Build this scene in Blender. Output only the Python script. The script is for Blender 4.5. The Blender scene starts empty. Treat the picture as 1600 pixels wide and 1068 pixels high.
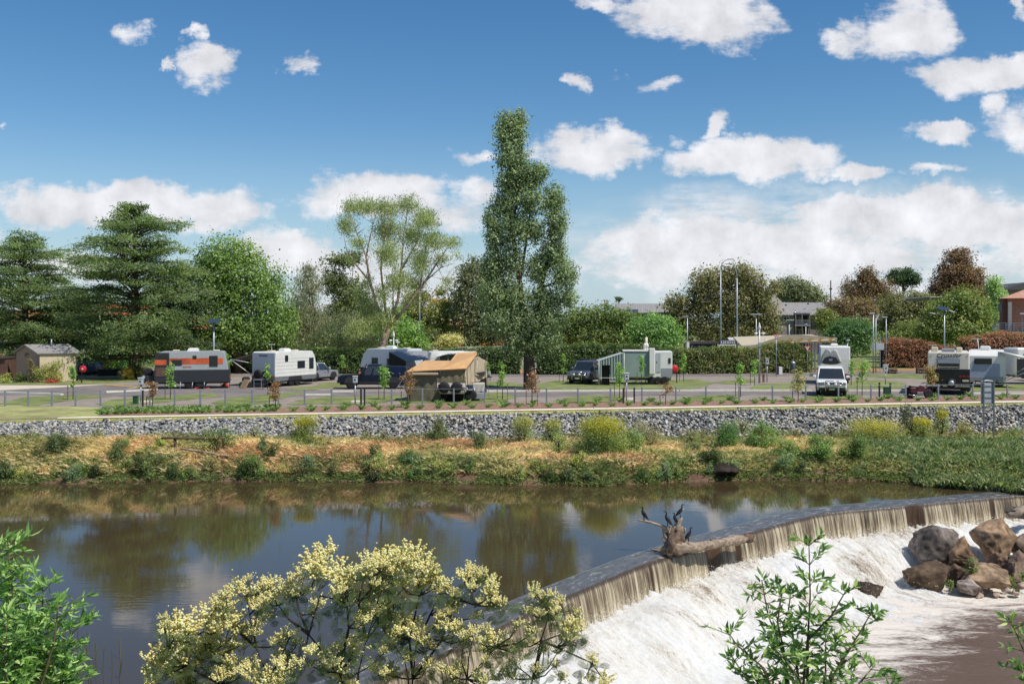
import bpy, bmesh, math, random
import numpy as np
from mathutils import Vector, Matrix, noise as mnoise

# ---------------------------------------------------------------- camera, sky, sun
scene = bpy.context.scene
COL = scene.collection
random.seed(7)
RNG = np.random.default_rng(7)
F, HY, CZ = 1555.56, 508.0, 7.6          # focal length in photo pixels, horizon row, eye height above the river
cam_d = bpy.data.cameras.new('camera')
cam_d.lens = 35.0; cam_d.sensor_width = 36.0
cam_d.shift_y = -(534.0 - HY) / 1600.0
cam_d.clip_start = 0.1; cam_d.clip_end = 20000
cam = bpy.data.objects.new('camera', cam_d); COL.objects.link(cam)
cam.location = (0, 0, CZ); cam.rotation_euler = (math.radians(90), 0, 0)
scene.camera = cam

SUN_EL, SUN_AZ = 56.0, 126.0             # azimuth clockwise from the viewing direction (+Y): from the right, slightly behind
sd = Vector((math.sin(math.radians(SUN_AZ)) * math.cos(math.radians(SUN_EL)),
             math.cos(math.radians(SUN_AZ)) * math.cos(math.radians(SUN_EL)),
             math.sin(math.radians(SUN_EL))))
sl = bpy.data.lights.new('sun', 'SUN'); sl.energy = 3.9; sl.angle = math.radians(0.5); sl.color = (1.0, 0.95, 0.87)
so = bpy.data.objects.new('sun', sl); COL.objects.link(so)
so.rotation_euler = (-sd).to_track_quat('-Z', 'Y').to_euler(); so.location = (40, -20, 80)

scene.view_settings.view_transform = 'Standard'; scene.view_settings.look = 'None'
scene.view_settings.exposure = 0.30; scene.view_settings.gamma = 1.0
scene.view_settings.use_curve_mapping = False
scene.cycles.max_bounces = 6; scene.cycles.diffuse_bounces = 4; scene.cycles.glossy_bounces = 3
scene.cycles.transmission_bounces = 2; scene.cycles.transparent_max_bounces = 4
scene.cycles.caustics_reflective = False; scene.cycles.caustics_refractive = False

class NT:
    def __init__(s, tree): s.t = tree; s.n = tree.nodes; s.l = tree.links
    def new(s, typ, **kw):
        n = s.n.new(typ)
        for k, v in kw.items(): setattr(n, k, v)
        return n
    def set(s, sock, v):
        if isinstance(v, bpy.types.NodeSocket): s.l.new(v, sock)
        elif v is not None:
            try: sock.default_value = v
            except Exception: sock.default_value = tuple(v) + (1.0,)
    def math(s, op, a, b=None, c=None, clamp=False):
        n = s.new('ShaderNodeMath', operation=op, use_clamp=clamp)
        for i, v in enumerate((a, b, c)):
            if v is not None: s.set(n.inputs[i], v)
        return n.outputs[0]
    def vmath(s, op, a, b=None, c=None):
        n = s.new('ShaderNodeVectorMath', operation=op)
        for i, v in enumerate((a, b, c)):
            if v is not None: s.set(n.inputs[i], v)
        return n.outputs[1] if op in ('DOT_PRODUCT', 'LENGTH', 'DISTANCE') else n.outputs[0]
    def noise(s, vec, scale, detail=4, rough=0.55, dist=0.0, dims='3D'):
        n = s.new('ShaderNodeTexNoise', noise_dimensions=dims)
        if vec is not None: s.l.new(vec, n.inputs['Vector'])
        n.inputs['Scale'].default_value = scale; n.inputs['Detail'].default_value = detail
        n.inputs['Roughness'].default_value = rough; n.inputs['Distortion'].default_value = dist
        return n.outputs[0]
    def ramp(s, fac, stops, interp='LINEAR'):
        n = s.new('ShaderNodeValToRGB'); n.color_ramp.interpolation = interp
        e = n.color_ramp.elements
        while len(e) > 1: e.remove(e[-1])
        e[0].position = stops[0][0]; e[0].color = tuple(stops[0][1]) + (1,)
        for p, c in stops[1:]:
            x = e.new(p); x.color = tuple(c) + (1,)
        s.l.new(fac, n.inputs[0]); return n.outputs[0]
    def smooth(s, v, a, b):
        n = s.new('ShaderNodeMapRange', interpolation_type='SMOOTHSTEP')
        s.set(n.inputs[0], v); n.inputs[1].default_value = a; n.inputs[2].default_value = b
        return n.outputs[0]
    def mix(s, f, a, b, blend='MIX'):
        n = s.new('ShaderNodeMix', data_type='RGBA', blend_type=blend)
        s.set(n.inputs[0], f); s.set(n.inputs[6], a); s.set(n.inputs[7], b)
        return n.outputs[2]

world = bpy.data.worlds.new('World'); scene.world = world; world.use_nodes = True
def build_world():
    w = NT(world.node_tree); w.n.clear()
    out = w.new('ShaderNodeOutputWorld'); bg = w.new('ShaderNodeBackground')
    sky = w.new('ShaderNodeTexSky', sky_type='NISHITA', sun_disc=False)
    sky.sun_elevation = math.radians(SUN_EL); sky.sun_rotation = math.radians(SUN_AZ)
    sky.altitude = 300; sky.air_density = 1.0; sky.dust_density = 0.0; sky.ozone_density = 1.3
    tc = w.new('ShaderNodeTexCoord'); d = tc.outputs['Generated']
    d = w.vmath('NORMALIZE', d)
    sep = w.new('ShaderNodeSeparateXYZ'); w.l.new(d, sep.inputs[0]); x, y, z = sep.outputs
    # clouds of the view: directions on a tangent plane, hundredths of the focal length
    ys = w.math('MAXIMUM', y, 0.08)
    u = w.math('MULTIPLY', w.math('DIVIDE', x, ys), 15.5556)
    v = w.math('MULTIPLY', w.math('DIVIDE', z, ys), 15.5556)
    cb = w.new('ShaderNodeCombineXYZ'); w.l.new(u, cb.inputs[0]); w.l.new(v, cb.inputs[1]); p0 = cb.outputs[0]
    def nvec(scale, det, amp, off):
        n = w.new('ShaderNodeTexNoise'); w.l.new(w.vmath('ADD', p0, off), n.inputs['Vector'])
        n.inputs['Scale'].default_value = scale; n.inputs['Detail'].default_value = det
        return w.vmath('SCALE', w.vmath('SUBTRACT', n.outputs['Color'], (0.5, 0.5, 0.5))), amp
    n1 = w.new('ShaderNodeTexNoise'); w.l.new(p0, n1.inputs['Vector']); n1.inputs['Scale'].default_value = 1.1; n1.inputs['Detail'].default_value = 6; n1.inputs['Roughness'].default_value = 0.62
    wv = w.vmath('MULTIPLY', w.vmath('SUBTRACT', n1.outputs['Color'], (0.5, 0.5, 0.5)), (1.5, 0.95, 0))
    p = w.vmath('ADD', p0, wv)
    blobs = [  # photo pixel centre, radii, weight
        (322, 98, 50, 42, 1.2), (300, 62, 18, 24, 1.0), (208, 62, 30, 22, .62), (470, 101, 34, 13, .75), (268, 105, 12, 12, .8),
        (905, 122, 28, 15, .95), (1015, 125, 58, 14, .7), (1100, 22, 150, 58, 1.6), (935, 8, 40, 16, .8), (1415, 45, 90, 62, 1.3),
        (1318, 62, 40, 28, .75), (1530, 115, 125, 42, 1.4), (1560, 166, 30, 22, .9), (925, 232, 105, 42, 1.4), (1165, 250, 150, 42, 1.5),
        (1128, 203, 24, 26, .9), (1050, 216, 24, 14, .7), (1460, 212, 68, 22, 1.2), (1345, 264, 62, 20, 1.1), (1455, 263, 50, 11, .7),
        (740, 238, 42, 15, .8), (0, 203, 16, 8, .8), (80, 322, 90, 48, 1.4), (215, 325, 140, 48, 1.6), (350, 322, 90, 44, 1.3),
        (595, 298, 140, 42, 1.4), (500, 320, 60, 30, .9), (700, 330, 80, 46, .9), (455, 388, 110, 40, 1.2), (600, 440, 220, 70, .9),
        (740, 300, 40, 30, .8), (1180, 388, 330, 66, 1.5), (1450, 340, 280, 60, 1.7), (1010, 415, 160, 45, 1.2), (1330, 440, 320, 40, 1.0),
        (1600, 15, 18, 24, .9), (1720, 200, 160, 60, 1.2), (1800, 380, 300, 110, 1.3), (-150, 380, 180, 60, 1.2), (-300, 200, 160, 50, 1.0),
        (300, -120, 160, 50, 1.1), (1000, -160, 260, 70, 1.2), (1600, -140, 200, 60, 1.1), (100, 420, 200, 30, .7)]
    m = None
    for (bx, by, rx, ry, k) in blobs:
        c = ((bx - 800) / 100.0, (HY - by) / 100.0, 0)
        q = w.vmath('MULTIPLY', w.vmath('SUBTRACT', p, c), (100.0 / rx, 100.0 / ry, 0))
        dd = w.vmath('DOT_PRODUCT', q, q)
        val = w.math('MULTIPLY_ADD', dd, -k, k)
        m = val if m is None else w.math('MAXIMUM', m, val)
    n2 = w.noise(w.vmath('MULTIPLY', p0, (0.62, 1.5, 1)), 1.15, 10, 0.66)
    m = w.math('ADD', m, w.math('MULTIPLY_ADD', n2, 3.6, -1.92))
    dens = w.smooth(m, -0.1, 0.85)
    thick = w.smooth(m, 0.5, 1.7)
    front = w.smooth(y, 0.3, 0.55)
    q = w.vmath('MULTIPLY', w.vmath('SUBTRACT', p, ((1330 - 800) / 100.0, (HY - 385) / 100.0, 0)), (100.0 / 560, 100.0 / 120, 0)); vr = w.smooth(w.math('SUBTRACT', 1.0, w.vmath('DOT_PRODUCT', q, q)), 0.0, 0.8)
    nv = w.noise(w.vmath('MULTIPLY', p0, (0.35, 1.5, 1)), 1.4, 9, 0.68)
    dens = w.math('MAXIMUM', dens, w.math('MULTIPLY', vr, w.math('MULTIPLY', w.smooth(nv, 0.36, 0.60), 0.92)))
    dens = w.math('MULTIPLY', dens, front)
    # the rest of the sky: the same scattered cumulus on a plane overhead
    zs = w.math('MAXIMUM', z, 0.06)
    cb2 = w.new('ShaderNodeCombineXYZ'); w.l.new(w.math('DIVIDE', x, zs), cb2.inputs[0]); w.l.new(w.math('DIVIDE', y, zs), cb2.inputs[1])
    n3 = w.noise(cb2.outputs[0], 1.1, 6, 0.6)
    back = w.math('MULTIPLY', w.smooth(n3, 0.53, 0.66), w.math('SUBTRACT', 1.0, front))
    dens = w.math('MULTIPLY', w.math('ADD', dens, back, clamp=True), 0.93)
    # brightness of cloud: sunlit with soft greyer bases
    n4 = w.noise(w.vmath('ADD', p0, (0.12, -0.2, 3)), 1.7, 6, 0.6)
    lit = w.math('ADD', w.math('MULTIPLY', n4, 0.8), w.math('MULTIPLY_ADD', thick, 0.06, 0.52))
    ccol = w.vmath('SCALE', (0.90, 0.90, 0.935)); w.l.new(lit, ccol.node.inputs['Scale'])
    STR = 0.088
    ccol = w.vmath('SCALE', ccol); ccol.node.inputs['Scale'].default_value = 0.80 / STR
    hs = w.new('ShaderNodeHueSaturation'); hs.inputs['Saturation'].default_value = 1.34; w.l.new(sky.outputs[0], hs.inputs['Color']); low = w.math('MULTIPLY', w.math('SUBTRACT', 1.0, w.smooth(z, 0.0, 0.20)), 0.8)
    pale = w.vmath('SCALE', (0.44, 0.61, 0.76)); pale.node.inputs['Scale'].default_value = 0.78 / 0.092; tint = w.mix(low, hs.outputs[0], pale)
    col = w.mix(dens, tint, ccol)
    w.l.new(col, bg.inputs[0]); bg.inputs[1].default_value = STR
    w.l.new(bg.outputs[0], out.inputs[0])
build_world()
world.cycles.sampling_method = 'MANUAL'; world.cycles.sample_map_resolution = 512

# ---------------------------------------------------------------- helpers
def W(px, py, z=2.6):
    D = (CZ - z) * F / (py - HY); return ((px - 800) * D / F, D, z)
def A(px, D, py): return ((px - 800) * D / F, D, CZ - (py - HY) * D / F)
def h2l(h):
    h = h.lstrip('#'); r = [int(h[i:i+2], 16) / 255 for i in (0, 2, 4)]
    return tuple(c / 12.92 if c <= .04045 else ((c + .055) / 1.055) ** 2.4 for c in r)
def lerp(a, b, t): return a + (b - a) * t
def interp(x, pts): return float(np.interp(x, [p[0] for p in pts], [p[1] for p in pts]))

def tag(o, label=None, cat=None, group=None, kind=None):
    if label: o['label'] = label
    if cat: o['category'] = cat
    if group: o['group'] = group
    if kind: o['kind'] = kind
    return o
def thing(name, label, cat, loc=(0, 0, 0), rz=0, group=None, s=1.0):
    o = bpy.data.objects.new(name, None); COL.objects.link(o)
    o.location = loc; o.rotation_euler = (0, 0, math.radians(rz)); o.scale = (s, s, s)
    o.empty_display_size = 0.2
    return tag(o, label, cat, group)
def dup(root, loc=None, rz=None, label=None, s=None):
    r = root.copy(); COL.objects.link(r)
    if loc is not None: r.location = loc
    if rz is not None: r.rotation_euler = (0, 0, math.radians(rz))
    if label: r['label'] = label
    if s is not None: r.scale = (s, s, s)
    def rec(src, dst):
        for ch in list(src.children):
            c = ch.copy(); COL.objects.link(c); c.parent = dst; rec(ch, c)
    rec(root, r); return r

def nmesh(name, V, Fc, mat, parent=None, col=None, smooth=False, off=None, attr=None):
    V = np.asarray(V, dtype=np.float32); Fc = np.asarray(Fc, dtype=np.int32)
    if off is not None: V = V - np.asarray(off, dtype=np.float32)
    me = bpy.data.meshes.new(name); k = Fc.shape[1]; m = Fc.shape[0]
    me.vertices.add(len(V)); me.vertices.foreach_set('co', V.ravel())
    me.loops.add(m * k); me.loops.foreach_set('vertex_index', Fc.ravel())
    me.polygons.add(m); me.polygons.foreach_set('loop_start', np.arange(0, m * k, k, dtype=np.int32))
    me.update(calc_edges=True)
    if smooth: me.polygons.foreach_set('use_smooth', np.ones(m, dtype=bool))
    if col is not None:
        a = me.attributes.new('col', 'FLOAT_COLOR', 'FACE')
        c4 = np.ones((m, 4), dtype=np.float32); c4[:, :3] = col
        a.data.foreach_set('color', c4.ravel())
    if attr is not None:
        a = me.attributes.new('flow', 'FLOAT_VECTOR', 'POINT'); a.data.foreach_set('vector', np.asarray(attr, dtype=np.float32).ravel())
    me.materials.append(mat)
    o = bpy.data.objects.new(name, me); COL.objects.link(o)
    if parent is not None: o.parent = parent
    return o

MATS = {}
def M(name, rgb, rough=0.6, metal=0.0, var=0.12, scale=3.0, bump=0.0, coat=0.0, spec=0.5, stretch=None, emit=None):
    if name in MATS: return MATS[name]
    m = bpy.data.materials.new(name); m.use_nodes = True; t = NT(m.node_tree); t.n.clear()
    out = t.new('ShaderNodeOutputMaterial'); b = t.new('ShaderNodeBsdfPrincipled')
    if isinstance(rgb, str): rgb = h2l(rgb or '#888888')
    tc = t.new('ShaderNodeTexCoord'); v = tc.outputs['Object']
    if stretch: v = t.vmath('MULTIPLY', v, stretch)
    if var:
        n = t.noise(v, scale, 6, 0.6)
        n2 = t.noise(v, scale * 9, 3, 0.6)
        f = t.math('ADD', t.math('MULTIPLY', n, 0.7), t.math('MULTIPLY', n2, 0.3))
        f = t.smooth(f, 0.33, 0.67)
        c = t.mix(f, tuple(x * (1 - var * 1.3) for x in rgb), tuple(min(1, x * (1 + var)) for x in rgb))
        t.l.new(c, b.inputs['Base Color'])
        rr = t.math('MULTIPLY_ADD', n, 0.25, rough - 0.12, clamp=True); t.l.new(rr, b.inputs['Roughness'])
    else:
        b.inputs['Base Color'].default_value = tuple(rgb) + (1,); b.inputs['Roughness'].default_value = rough
    b.inputs['Metallic'].default_value = metal; b.inputs['Coat Weight'].default_value = coat
    b.inputs['Specular IOR Level'].default_value = spec
    if bump:
        bn = t.new('ShaderNodeBump'); bn.inputs['Strength'].default_value = 0.6; bn.inputs['Distance'].default_value = bump
        t.l.new(t.noise(v, scale * 6, 5, 0.6), bn.inputs['Height']); t.l.new(bn.outputs[0], b.inputs['Normal'])
    t.l.new(b.outputs[0], out.inputs[0]); MATS[name] = m; return m

def attr_mat(name, transl=0.0, rough=0.6, spec=0.3, bump=0.0, bscale=8, var=0.0, vscale=4, gain=1.0):
    m = bpy.data.materials.new(name); m.use_nodes = True; t = NT(m.node_tree); t.n.clear()
    out = t.new('ShaderNodeOutputMaterial'); b = t.new('ShaderNodeBsdfPrincipled')
    a = t.new('ShaderNodeAttribute', attribute_name='col'); c = a.outputs['Color']
    if var:
        tc = t.new('ShaderNodeTexCoord')
        f = t.smooth(t.noise(tc.outputs['Object'], vscale, 7, 0.65), 0.3, 0.7)
        c = t.mix(1.0, c, t.mix(f, (1 - var,) * 3 + (1,), (1 + var,) * 3 + (1,)), 'MULTIPLY')
    if gain != 1: hs = t.new('ShaderNodeHueSaturation'); hs.inputs['Saturation'].default_value = .86; hs.inputs['Value'].default_value = gain; t.l.new(c, hs.inputs['Color']); c = hs.outputs[0]
    t.l.new(c, b.inputs['Base Color']); b.inputs['Roughness'].default_value = rough; b.inputs['Specular IOR Level'].default_value = spec
    sh = b.outputs[0]
    if bump:
        tc = t.new('ShaderNodeTexCoord')
        bn = t.new('ShaderNodeBump'); bn.inputs['Strength'].default_value = 0.7; bn.inputs['Distance'].default_value = bump
        t.l.new(t.noise(tc.outputs['Object'], bscale, 6, 0.65), bn.inputs['Height']); t.l.new(bn.outputs[0], b.inputs['Normal'])
    if transl:
        tr = t.new('ShaderNodeBsdfTranslucent'); t.l.new(t.mix(1.0, c, (1.5, 1.6, 0.8, 1), 'MULTIPLY'), tr.inputs[0])
        mx = t.new('ShaderNodeMixShader'); mx.inputs[0].default_value = transl
        t.l.new(sh, mx.inputs[1]); t.l.new(tr.outputs[0], mx.inputs[2]); sh = mx.outputs[0]
    t.l.new(sh, out.inputs[0]); return m
LEAF = attr_mat('leaf', 0.42, 0.45, 0.4, gain=1.75)
GRASSM = attr_mat('grass_blade', 0.38, 0.7, 0.15, gain=1.15)
PETAL = attr_mat('petal', 0.25, 0.8, 0.1)
STONE = attr_mat('stone', 0.0, 0.85, 0.2, bump=0.03, bscale=9, var=0.25, vscale=6)
BARK = M('bark', '#5a4a3c', 0.9, var=0.35, scale=4, bump=0.03, stretch=(3, 3, 0.6))
BARKP = M('pale_bark', '#a08c78', 0.85, var=0.35, scale=1.2, bump=0.02, stretch=(2, 2, 0.4))

class MB:
    def __init__(s): s.v = []; s.f = []; s.sm = []
    def add(s, vs, fs, smooth=False, mat=None):
        o = len(s.v)
        if mat is not None: vs = [tuple(mat @ Vector(p)) for p in vs]
        s.v += [tuple(p) for p in vs]; s.f += [tuple(i + o for i in f) for f in fs]; s.sm += [smooth] * len(fs); return s
    def box(s, x0, x1, y0, y1, z0, z1, ch=0.0, mat=None):
        if x0 > x1: x0, x1 = x1, x0
        if y0 > y1: y0, y1 = y1, y0
        if z0 > z1: z0, z1 = z1, z0
        if ch <= 0:
            v = [(x0,y0,z0),(x1,y0,z0),(x1,y1,z0),(x0,y1,z0),(x0,y0,z1),(x1,y0,z1),(x1,y1,z1),(x0,y1,z1)]
            return s.add(v, [(0,3,2,1),(4,5,6,7),(0,1,5,4),(1,2,6,5),(2,3,7,6),(3,0,4,7)], False, mat)
        c = min(ch, (x1-x0)*.45, (y1-y0)*.45, (z1-z0)*.45)
        ring = lambda a: [(x0+a,y0),(x1-a,y0),(x1,y0+a),(x1,y1-a),(x1-a,y1),(x0+a,y1),(x0,y1-a),(x0,y0+a)]
        def rg(a, e, z): return [(min(max(x, x0+e), x1-e), min(max(y, y0+e), y1-e), z) for x, y in ring(a)]
        r = [rg(c, c, z0), rg(c, 0, z0+c), rg(c, 0, z1-c), rg(c, c, z1)]
        return s.loft(r, mat=mat)
    def loft(s, rings, smooth=False, cap=True, closed=True, mat=None):
        n = len(rings[0]); v = [p for r in rings for p in r]; f = []
        for i in range(len(rings)-1):
            for j in range(n if closed else n-1):
                a = i*n+j; b = i*n+(j+1) % n; f.append((a, b, b+n, a+n))
        sm = [smooth]*len(f); o = len(s.v)
        if cap: f += [tuple(reversed(range(n))), tuple((len(rings)-1)*n+j for j in range(n))]; sm += [False, False]
        if mat is not None: v = [tuple(mat @ Vector(p)) for p in v]
        s.v += [tuple(p) for p in v]; s.f += [tuple(i+o for i in q) for q in f]; s.sm += sm; return s
    def prism(s, pts, y0, y1, ch=0.0):          # pts (x,z) outline, extruded along y
        cx = sum(p[0] for p in pts)/len(pts); cz = sum(p[1] for p in pts)/len(pts)
        def ins(e): return [(p[0]+(cx-p[0])*e/max(1e-6, math.hypot(cx-p[0], cz-p[1])), p[1]+(cz-p[1])*e/max(1e-6, math.hypot(cx-p[0], cz-p[1]))) for p in pts]
        if ch: R = [[(x,y0,z) for x,z in ins(ch)], [(x,y0+ch,z) for x,z in pts], [(x,y1-ch,z) for x,z in pts], [(x,y1,z) for x,z in ins(ch)]]
        else: R = [[(x,y0,z) for x,z in pts], [(x,y1,z) for x,z in pts]]
        return s.loft(R)
    def tube(s, pts, rad, n=6, smooth=True, cap=True, jit=0.0):
        pts = [Vector(p) for p in pts]
        if not hasattr(rad, '__len__'): rad = [rad]*len(pts)
        rings = []; up = None
        for i, p in enumerate(pts):
            d = (pts[min(i+1, len(pts)-1)] - pts[max(i-1, 0)])
            d = d.normalized() if d.length > 1e-9 else Vector((0,0,1))
            if up is None:
                up = Vector((0,0,1)) if abs(d.z) < .9 else Vector((1,0,0))
            a = d.cross(up); a = a.normalized() if a.length > 1e-6 else d.orthogonal().normalized(); b = a.cross(d); up = b
            rings.append([tuple(p + (a*math.cos(t)+b*math.sin(t))*rad[i]*(1+random.uniform(-jit, jit))) for t in [2*math.pi*k/n for k in range(n)]])
        return s.loft(rings, smooth, cap)
    def cyl(s, p0, p1, r0, r1=None, n=10, smooth=True): return s.tube([p0, p1], [r0, r0 if r1 is None else r1], n, smooth)
    def lathe(s, prof, c=(0,0,0), n=12, smooth=True, axis='z'):
        R = []
        for r, h in prof:
            ring = []
            for k in range(n):
                t = 2*math.pi*k/n; a, b = r*math.cos(t), r*math.sin(t)
                ring.append((c[0]+a, c[1]+b, c[2]+h) if axis == 'z' else ((c[0]+a, c[1]+h, c[2]-b) if axis == 'y' else (c[0]+h, c[1]+a, c[2]+b)))
            R.append(ring)
        return s.loft(R, smooth)
    def quad(s, a, b, c, d): return s.add([a, b, c, d], [(0, 1, 2, 3)])
    def build(s, name, mat, parent=None, label=None, smooth=None):
        me = bpy.data.meshes.new(name); me.from_pydata(s.v, [], s.f); me.materials.append(mat)
        me.polygons.foreach_set('use_smooth', [smooth]*len(s.f) if smooth is not None else s.sm); me.update()
        o = bpy.data.objects.new(name, me); COL.objects.link(o)
        if parent is not None: o.parent = parent
        if label: o['label'] = label
        return o
def bx(name, mat, parent, *a, ch=0.0): return MB().box(*a, ch=ch).build(name, mat, parent)

def text_mesh(name, body, size, mat, parent, loc, rot, sx=1.0, shear=0.0):
    c = bpy.data.curves.new(name, 'FONT'); c.body = body; c.size = size; c.extrude = 0.004; c.align_x = 'CENTER'; c.align_y = 'CENTER'; c.shear = shear; c.resolution_u = 2
    t = bpy.data.objects.new(name, c); COL.objects.link(t)
    bpy.context.view_layer.update()
    me = bpy.data.meshes.new_from_object(t.evaluated_get(bpy.context.evaluated_depsgraph_get()))
    bpy.data.objects.remove(t); me.materials.clear(); me.materials.append(mat)
    o = bpy.data.objects.new(name, me); COL.objects.link(o); o.parent = parent; o.location = loc; o.rotation_euler = rot; o.scale = (sx, 1, 1)
    return o

# leaves as small diamonds, built in bulk
def unit(v): return v / np.maximum(np.linalg.norm(v, axis=1, keepdims=True), 1e-9)
def leaf_quads(C, N, size, aspect=0.55, droop=0.0, rng=RNG, bend=0.25):
    n = len(C); r = unit(rng.normal(size=(n, 3)))
    a = unit(np.cross(N, r)); 
    if droop: a = unit(a * (1 - droop) + np.array([0, 0, -1.0]) * droop)
    b = unit(np.cross(N, a)); l = (size * rng.uniform(.65, 1.3, n))[:, None]
    p0 = C - a * l * .5; p2 = C + a * l * .5 - N * l * bend * .6
    p1 = C + b * l * aspect * .5 + N * l * bend * .3; p3 = C - b * l * aspect * .5 + N * l * bend * .3
    V = np.stack([p0, p1, p2, p3], 1).reshape(-1, 3)
    return V, np.arange(4 * n).reshape(n, 4)
def pick_cols(cols, tc, tl):
    cols = np.array([h2l(c) if isinstance(c, str) else c for c in cols])
    k = np.clip(tc, 0, .9999) * (len(cols) - 1); i = k.astype(int); f = (k - i)[:, None]
    c = cols[i] * (1 - f) + cols[i + 1] * f
    return np.minimum(c * 1.0 * (1 + (tl[:, None] - .5) * .55), .95)
def crown_pts(ell, ncl, rng, shell=0.45, wob=0.16):
    # ell: (cx,cy,cz,rx,ry,rz)
    E = np.array(ell, float); wgt = (E[:, 3] * E[:, 5]) ** 1.0; wgt /= wgt.sum()
    idx = rng.choice(len(E), ncl, p=wgt); d = unit(rng.normal(size=(ncl, 3)))
    r = rng.uniform(0, 1, ncl) ** shell * (1 + rng.uniform(-wob, wob, ncl))
    c = E[idx, :3] + d * E[idx, 3:] * r[:, None]
    inside = np.zeros(ncl, bool)
    for k in range(len(E)):
        q = (c - E[k, :3]) / E[k, 3:]; inside |= (np.linalg.norm(q, axis=1) < .55) & (idx != k)
    keep = ~inside | (rng.uniform(size=ncl) < .3)
    return c[keep], unit(d[keep] * (1 / E[idx[keep], 3:]))
def foliage_arrays(ell, nleaf, leaf, clump, cols, per=14, flat=0.7, droop=0.0, aspect=.6, shell=.45, rng=RNG, outw=.7, upw=.35):
    ncl = max(6, nleaf // per)
    c, d = crown_pts(ell, ncl, rng, shell)
    n = len(c); tc = rng.beta(2, 2, n)
    cs = clump * rng.uniform(.6, 1.5, n)
    L = np.repeat(c, per, 0) + rng.normal(size=(n * per, 3)) * np.repeat(cs, per)[:, None] * .5 * np.array([1, 1, flat])
    N = unit(np.repeat(d, per, 0) * outw + np.array([0, 0, upw]) + rng.normal(size=(n * per, 3)) * .55)
    V, Fc = leaf_quads(L, N, leaf, aspect, droop, rng)
    col = pick_cols(cols, np.repeat(tc, per), rng.uniform(size=n * per))
    return V, Fc, col

GREEN = ['#2e3d1c', '#43572a', '#5d7237', '#7b8d49']
def tree(name, label, cat, px, D, blobs, cols=GREEN, n=9000, leaf=.32, clump=.9, trunk_r=.3, trunk_px=None, group=None, z0=2.6,
         droop=0.0, aspect=.6, shell=.45, bark=None, depth=.85, limbs=7, per=14, flat=.7, outw=.7, upw=.35, upright=0.0):
    s = D / F; X = (px - 800) * s
    t = thing(name, label, cat, (X, D, z0), 0, group); off = np.array([X, D, z0])
    ell = []
    for b in blobs:
        bx_, by_, rx, ry = b[:4]; dy = b[4] if len(b) > 4 else 0.0
        ell.append(((bx_ - 800) * s, D + dy, CZ - (by_ - HY) * s, rx * s, max(rx, ry * .6) * s * depth, ry * s))
    V, Fc, col = foliage_arrays(ell, int(n * 1.22), leaf * .86, clump * .9, cols, per, flat, droop, aspect, shell, RNG, outw, upw)
    nmesh('crown', V, Fc, LEAF, t, col, off=off)
    cz = sum(e[2] * e[3] * e[5] for e in ell) / sum(e[3] * e[5] for e in ell); cx = sum(e[0] * e[3] * e[5] for e in ell) / sum(e[3] * e[5] for e in ell)
    mb = MB(); bm = bark or BARK
    hgt = cz - z0; bend = random.uniform(-.15, .15)
    top = Vector(((cx - X) * .9, 0, hgt))
    pts = [Vector((0, 0, -.2)), Vector((bend, 0, hgt * .3)), top * .62 + Vector((bend, 0.1, 0)), top]
    mb.tube([tuple(p) for p in pts], [trunk_r * 1.25, trunk_r, trunk_r * .75, trunk_r * .4], 8, jit=.06)
    mb.build('trunk', bm, t)
    mb = MB()
    for k in range(min(limbs, 30)):
        e = ell[k % len(ell)]; q = Vector(pts[1]).lerp(pts[3], random.uniform(.2, .95))
        g = Vector((e[0] - X + random.uniform(-.6, .6) * e[3], e[1] - D + random.uniform(-.6, .6) * e[4], e[2] - z0 + random.uniform(-.2, .75) * e[5]))
        mid = q.lerp(g, .5) + Vector((0, 0, -.06 * (g - q).length))
        if upright: mid = Vector((lerp(q.x, g.x, .8), lerp(q.y, g.y, .8), lerp(q.z, g.z, .4)))
        r = trunk_r * .38
        mb.tube([tuple(q), tuple(mid), tuple(g)], [r, r * .6, r * .2], 5)
    mb.build('limbs', bm, t)
    return t

LM = [(60, 'the tan shed'), (160, 'the red sign'), (240, 'the green cabinet'), (320, 'the orange caravan'), (440, 'the awning caravan'), (545, 'the truck nose'), (640, 'the dark truck'), (740, 'the tan camper'), (860, 'the poplar'), (960, 'the grey car'), (1080, 'the square camper'), (1200, 'the camera pole'), (1330, 'the white car'), (3000, 'the lettered caravan')]
def where(px): return next(n for q, n in LM if px < q)
def dedupe(group):
    """left / right wording for alike neighbours that ended up with the same words"""
    by = {}
    for o in scene.objects:
        if o.get('group') == group: by.setdefault(o['label'], []).append(o)
    words = {2: ['left of the two', 'right of the two'], 3: ['leftmost of three', 'middle of three', 'rightmost of three'], 4: ['leftmost of four', 'second from left', 'third from left', 'rightmost of four']}
    for lab, os_ in by.items():
        if len(os_) in words:
            for w, o in zip(words[len(os_)], sorted(os_, key=lambda q: q.location.x / q.location.y)): o['label'] = w + ' ' + lab
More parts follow.
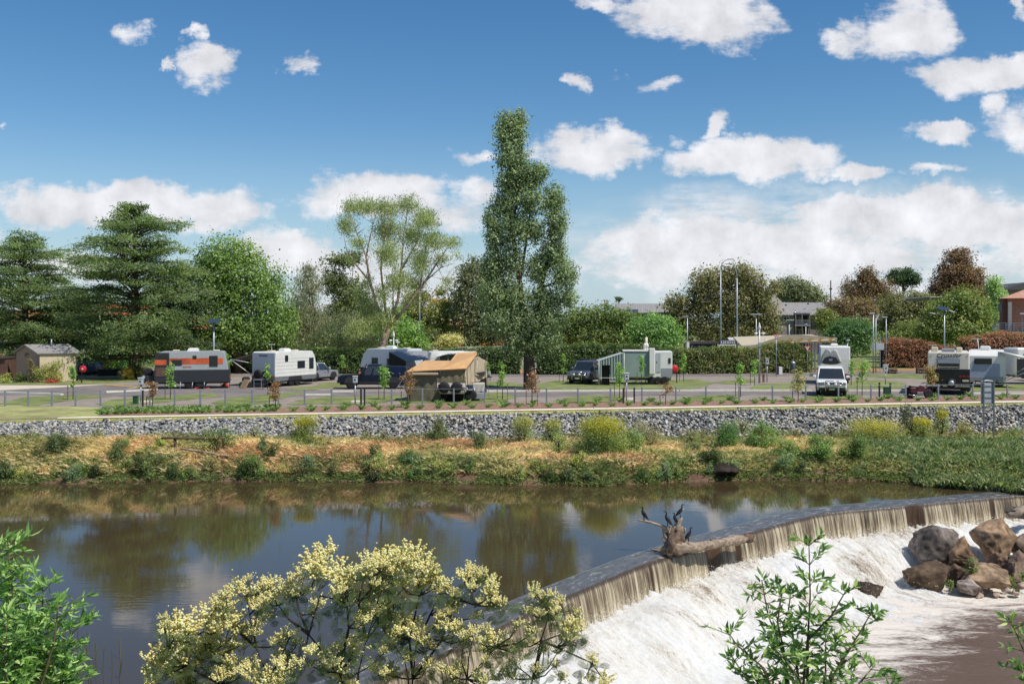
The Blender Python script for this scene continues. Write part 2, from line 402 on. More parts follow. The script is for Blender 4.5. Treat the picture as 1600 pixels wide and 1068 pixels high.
# ================================================================= THE SETTING
GROUND = attr_mat('ground', 0.0, 0.95, 0.1, bump=0.04, bscale=6, var=0.35, vscale=2.2)
PTS_EDGE = [(-900, 748), (0, 757), (200, 753), (400, 752), (640, 753), (800, 757), (950, 759), (1050, 753), (1200, 749), (1380, 752), (1500, 762), (1570, 766), (1640, 769), (1900, 770), (2500, 770)]
PTS_TOP = [(-900, 676), (0, 660), (60, 656), (250, 652), (400, 649.5), (600, 648), (800, 645), (1000, 641.5), (1200, 637.5), (1600, 632.5), (2500, 618)]
PTS_BOT = [(-900, 694), (0, 687), (200, 686), (400, 686), (600, 690), (800, 690), (1050, 688), (1200, 686), (1400, 684), (1600, 681), (2500, 670)]
PTS_ZB = [(-900, 2.0), (0, 1.85), (400, 1.5), (800, 1.27), (1200, 1.1), (1600, .94), (2500, .9)]
def ypath(p): return 654.7 - 0.017 * p
def cross(p):
    """polyline of (D, z) across the far bank in the vertical plane through photo column p"""
    De = CZ * F / (interp(p, PTS_EDGE) - HY)
    Dp = (CZ - 2.6) * F / (ypath(p) - HY); Dt = Dp - 1.2; Db = Dt - interp(p, [(0, 1.7), (800, 3.0)]); zb = CZ - (interp(p, PTS_BOT) - HY) * Db / F
    De = min(De, Db - 2.7) + (.55 * mnoise.noise(Vector((p * .021, 0, 5))) + .3 * mnoise.noise(Vector((p * .06, 0, 8)))) * (1 if p < 1450 else .15)
    low = -3.2 if p > 1560 else -.6
    return [(De - (2.5 if p > 1560 else .9), low), (De, 0.0), (De + .45, .30), (De + 1.3, .92), (lerp(De + 1.3, Db, .5), lerp(.95, zb, .6)), (Db, zb), (Dt, 2.50), (Dp - .1, 2.585), (Dp + 3.2, 2.59)]
SEG = [3, 4, 5, 6, 6, 6, 3, 2]
def bank_at(p, k):
    """k runs 0 at the water line, 1 at the foot of the stones, 2 at their top"""
    c = cross(p)
    if k <= 1:
        q = c[1:6]; ks = [0, .12, .3, .62, 1.0]
    else: q = [c[5], c[6]]; ks = [1, 2]
    D = float(np.interp(k, ks, [a[0] for a in q])); z = float(np.interp(k, ks, [a[1] for a in q]))
    X = (p - 800) * D / F
    if k <= 1: z += bump_bank(X, D) * math.sin(math.pi * min(1, max(0, k))) 
    return X, D, z
def bump_bank(X, D): return .22 * mnoise.noise(Vector((X * .45, D * .6, 0))) + .12 * mnoise.noise(Vector((X * 1.3, D * 1.6, 4)))
def build_bank():
    cols = list(range(-900, 2500, 9)); V = []; R = None
    for p in cols:
        c = cross(p); line = []
        for i, n in enumerate(SEG):
            for j in range(n):
                t = j / n; line.append((i, lerp(c[i][0], c[i+1][0], t), lerp(c[i][1], c[i+1][1], t)))
        line.append((7, c[-1][0], c[-1][1])); R = len(line)
        for i, D, z in line:
            X = (p - 800) * D / F
            if 1 <= i <= 4: z += bump_bank(X, D) * (.5 if i == 1 else 1)
            if i == 5: z -= .12
            V.append((X, D, z))
    V = np.array(V); n = len(cols); Fc = []; C = []
    soil = np.array(h2l('#7d624c')); soil2 = np.array(h2l('#5e4936')); gr = np.array(h2l('#7c8248')); straw = np.array(h2l('#a98c5c')); dark = np.array(h2l('#4a4a48')); mud = np.array(h2l('#6e5848'))
    for a in range(n - 1):
        for b in range(R - 1):
            Fc.append((a*R+b, (a+1)*R+b, (a+1)*R+b+1, a*R+b+1))
            X, D, z = V[a*R+b]; i = 0; k = b
            while k >= SEG[i]: k -= SEG[i]; i += 1
            f = .5 + .5 * mnoise.noise(Vector((X * .7, D * .7, 9)))
            if i <= 1: c = mud * (.8 + .4 * f)
            elif i == 2: c = soil * f + soil2 * (1 - f)
            elif i in (3, 4): c = (soil * .6 + straw * .4) * f + (gr * .6 + soil * .4) * (1 - f)
            elif i == 5: c = dark
            else: c = np.array(h2l('#8c9450')) * f + np.array(h2l('#b0a468')) * (1 - f)
            C.append(c)
    o = nmesh('river_bank', V, Fc, GROUND, None, np.array(C), smooth=True); tag(o, kind='structure')
build_bank()

# park ground and everything flush with it, each sheet 4 mm above the one below
ASPH = M('asphalt', '#78706c', 0.9, var=0.22, scale=0.6, bump=0.004)
GRAV = M('chip_seal', '#8f8378', 0.95, var=0.16, scale=0.8, bump=0.006)
CONC = M('pale_concrete', '#c9bda8', 0.85, var=0.10, scale=1.5, bump=0.003)
MULCH = M('bark_mulch', '#91705e', 0.95, var=0.5, scale=5, bump=0.03)
ORGM = M('orange_mulch', '#a97e58', 0.95, var=0.35, scale=3, bump=0.02)
TURF = M('turf', '#747c44', 0.95, var=0.32, scale=0.9, bump=0.03)
DRYT = M('dry_turf', '#9a9a60', 0.95, var=0.30, scale=0.45, bump=0.03)
LINE = M('white_line', '#d8d2c4', 0.7, var=0.08)
YEL = M('yellow_paint', '#c9a048', 0.7, var=0.1)
def sheet(name, pts, z, mat, jit=0.0, kind='structure', world=False, parent=None):
    """pts in photo pixels on the plane z"""
    P = [p if world else W(p[0], p[1], 2.6)[:2] for p in pts]; Q = []
    for i in range(len(P)):
        a = P[i]; b = P[(i + 1) % len(P)]; L = math.hypot(b[0]-a[0], b[1]-a[1]); n = max(1, int(L / .8)) if jit else 1
        for j in range(min(n, 60)):
            t = j / min(n, 60); q = [lerp(a[0], b[0], t), lerp(a[1], b[1], t)]
            if jit: 
                q[0] += jit * mnoise.noise(Vector((q[0] * .9, q[1] * .9, 3))); q[1] += jit * mnoise.noise(Vector((q[0] * .9, q[1] * .9, 8)))
            Q.append(q)
    bm = bmesh.new(); vs = [bm.verts.new((q[0], q[1], z)) for q in Q]; f = bm.faces.new(vs)
    if f.normal.z < 0: f.normal_flip()
    bmesh.ops.triangulate(bm, faces=[f]); bm.normal_update()
    for g in bm.faces:
        if g.normal.z < 0: g.normal_flip()
    me = bpy.data.meshes.new(name); bm.to_mesh(me); bm.free(); me.materials.append(mat)
    o = bpy.data.objects.new(name, me); COL.objects.link(o)
    if parent: o.parent = parent
    elif kind: o['kind'] = kind
    return o
Z0 = 2.6
def build_park():
    pts = [W(p, ypath(p) + .5, 2.6)[:2] for p in (-900, 0, 800, 1600, 2500)]
    far = [(9000, 60), (9000, 9000), (-9000, 9000), (-9000, 40)]
    mb = MB()
    ring = pts + far; mb.add([(x, y, Z0) for x, y in ring], [tuple(range(len(ring)))])
    o = mb.build('park_ground', GRAV); tag(o, kind='structure')
    bm = bmesh.new(); bm.from_mesh(o.data); bmesh.ops.triangulate(bm, faces=bm.faces[:]); bm.to_mesh(o.data); bm.free()
    sheet('far_ground', [(-3000, 582), (4600, 582), (4600, 510.2), (-3000, 510.2)], Z0 + .004, TURF)
    # sealed lanes
    sheet('park_road', [(-300, 611), (120, 604), (250, 599), (420, 603), (520, 611), (760, 612.5), (1040, 611), (1360, 611), (1600, 616), (1900, 618), (1900, 625), (1600, 622), (1360, 617), (1040, 618), (760, 620), (520, 619), (300, 622), (140, 618), (-300, 616)], Z0 + .004, ASPH)
    sheet('park_road', [(-200, 589), (500, 588), (1060, 588), (1420, 586), (1900, 586), (1900, 580), (1400, 580), (1060, 583.5), (500, 584.5), (-200, 584)], Z0 + .008, ASPH)
    sheet('concrete_apron', [(-200, 601), (110, 602), (168, 600), (110, 604), (0, 609.5), (-200, 613)], Z0 + .008, CONC, .1)
    sheet('footpath', [(p, ypath(p) + .6) for p in (90, 800, 1600, 2200)] + [(p, ypath(p) - 1.7) for p in (2200, 1600, 800, 90)], Z0 + .012, M('path_concrete', '#e2d6bd', .85, var=.08, scale=1.5))
    bed = [(p, ypath(p) - 2.1) for p in (150, 500, 800, 1200, 1600, 2200)] + [(2200, 606), (1600, 617.5), (1500, 620), (1360, 622), (1200, 625), (1040, 627), (800, 629.5), (560, 633), (420, 637), (300, 638), (180, 640.5)]
    sheet('mulch_bed', bed, Z0 + .016, MULCH, .5)
    sheet('mulch_strip', [(-100, 584), (1060, 583), (1430, 579), (1700, 579), (1700, 575), (1060, 577), (-100, 577)], Z0 + .012, ORGM, .4)
    sheet('lawn', [(-300, 632), (0, 632.5), (165, 637), (150, 650), (60, 653.2), (-300, 659)], Z0 + .012, DRYT, .3)
    tf = [
        [(0, 630), (40, 620), (95, 617.5), (150, 617), (175, 619), (120, 625), (85, 629), (60, 633), (0, 632)],
        [(150, 631), (178, 624), (235, 620), (330, 614), (345, 619), (250, 629), (175, 636)],
        [(330, 630), (360, 621), (430, 614.5), (480, 613), (440, 622), (400, 631), (340, 636)],
        [(440, 610), (460, 605), (520, 600), (556, 600), (520, 605), (480, 610)],
        [(455, 632), (470, 624), (520, 619), (560, 621), (500, 630)], [(500, 631), (560, 619), (625, 617), (640, 621), (600, 629), (545, 632)],
        [(640, 629), (645, 618), (745, 619), (775, 613), (810, 620), (780, 628), (700, 631)],
        [(865, 629), (890, 620), (930, 617), (975, 617.5), (960, 627), (920, 630)], [(1045, 626), (1080, 618.5), (1110, 617), (1166, 617.5), (1140, 625), (1100, 628)],
        [(1255, 623), (1260, 617.5), (1345, 617.5), (1350, 621), (1330, 624)], [(840, 609.5), (838, 600), (870, 594), (960, 596), (1085, 592), (1112, 598), (1096, 606), (1060, 610)],
        [(1110, 598), (1150, 593), (1180, 592), (1180, 597), (1140, 600)], [(1168, 609.5), (1180, 600), (1240, 598), (1262, 603), (1250, 609.5)],
        [(1322, 608), (1326, 596), (1360, 593), (1414, 597), (1410, 607)], [(1330, 585), (1440, 584), (1450, 592), (1370, 590)],
        [(1510, 612), (1520, 603), (1600, 598), (1720, 600), (1700, 612), (1580, 609)], [(500, 604.5), (500, 599), (535, 597), (560, 600), (540, 604)],
        [(745, 604), (755, 596), (800, 598), (830, 603), (790, 606)], [(-200, 601.5), (0, 596), (105, 596), (150, 591), (245, 589.5), (246, 594), (165, 598.5), (100, 601)]]
    for k, q in enumerate(tf): sheet('grass_patch', q, Z0 + .012 + .004 * (k % 2), TURF, .6)
    # kerbs and painted lines
    def strip(name, a, b, w, z, mat, h=0.0):
        A_ = np.array(W(*a)[:2]); B_ = np.array(W(*b)[:2]); d = (B_ - A_) / np.linalg.norm(B_ - A_); nn = np.array([-d[1], d[0]]) * w / 2
        P = [A_ - nn, B_ - nn, B_ + nn, A_ + nn]
        if h: o = MB().loft([[(p[0], p[1], Z0) for p in P], [(p[0], p[1], Z0 + h) for p in P]]).build(name, mat)
        else: o = MB().add([(p[0], p[1], z) for p in P], [(0, 1, 2, 3)]).build(name, mat)
        return tag(o, kind='structure')
    for a, b in [((760, 611.8), (1060, 610.8)), ((1062, 610.8), (1268, 610.6)), ((1325, 610.6), (1418, 611)), ((1520, 615.6), (1800, 616)), ((165, 613.2), (245, 609.4)), ((520, 612.5), (552, 612.3)), ((476, 617.6), (518, 617.2)), ((-60, 611.8), (97, 617.3))]:
        strip('kerb', a, b, .28, 0, LINE, .12)
    strip('kerb', (1040, 583.4), (1225, 581.5), .3, 0, CONC, .12); strip('kerb', (-50, 590.2), (190, 588.8), .3, 0, CONC, .1)
    for k in range(6): strip('speed_hump_stripe', (166 + 11 * k, 600.6 + .9 * k), (173 + 11.5 * k, 601.6 + .9 * k), .5, Z0 + .022, YEL)
    strip('road_line', (200, 607.6), (232, 602.2), .12, Z0 + .022, LINE)
build_park()

# distant hills
def hills():
    V = []; n = 140; rows = [(900, 0), (1100, .45), (1500, 1), (1900, .6)]
    for r, (D, hh) in enumerate(rows):
        for i in range(n):
            px = -1500 + 4600 * i / (n - 1)
            h = 14 + 26 * abs(mnoise.noise(Vector((i * .09, 3, 0)))) + 6 * mnoise.noise(Vector((i * .4, 9, 0)))
            V.append(((px - 800) * D / F, D, 2.4 + hh * h))
    Fc = [(a*n+b, a*n+b+1, (a+1)*n+b+1, (a+1)*n+b) for a in range(3) for b in range(n-1)]
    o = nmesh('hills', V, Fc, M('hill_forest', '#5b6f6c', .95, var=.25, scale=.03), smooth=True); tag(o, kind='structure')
hills()

# near bank under the camera
def near_bank():
    V = []; nx, ny = 120, 60
    for j in range(ny):
        for i in range(nx):
            X = -60 + 120 * i / (nx - 1); Y = -25 + 49.5 * j / (ny - 1)
            z = 5.9 - .376 * max(0, Y) + (.12 * mnoise.noise(Vector((X * .4, Y * .4, 1))))
            if Y > 17 and X < -3: z = min(z, -.5)
            V.append((X, Y, z))
    Fc = [(j*nx+i, j*nx+i+1, (j+1)*nx+i+1, (j+1)*nx+i) for j in range(ny-1) for i in range(nx-1)]
    o = nmesh('near_bank', V, Fc, M('bank_grass', '#6a7040', .95, var=.4, scale=1.2, bump=.05), smooth=True); tag(o, kind='structure')
near_bank()

# ---------------------------------------------------------------- river and weir
LIP_PX = [(760, 985), (820, 955), (900, 921), (1000, 880), (1100, 848.5), (1190, 824), (1240, 810.5), (1275, 801.5), (1310, 797.5), (1360, 793), (1420, 788), (1500, 780), (1600, 772), (1700, 765)]
ZL = -0.07
def weir_line():
    P = [np.array(W(x, y, ZL)[:2]) for x, y in LIP_PX]
    d = P[0] - P[3]; d /= np.linalg.norm(d); P = [P[0] + d * 11] + P
    Q = []
    for i in range(len(P) - 1):
        n = max(2, int(np.linalg.norm(P[i+1] - P[i]) / .25))
        for k in range(n): Q.append(P[i] + (P[i+1] - P[i]) * k / n)
    Q.append(P[-1]); Q = np.array(Q)
    for _ in range(6): Q[1:-1] = (Q[:-2] + Q[1:-1] * 2 + Q[2:]) / 4
    return Q
WL = weir_line(); SL = np.concatenate([[0], np.cumsum(np.linalg.norm(np.diff(WL, axis=0), axis=1))]); LT = SL[-1]
TAN = np.gradient(WL, axis=0); TAN /= np.linalg.norm(TAN, axis=1)[:, None]; NRM = np.stack([TAN[:, 1], -TAN[:, 0]], 1)   # downstream side
def wp(s, t=0.0):
    x = np.interp(s, SL, WL[:, 0]); y = np.interp(s, SL, WL[:, 1]); nx = np.interp(s, SL, NRM[:, 0]); ny = np.interp(s, SL, NRM[:, 1])
    return x + nx * t, y + ny * t
def s_of_px(px):
    X, Y = WL[:, 0], WL[:, 1]; P = 800 + X / Y * F; return float(np.interp(px, P, SL))

def water_mats():
    m = bpy.data.materials.new('river_water'); m.use_nodes = True; t = NT(m.node_tree); t.n.clear()
    out = t.new('ShaderNodeOutputMaterial'); b = t.new('ShaderNodeBsdfPrincipled'); tc = t.new('ShaderNodeTexCoord'); v = tc.outputs['Object']
    b.inputs['Base Color'].default_value = h2l('#463b28') + (1,); b.inputs['Roughness'].default_value = .03; b.inputs['IOR'].default_value = 1.48
    n1 = t.noise(t.vmath('MULTIPLY', v, (.55, 2.3, 1)), 2.0, 3, .5, .3); n2 = t.noise(t.vmath('MULTIPLY', v, (.12, .2, 1)), 1.0, 3, .5)
    n3 = t.noise(t.vmath('MULTIPLY', v, (1.2, 3.5, 1)), 4.5, 2, .5)
    amp = t.math('MULTIPLY_ADD', t.smooth(n2, .45, .66), .8, .2)
    h = t.math('MULTIPLY', t.math('ADD', n1, t.math('MULTIPLY', n3, .22)), amp)
    bn = t.new('ShaderNodeBump'); bn.inputs['Strength'].default_value = .5; bn.inputs['Distance'].default_value = .0065
    t.l.new(h, bn.inputs['Height']); t.l.new(bn.outputs[0], b.inputs['Normal']); t.l.new(b.outputs[0], out.inputs[0])
    # fast thin water over the crest
    m2 = bpy.data.materials.new('crest_water'); m2.use_nodes = True; t = NT(m2.node_tree); t.n.clear()
    out = t.new('ShaderNodeOutputMaterial'); b = t.new('ShaderNodeBsdfPrincipled'); a = t.new('ShaderNodeAttribute', attribute_name='flow'); v = a.outputs['Vector']
    n = t.noise(t.vmath('MULTIPLY', v, (1.3, 5.0, 1)), 1.6, 5, .6, .6)
    t.l.new(t.ramp(n, [(.35, h2l('#4b4a48')), (.58, h2l('#5f5f60')), (.70, h2l('#a09a90'))]), b.inputs['Base Color'])
    b.inputs['Roughness'].default_value = .22; b.inputs['IOR'].default_value = 1.5
    bn = t.new('ShaderNodeBump'); bn.inputs['Strength'].default_value = .9; bn.inputs['Distance'].default_value = .05
    t.l.new(n, bn.inputs['Height']); t.l.new(bn.outputs[0], b.inputs['Normal']); t.l.new(b.outputs[0], out.inputs[0])
    # falling sheet
    m3 = bpy.data.materials.new('falling_water'); m3.use_nodes = True; t = NT(m3.node_tree); t.n.clear()
    out = t.new('ShaderNodeOutputMaterial'); b = t.new('ShaderNodeBsdfPrincipled'); a = t.new('ShaderNodeAttribute', attribute_name='flow'); v = a.outputs['Vector']
    sx = t.new('ShaderNodeSeparateXYZ'); t.l.new(v, sx.inputs[0])
    n = t.noise(t.vmath('MULTIPLY', v, (7.0, .5, 1)), 1.0, 5, .7, .15); n2 = t.noise(t.vmath('MULTIPLY', v, (.8, .3, 1)), 1.0, 3, .5)
    n3 = t.noise(t.vmath('MULTIPLY', v, (26.0, 1.6, 1)), 1.0, 3, .6)
    f = t.math('ADD', t.math('ADD', t.math('MULTIPLY', n, .62), t.math('MULTIPLY', n3, .38)), t.math('MULTIPLY_ADD', n2, .30, -.15))
    nb = t.noise(t.vmath('MULTIPLY', v, (14, 9, 1)), 1.6, 4, .7); tt = sx.outputs[1]
    f = t.math('ADD', f, t.math('MULTIPLY', t.smooth(tt, .35, 1.0), t.math('MULTIPLY_ADD', nb, .9, -.33))); f = t.math('SUBTRACT', f, t.math('MULTIPLY', t.math('SUBTRACT', 1.0, t.smooth(tt, .02, .16)), .16)); f = t.math('SUBTRACT', f, t.math('MULTIPLY', sx.outputs[2], 1.0))
    t.l.new(t.ramp(f, [(.0, h2l('#4a3524')), (.38, h2l('#41352a')), (.47, h2l('#6b5d4a')), (.55, h2l('#a09278')), (.63, h2l('#c8bda4')), (.74, h2l('#f0eadc'))]), b.inputs['Base Color'])
    b.inputs['Roughness'].default_value = .38
    bn = t.new('ShaderNodeBump'); bn.inputs['Strength'].default_value = .9; bn.inputs['Distance'].default_value = .04
    t.l.new(f, bn.inputs['Height']); t.l.new(bn.outputs[0], b.inputs['Normal']); t.l.new(b.outputs[0], out.inputs[0])
    # white water
    m4 = bpy.data.materials.new('white_water'); m4.use_nodes = True; t = NT(m4.node_tree); t.n.clear()
    out = t.new('ShaderNodeOutputMaterial'); b = t.new('ShaderNodeBsdfPrincipled'); a = t.new('ShaderNodeAttribute', attribute_name='flow'); v = a.outputs['Vector']
    sx = t.new('ShaderNodeSeparateXYZ'); t.l.new(v, sx.inputs[0])
    vs = t.vmath('MULTIPLY', v, (2.6, .8, 0)); n = t.noise(vs, 1.6, 10, .78, .5); n5 = t.noise(t.vmath('MULTIPLY', v, (7, 3.0, 0)), 2.0, 8, .82); n6 = t.noise(t.vmath('MULTIPLY', v, (2.2, 1.5, 0)), 1.6, 6, .7, 1.2); n2 = t.noise(t.vmath('MULTIPLY', v, (.3, .25, 0)), 1.0, 3, .5)
    f = t.math('ADD', t.math('MULTIPLY', n, .5), t.math('MULTIPLY', n5, .5)); f = t.math('ADD', f, t.math('MULTIPLY_ADD', n2, .55, -.27)); f = t.math('SUBTRACT', t.math('MULTIPLY_ADD', f, 1.45, -.225), sx.outputs[2])
    t.l.new(t.ramp(f, [(.20, h2l('#6a5846')), (.30, h2l('#a39280')), (.36, h2l('#d2c8b8')), (.41, h2l('#eee8dd')), (.56, h2l('#fbf8f2'))]), b.inputs['Base Color'])
    b.inputs['Roughness'].default_value = .75; b.inputs['Specular IOR Level'].default_value = .25
    bn = t.new('ShaderNodeBump'); bn.inputs['Strength'].default_value = 1.0; bn.inputs['Distance'].default_value = .2
    t.l.new(t.math('ADD', t.math('MULTIPLY', n6, 1.3), t.math('MULTIPLY', n5, .7)), bn.inputs['Height']); t.l.new(bn.outputs[0], b.inputs['Normal'])
    b.inputs['Subsurface Weight'].default_value = .6; b.inputs['Subsurface Radius'].default_value = (.25, .24, .22); b.inputs['Subsurface Scale'].default_value = 1.0; t.l.new(b.outputs[0], out.inputs[0])
    # pool below
    m5 = bpy.data.materials.new('pool_water'); m5.use_nodes = True; t = NT(m5.node_tree); t.n.clear()
    out = t.new('ShaderNodeOutputMaterial'); b = t.new('ShaderNodeBsdfPrincipled'); g = t.new('ShaderNodeNewGeometry'); v = g.outputs['Position']
    a = t.new('ShaderNodeAttribute', attribute_name='flow'); sx = t.new('ShaderNodeSeparateXYZ'); t.l.new(a.outputs['Vector'], sx.inputs[0])
    n = t.noise(t.vmath('MULTIPLY', v, (.5, 1.5, 0)), 1.0, 9, .78, .9); n2 = t.noise(t.vmath('MULTIPLY', v, (5, 12, 0)), 1.0, 6, .75)
    f = t.math('ADD', t.math('ADD', t.math('MULTIPLY', n, .68), t.math('MULTIPLY', n2, .32)), t.math('MULTIPLY_ADD', sx.outputs[0], -.062, .17))
    fo = t.smooth(f, .47, .66)
    t.l.new(t.mix(fo, h2l('#6a564a') + (1,), h2l('#e4dacd') + (1,)), b.inputs['Base Color']); t.l.new(t.math('MULTIPLY_ADD', fo, .55, .16), b.inputs['Roughness'])
    b.inputs['IOR'].default_value = 1.34
    bn = t.new('ShaderNodeBump'); bn.inputs['Strength'].default_value = .8; bn.inputs['Distance'].default_value = .13
    t.l.new(t.math('ADD', n, t.math('MULTIPLY', n2, .35)), bn.inputs['Height']); t.l.new(bn.outputs[0], b.inputs['Normal']); t.l.new(b.outputs[0], out.inputs[0])
    return m, m2, m3, m4, m5
RIVER, CREST, FALL, WHITE, POOL = water_mats()

def river():
    # upstream surface: bounded by the crest's upstream edge
    ss = np.linspace(0, LT, 90); ex, ey = wp(ss, -0.78)
    ring = [(float(a), float(b)) for a, b in zip(ex, ey)] + [(60, 60), (-90, 62), (-90, 12), (float(ex[0]) - 4, 12)]
    sheet('river', ring, 0.0, RIVER, world=True)
    # crest: a broad slab the water slides over
    S = np.arange(0, LT, .12); T = np.linspace(-0.78, 0.06, 10); V = []; A_ = []
    for t in T:
        k = (t + 0.78) / .84; x, y = wp(S, t); z = -.005 + (ZL - .05) * k ** 1.6 + (-.06 if t > 0 else 0)
        nz = np.array([mnoise.noise(Vector((s * 2.2, t * 1.1, 0))) for s in S]) * .018 * (k > 0) * (k < .99)
        V.append(np.stack([x, y, z + nz], 1)); A_.append(np.stack([S, np.full_like(S, t), np.zeros_like(S)], 1))
    n = len(S); V = np.concatenate(V); Fc = [(a*n+b, a*n+b+1, (a+1)*n+b+1, (a+1)*n+b) for a in range(len(T)-1) for b in range(n-1)]
    o = nmesh('weir_crest_water', V, Fc, CREST, smooth=True, attr=np.concatenate(A_)); tag(o, kind='structure')
    # concrete weir wall behind the falling sheet
    mb = MB(); S2 = np.linspace(0, LT, 120); rings = []
    for s in S2:
        a = wp(s, -.74); b = wp(s, -.06); rings.append([(a[0], a[1], -3.2), (b[0], b[1], -3.2), (b[0], b[1], -.2), (a[0], a[1], -.12)])
    o = mb.loft(rings).build('weir_wall', M('weir_concrete', '#5d4633', .7, var=.4, scale=2, bump=.02)); tag(o, kind='structure')
    # falling curtain with ribs
    gaps = [(s_of_px(1108), .42, 1), (s_of_px(1146), .16, .6), (s_of_px(1424), .4, 1), (s_of_px(870), .1, .35), (s_of_px(1010), .08, .3), (s_of_px(1545), .12, .3)]
    S = np.arange(0, LT, .022); T = np.linspace(0, 1, 12); V = []; A_ = []
    rib = np.array([mnoise.noise(Vector((s * 7, 0, 0))) * .6 + mnoise.noise(Vector((s * 19, 3, 0))) * .4 for s in S])
    gap = np.zeros_like(S)
    for g, w, k in gaps: gap = np.maximum(gap, k * np.clip(1.25 - np.abs(S - g) / w, 0, 1))
    foot = -1.12 + .10 * np.array([mnoise.noise(Vector((s * .5, 7, 0))) for s in S])
    for t in T:
        out = .05 + .30 * t ** .65 + rib * .08 * (.3 + t) - gap * .22 * min(1, t * 2)
        x, y = wp(S, out); z = ZL - .03 + (foot - .25 - ZL) * (t ** 1.15)
        V.append(np.stack([x, y, z], 1)); A_.append(np.stack([S + .02 * rib, np.full_like(S, t), gap], 1))
    n = len(S); V = np.concatenate(V)
    b = np.arange(n - 1); Fc = np.concatenate([np.stack([a*n+b, a*n+b+1, (a+1)*n+b+1, (a+1)*n+b], 1) for a in range(len(T)-1)])
    o = nmesh('waterfall_curtain', V, Fc, FALL, smooth=True, attr=np.concatenate(A_)); tag(o, kind='structure')
river()

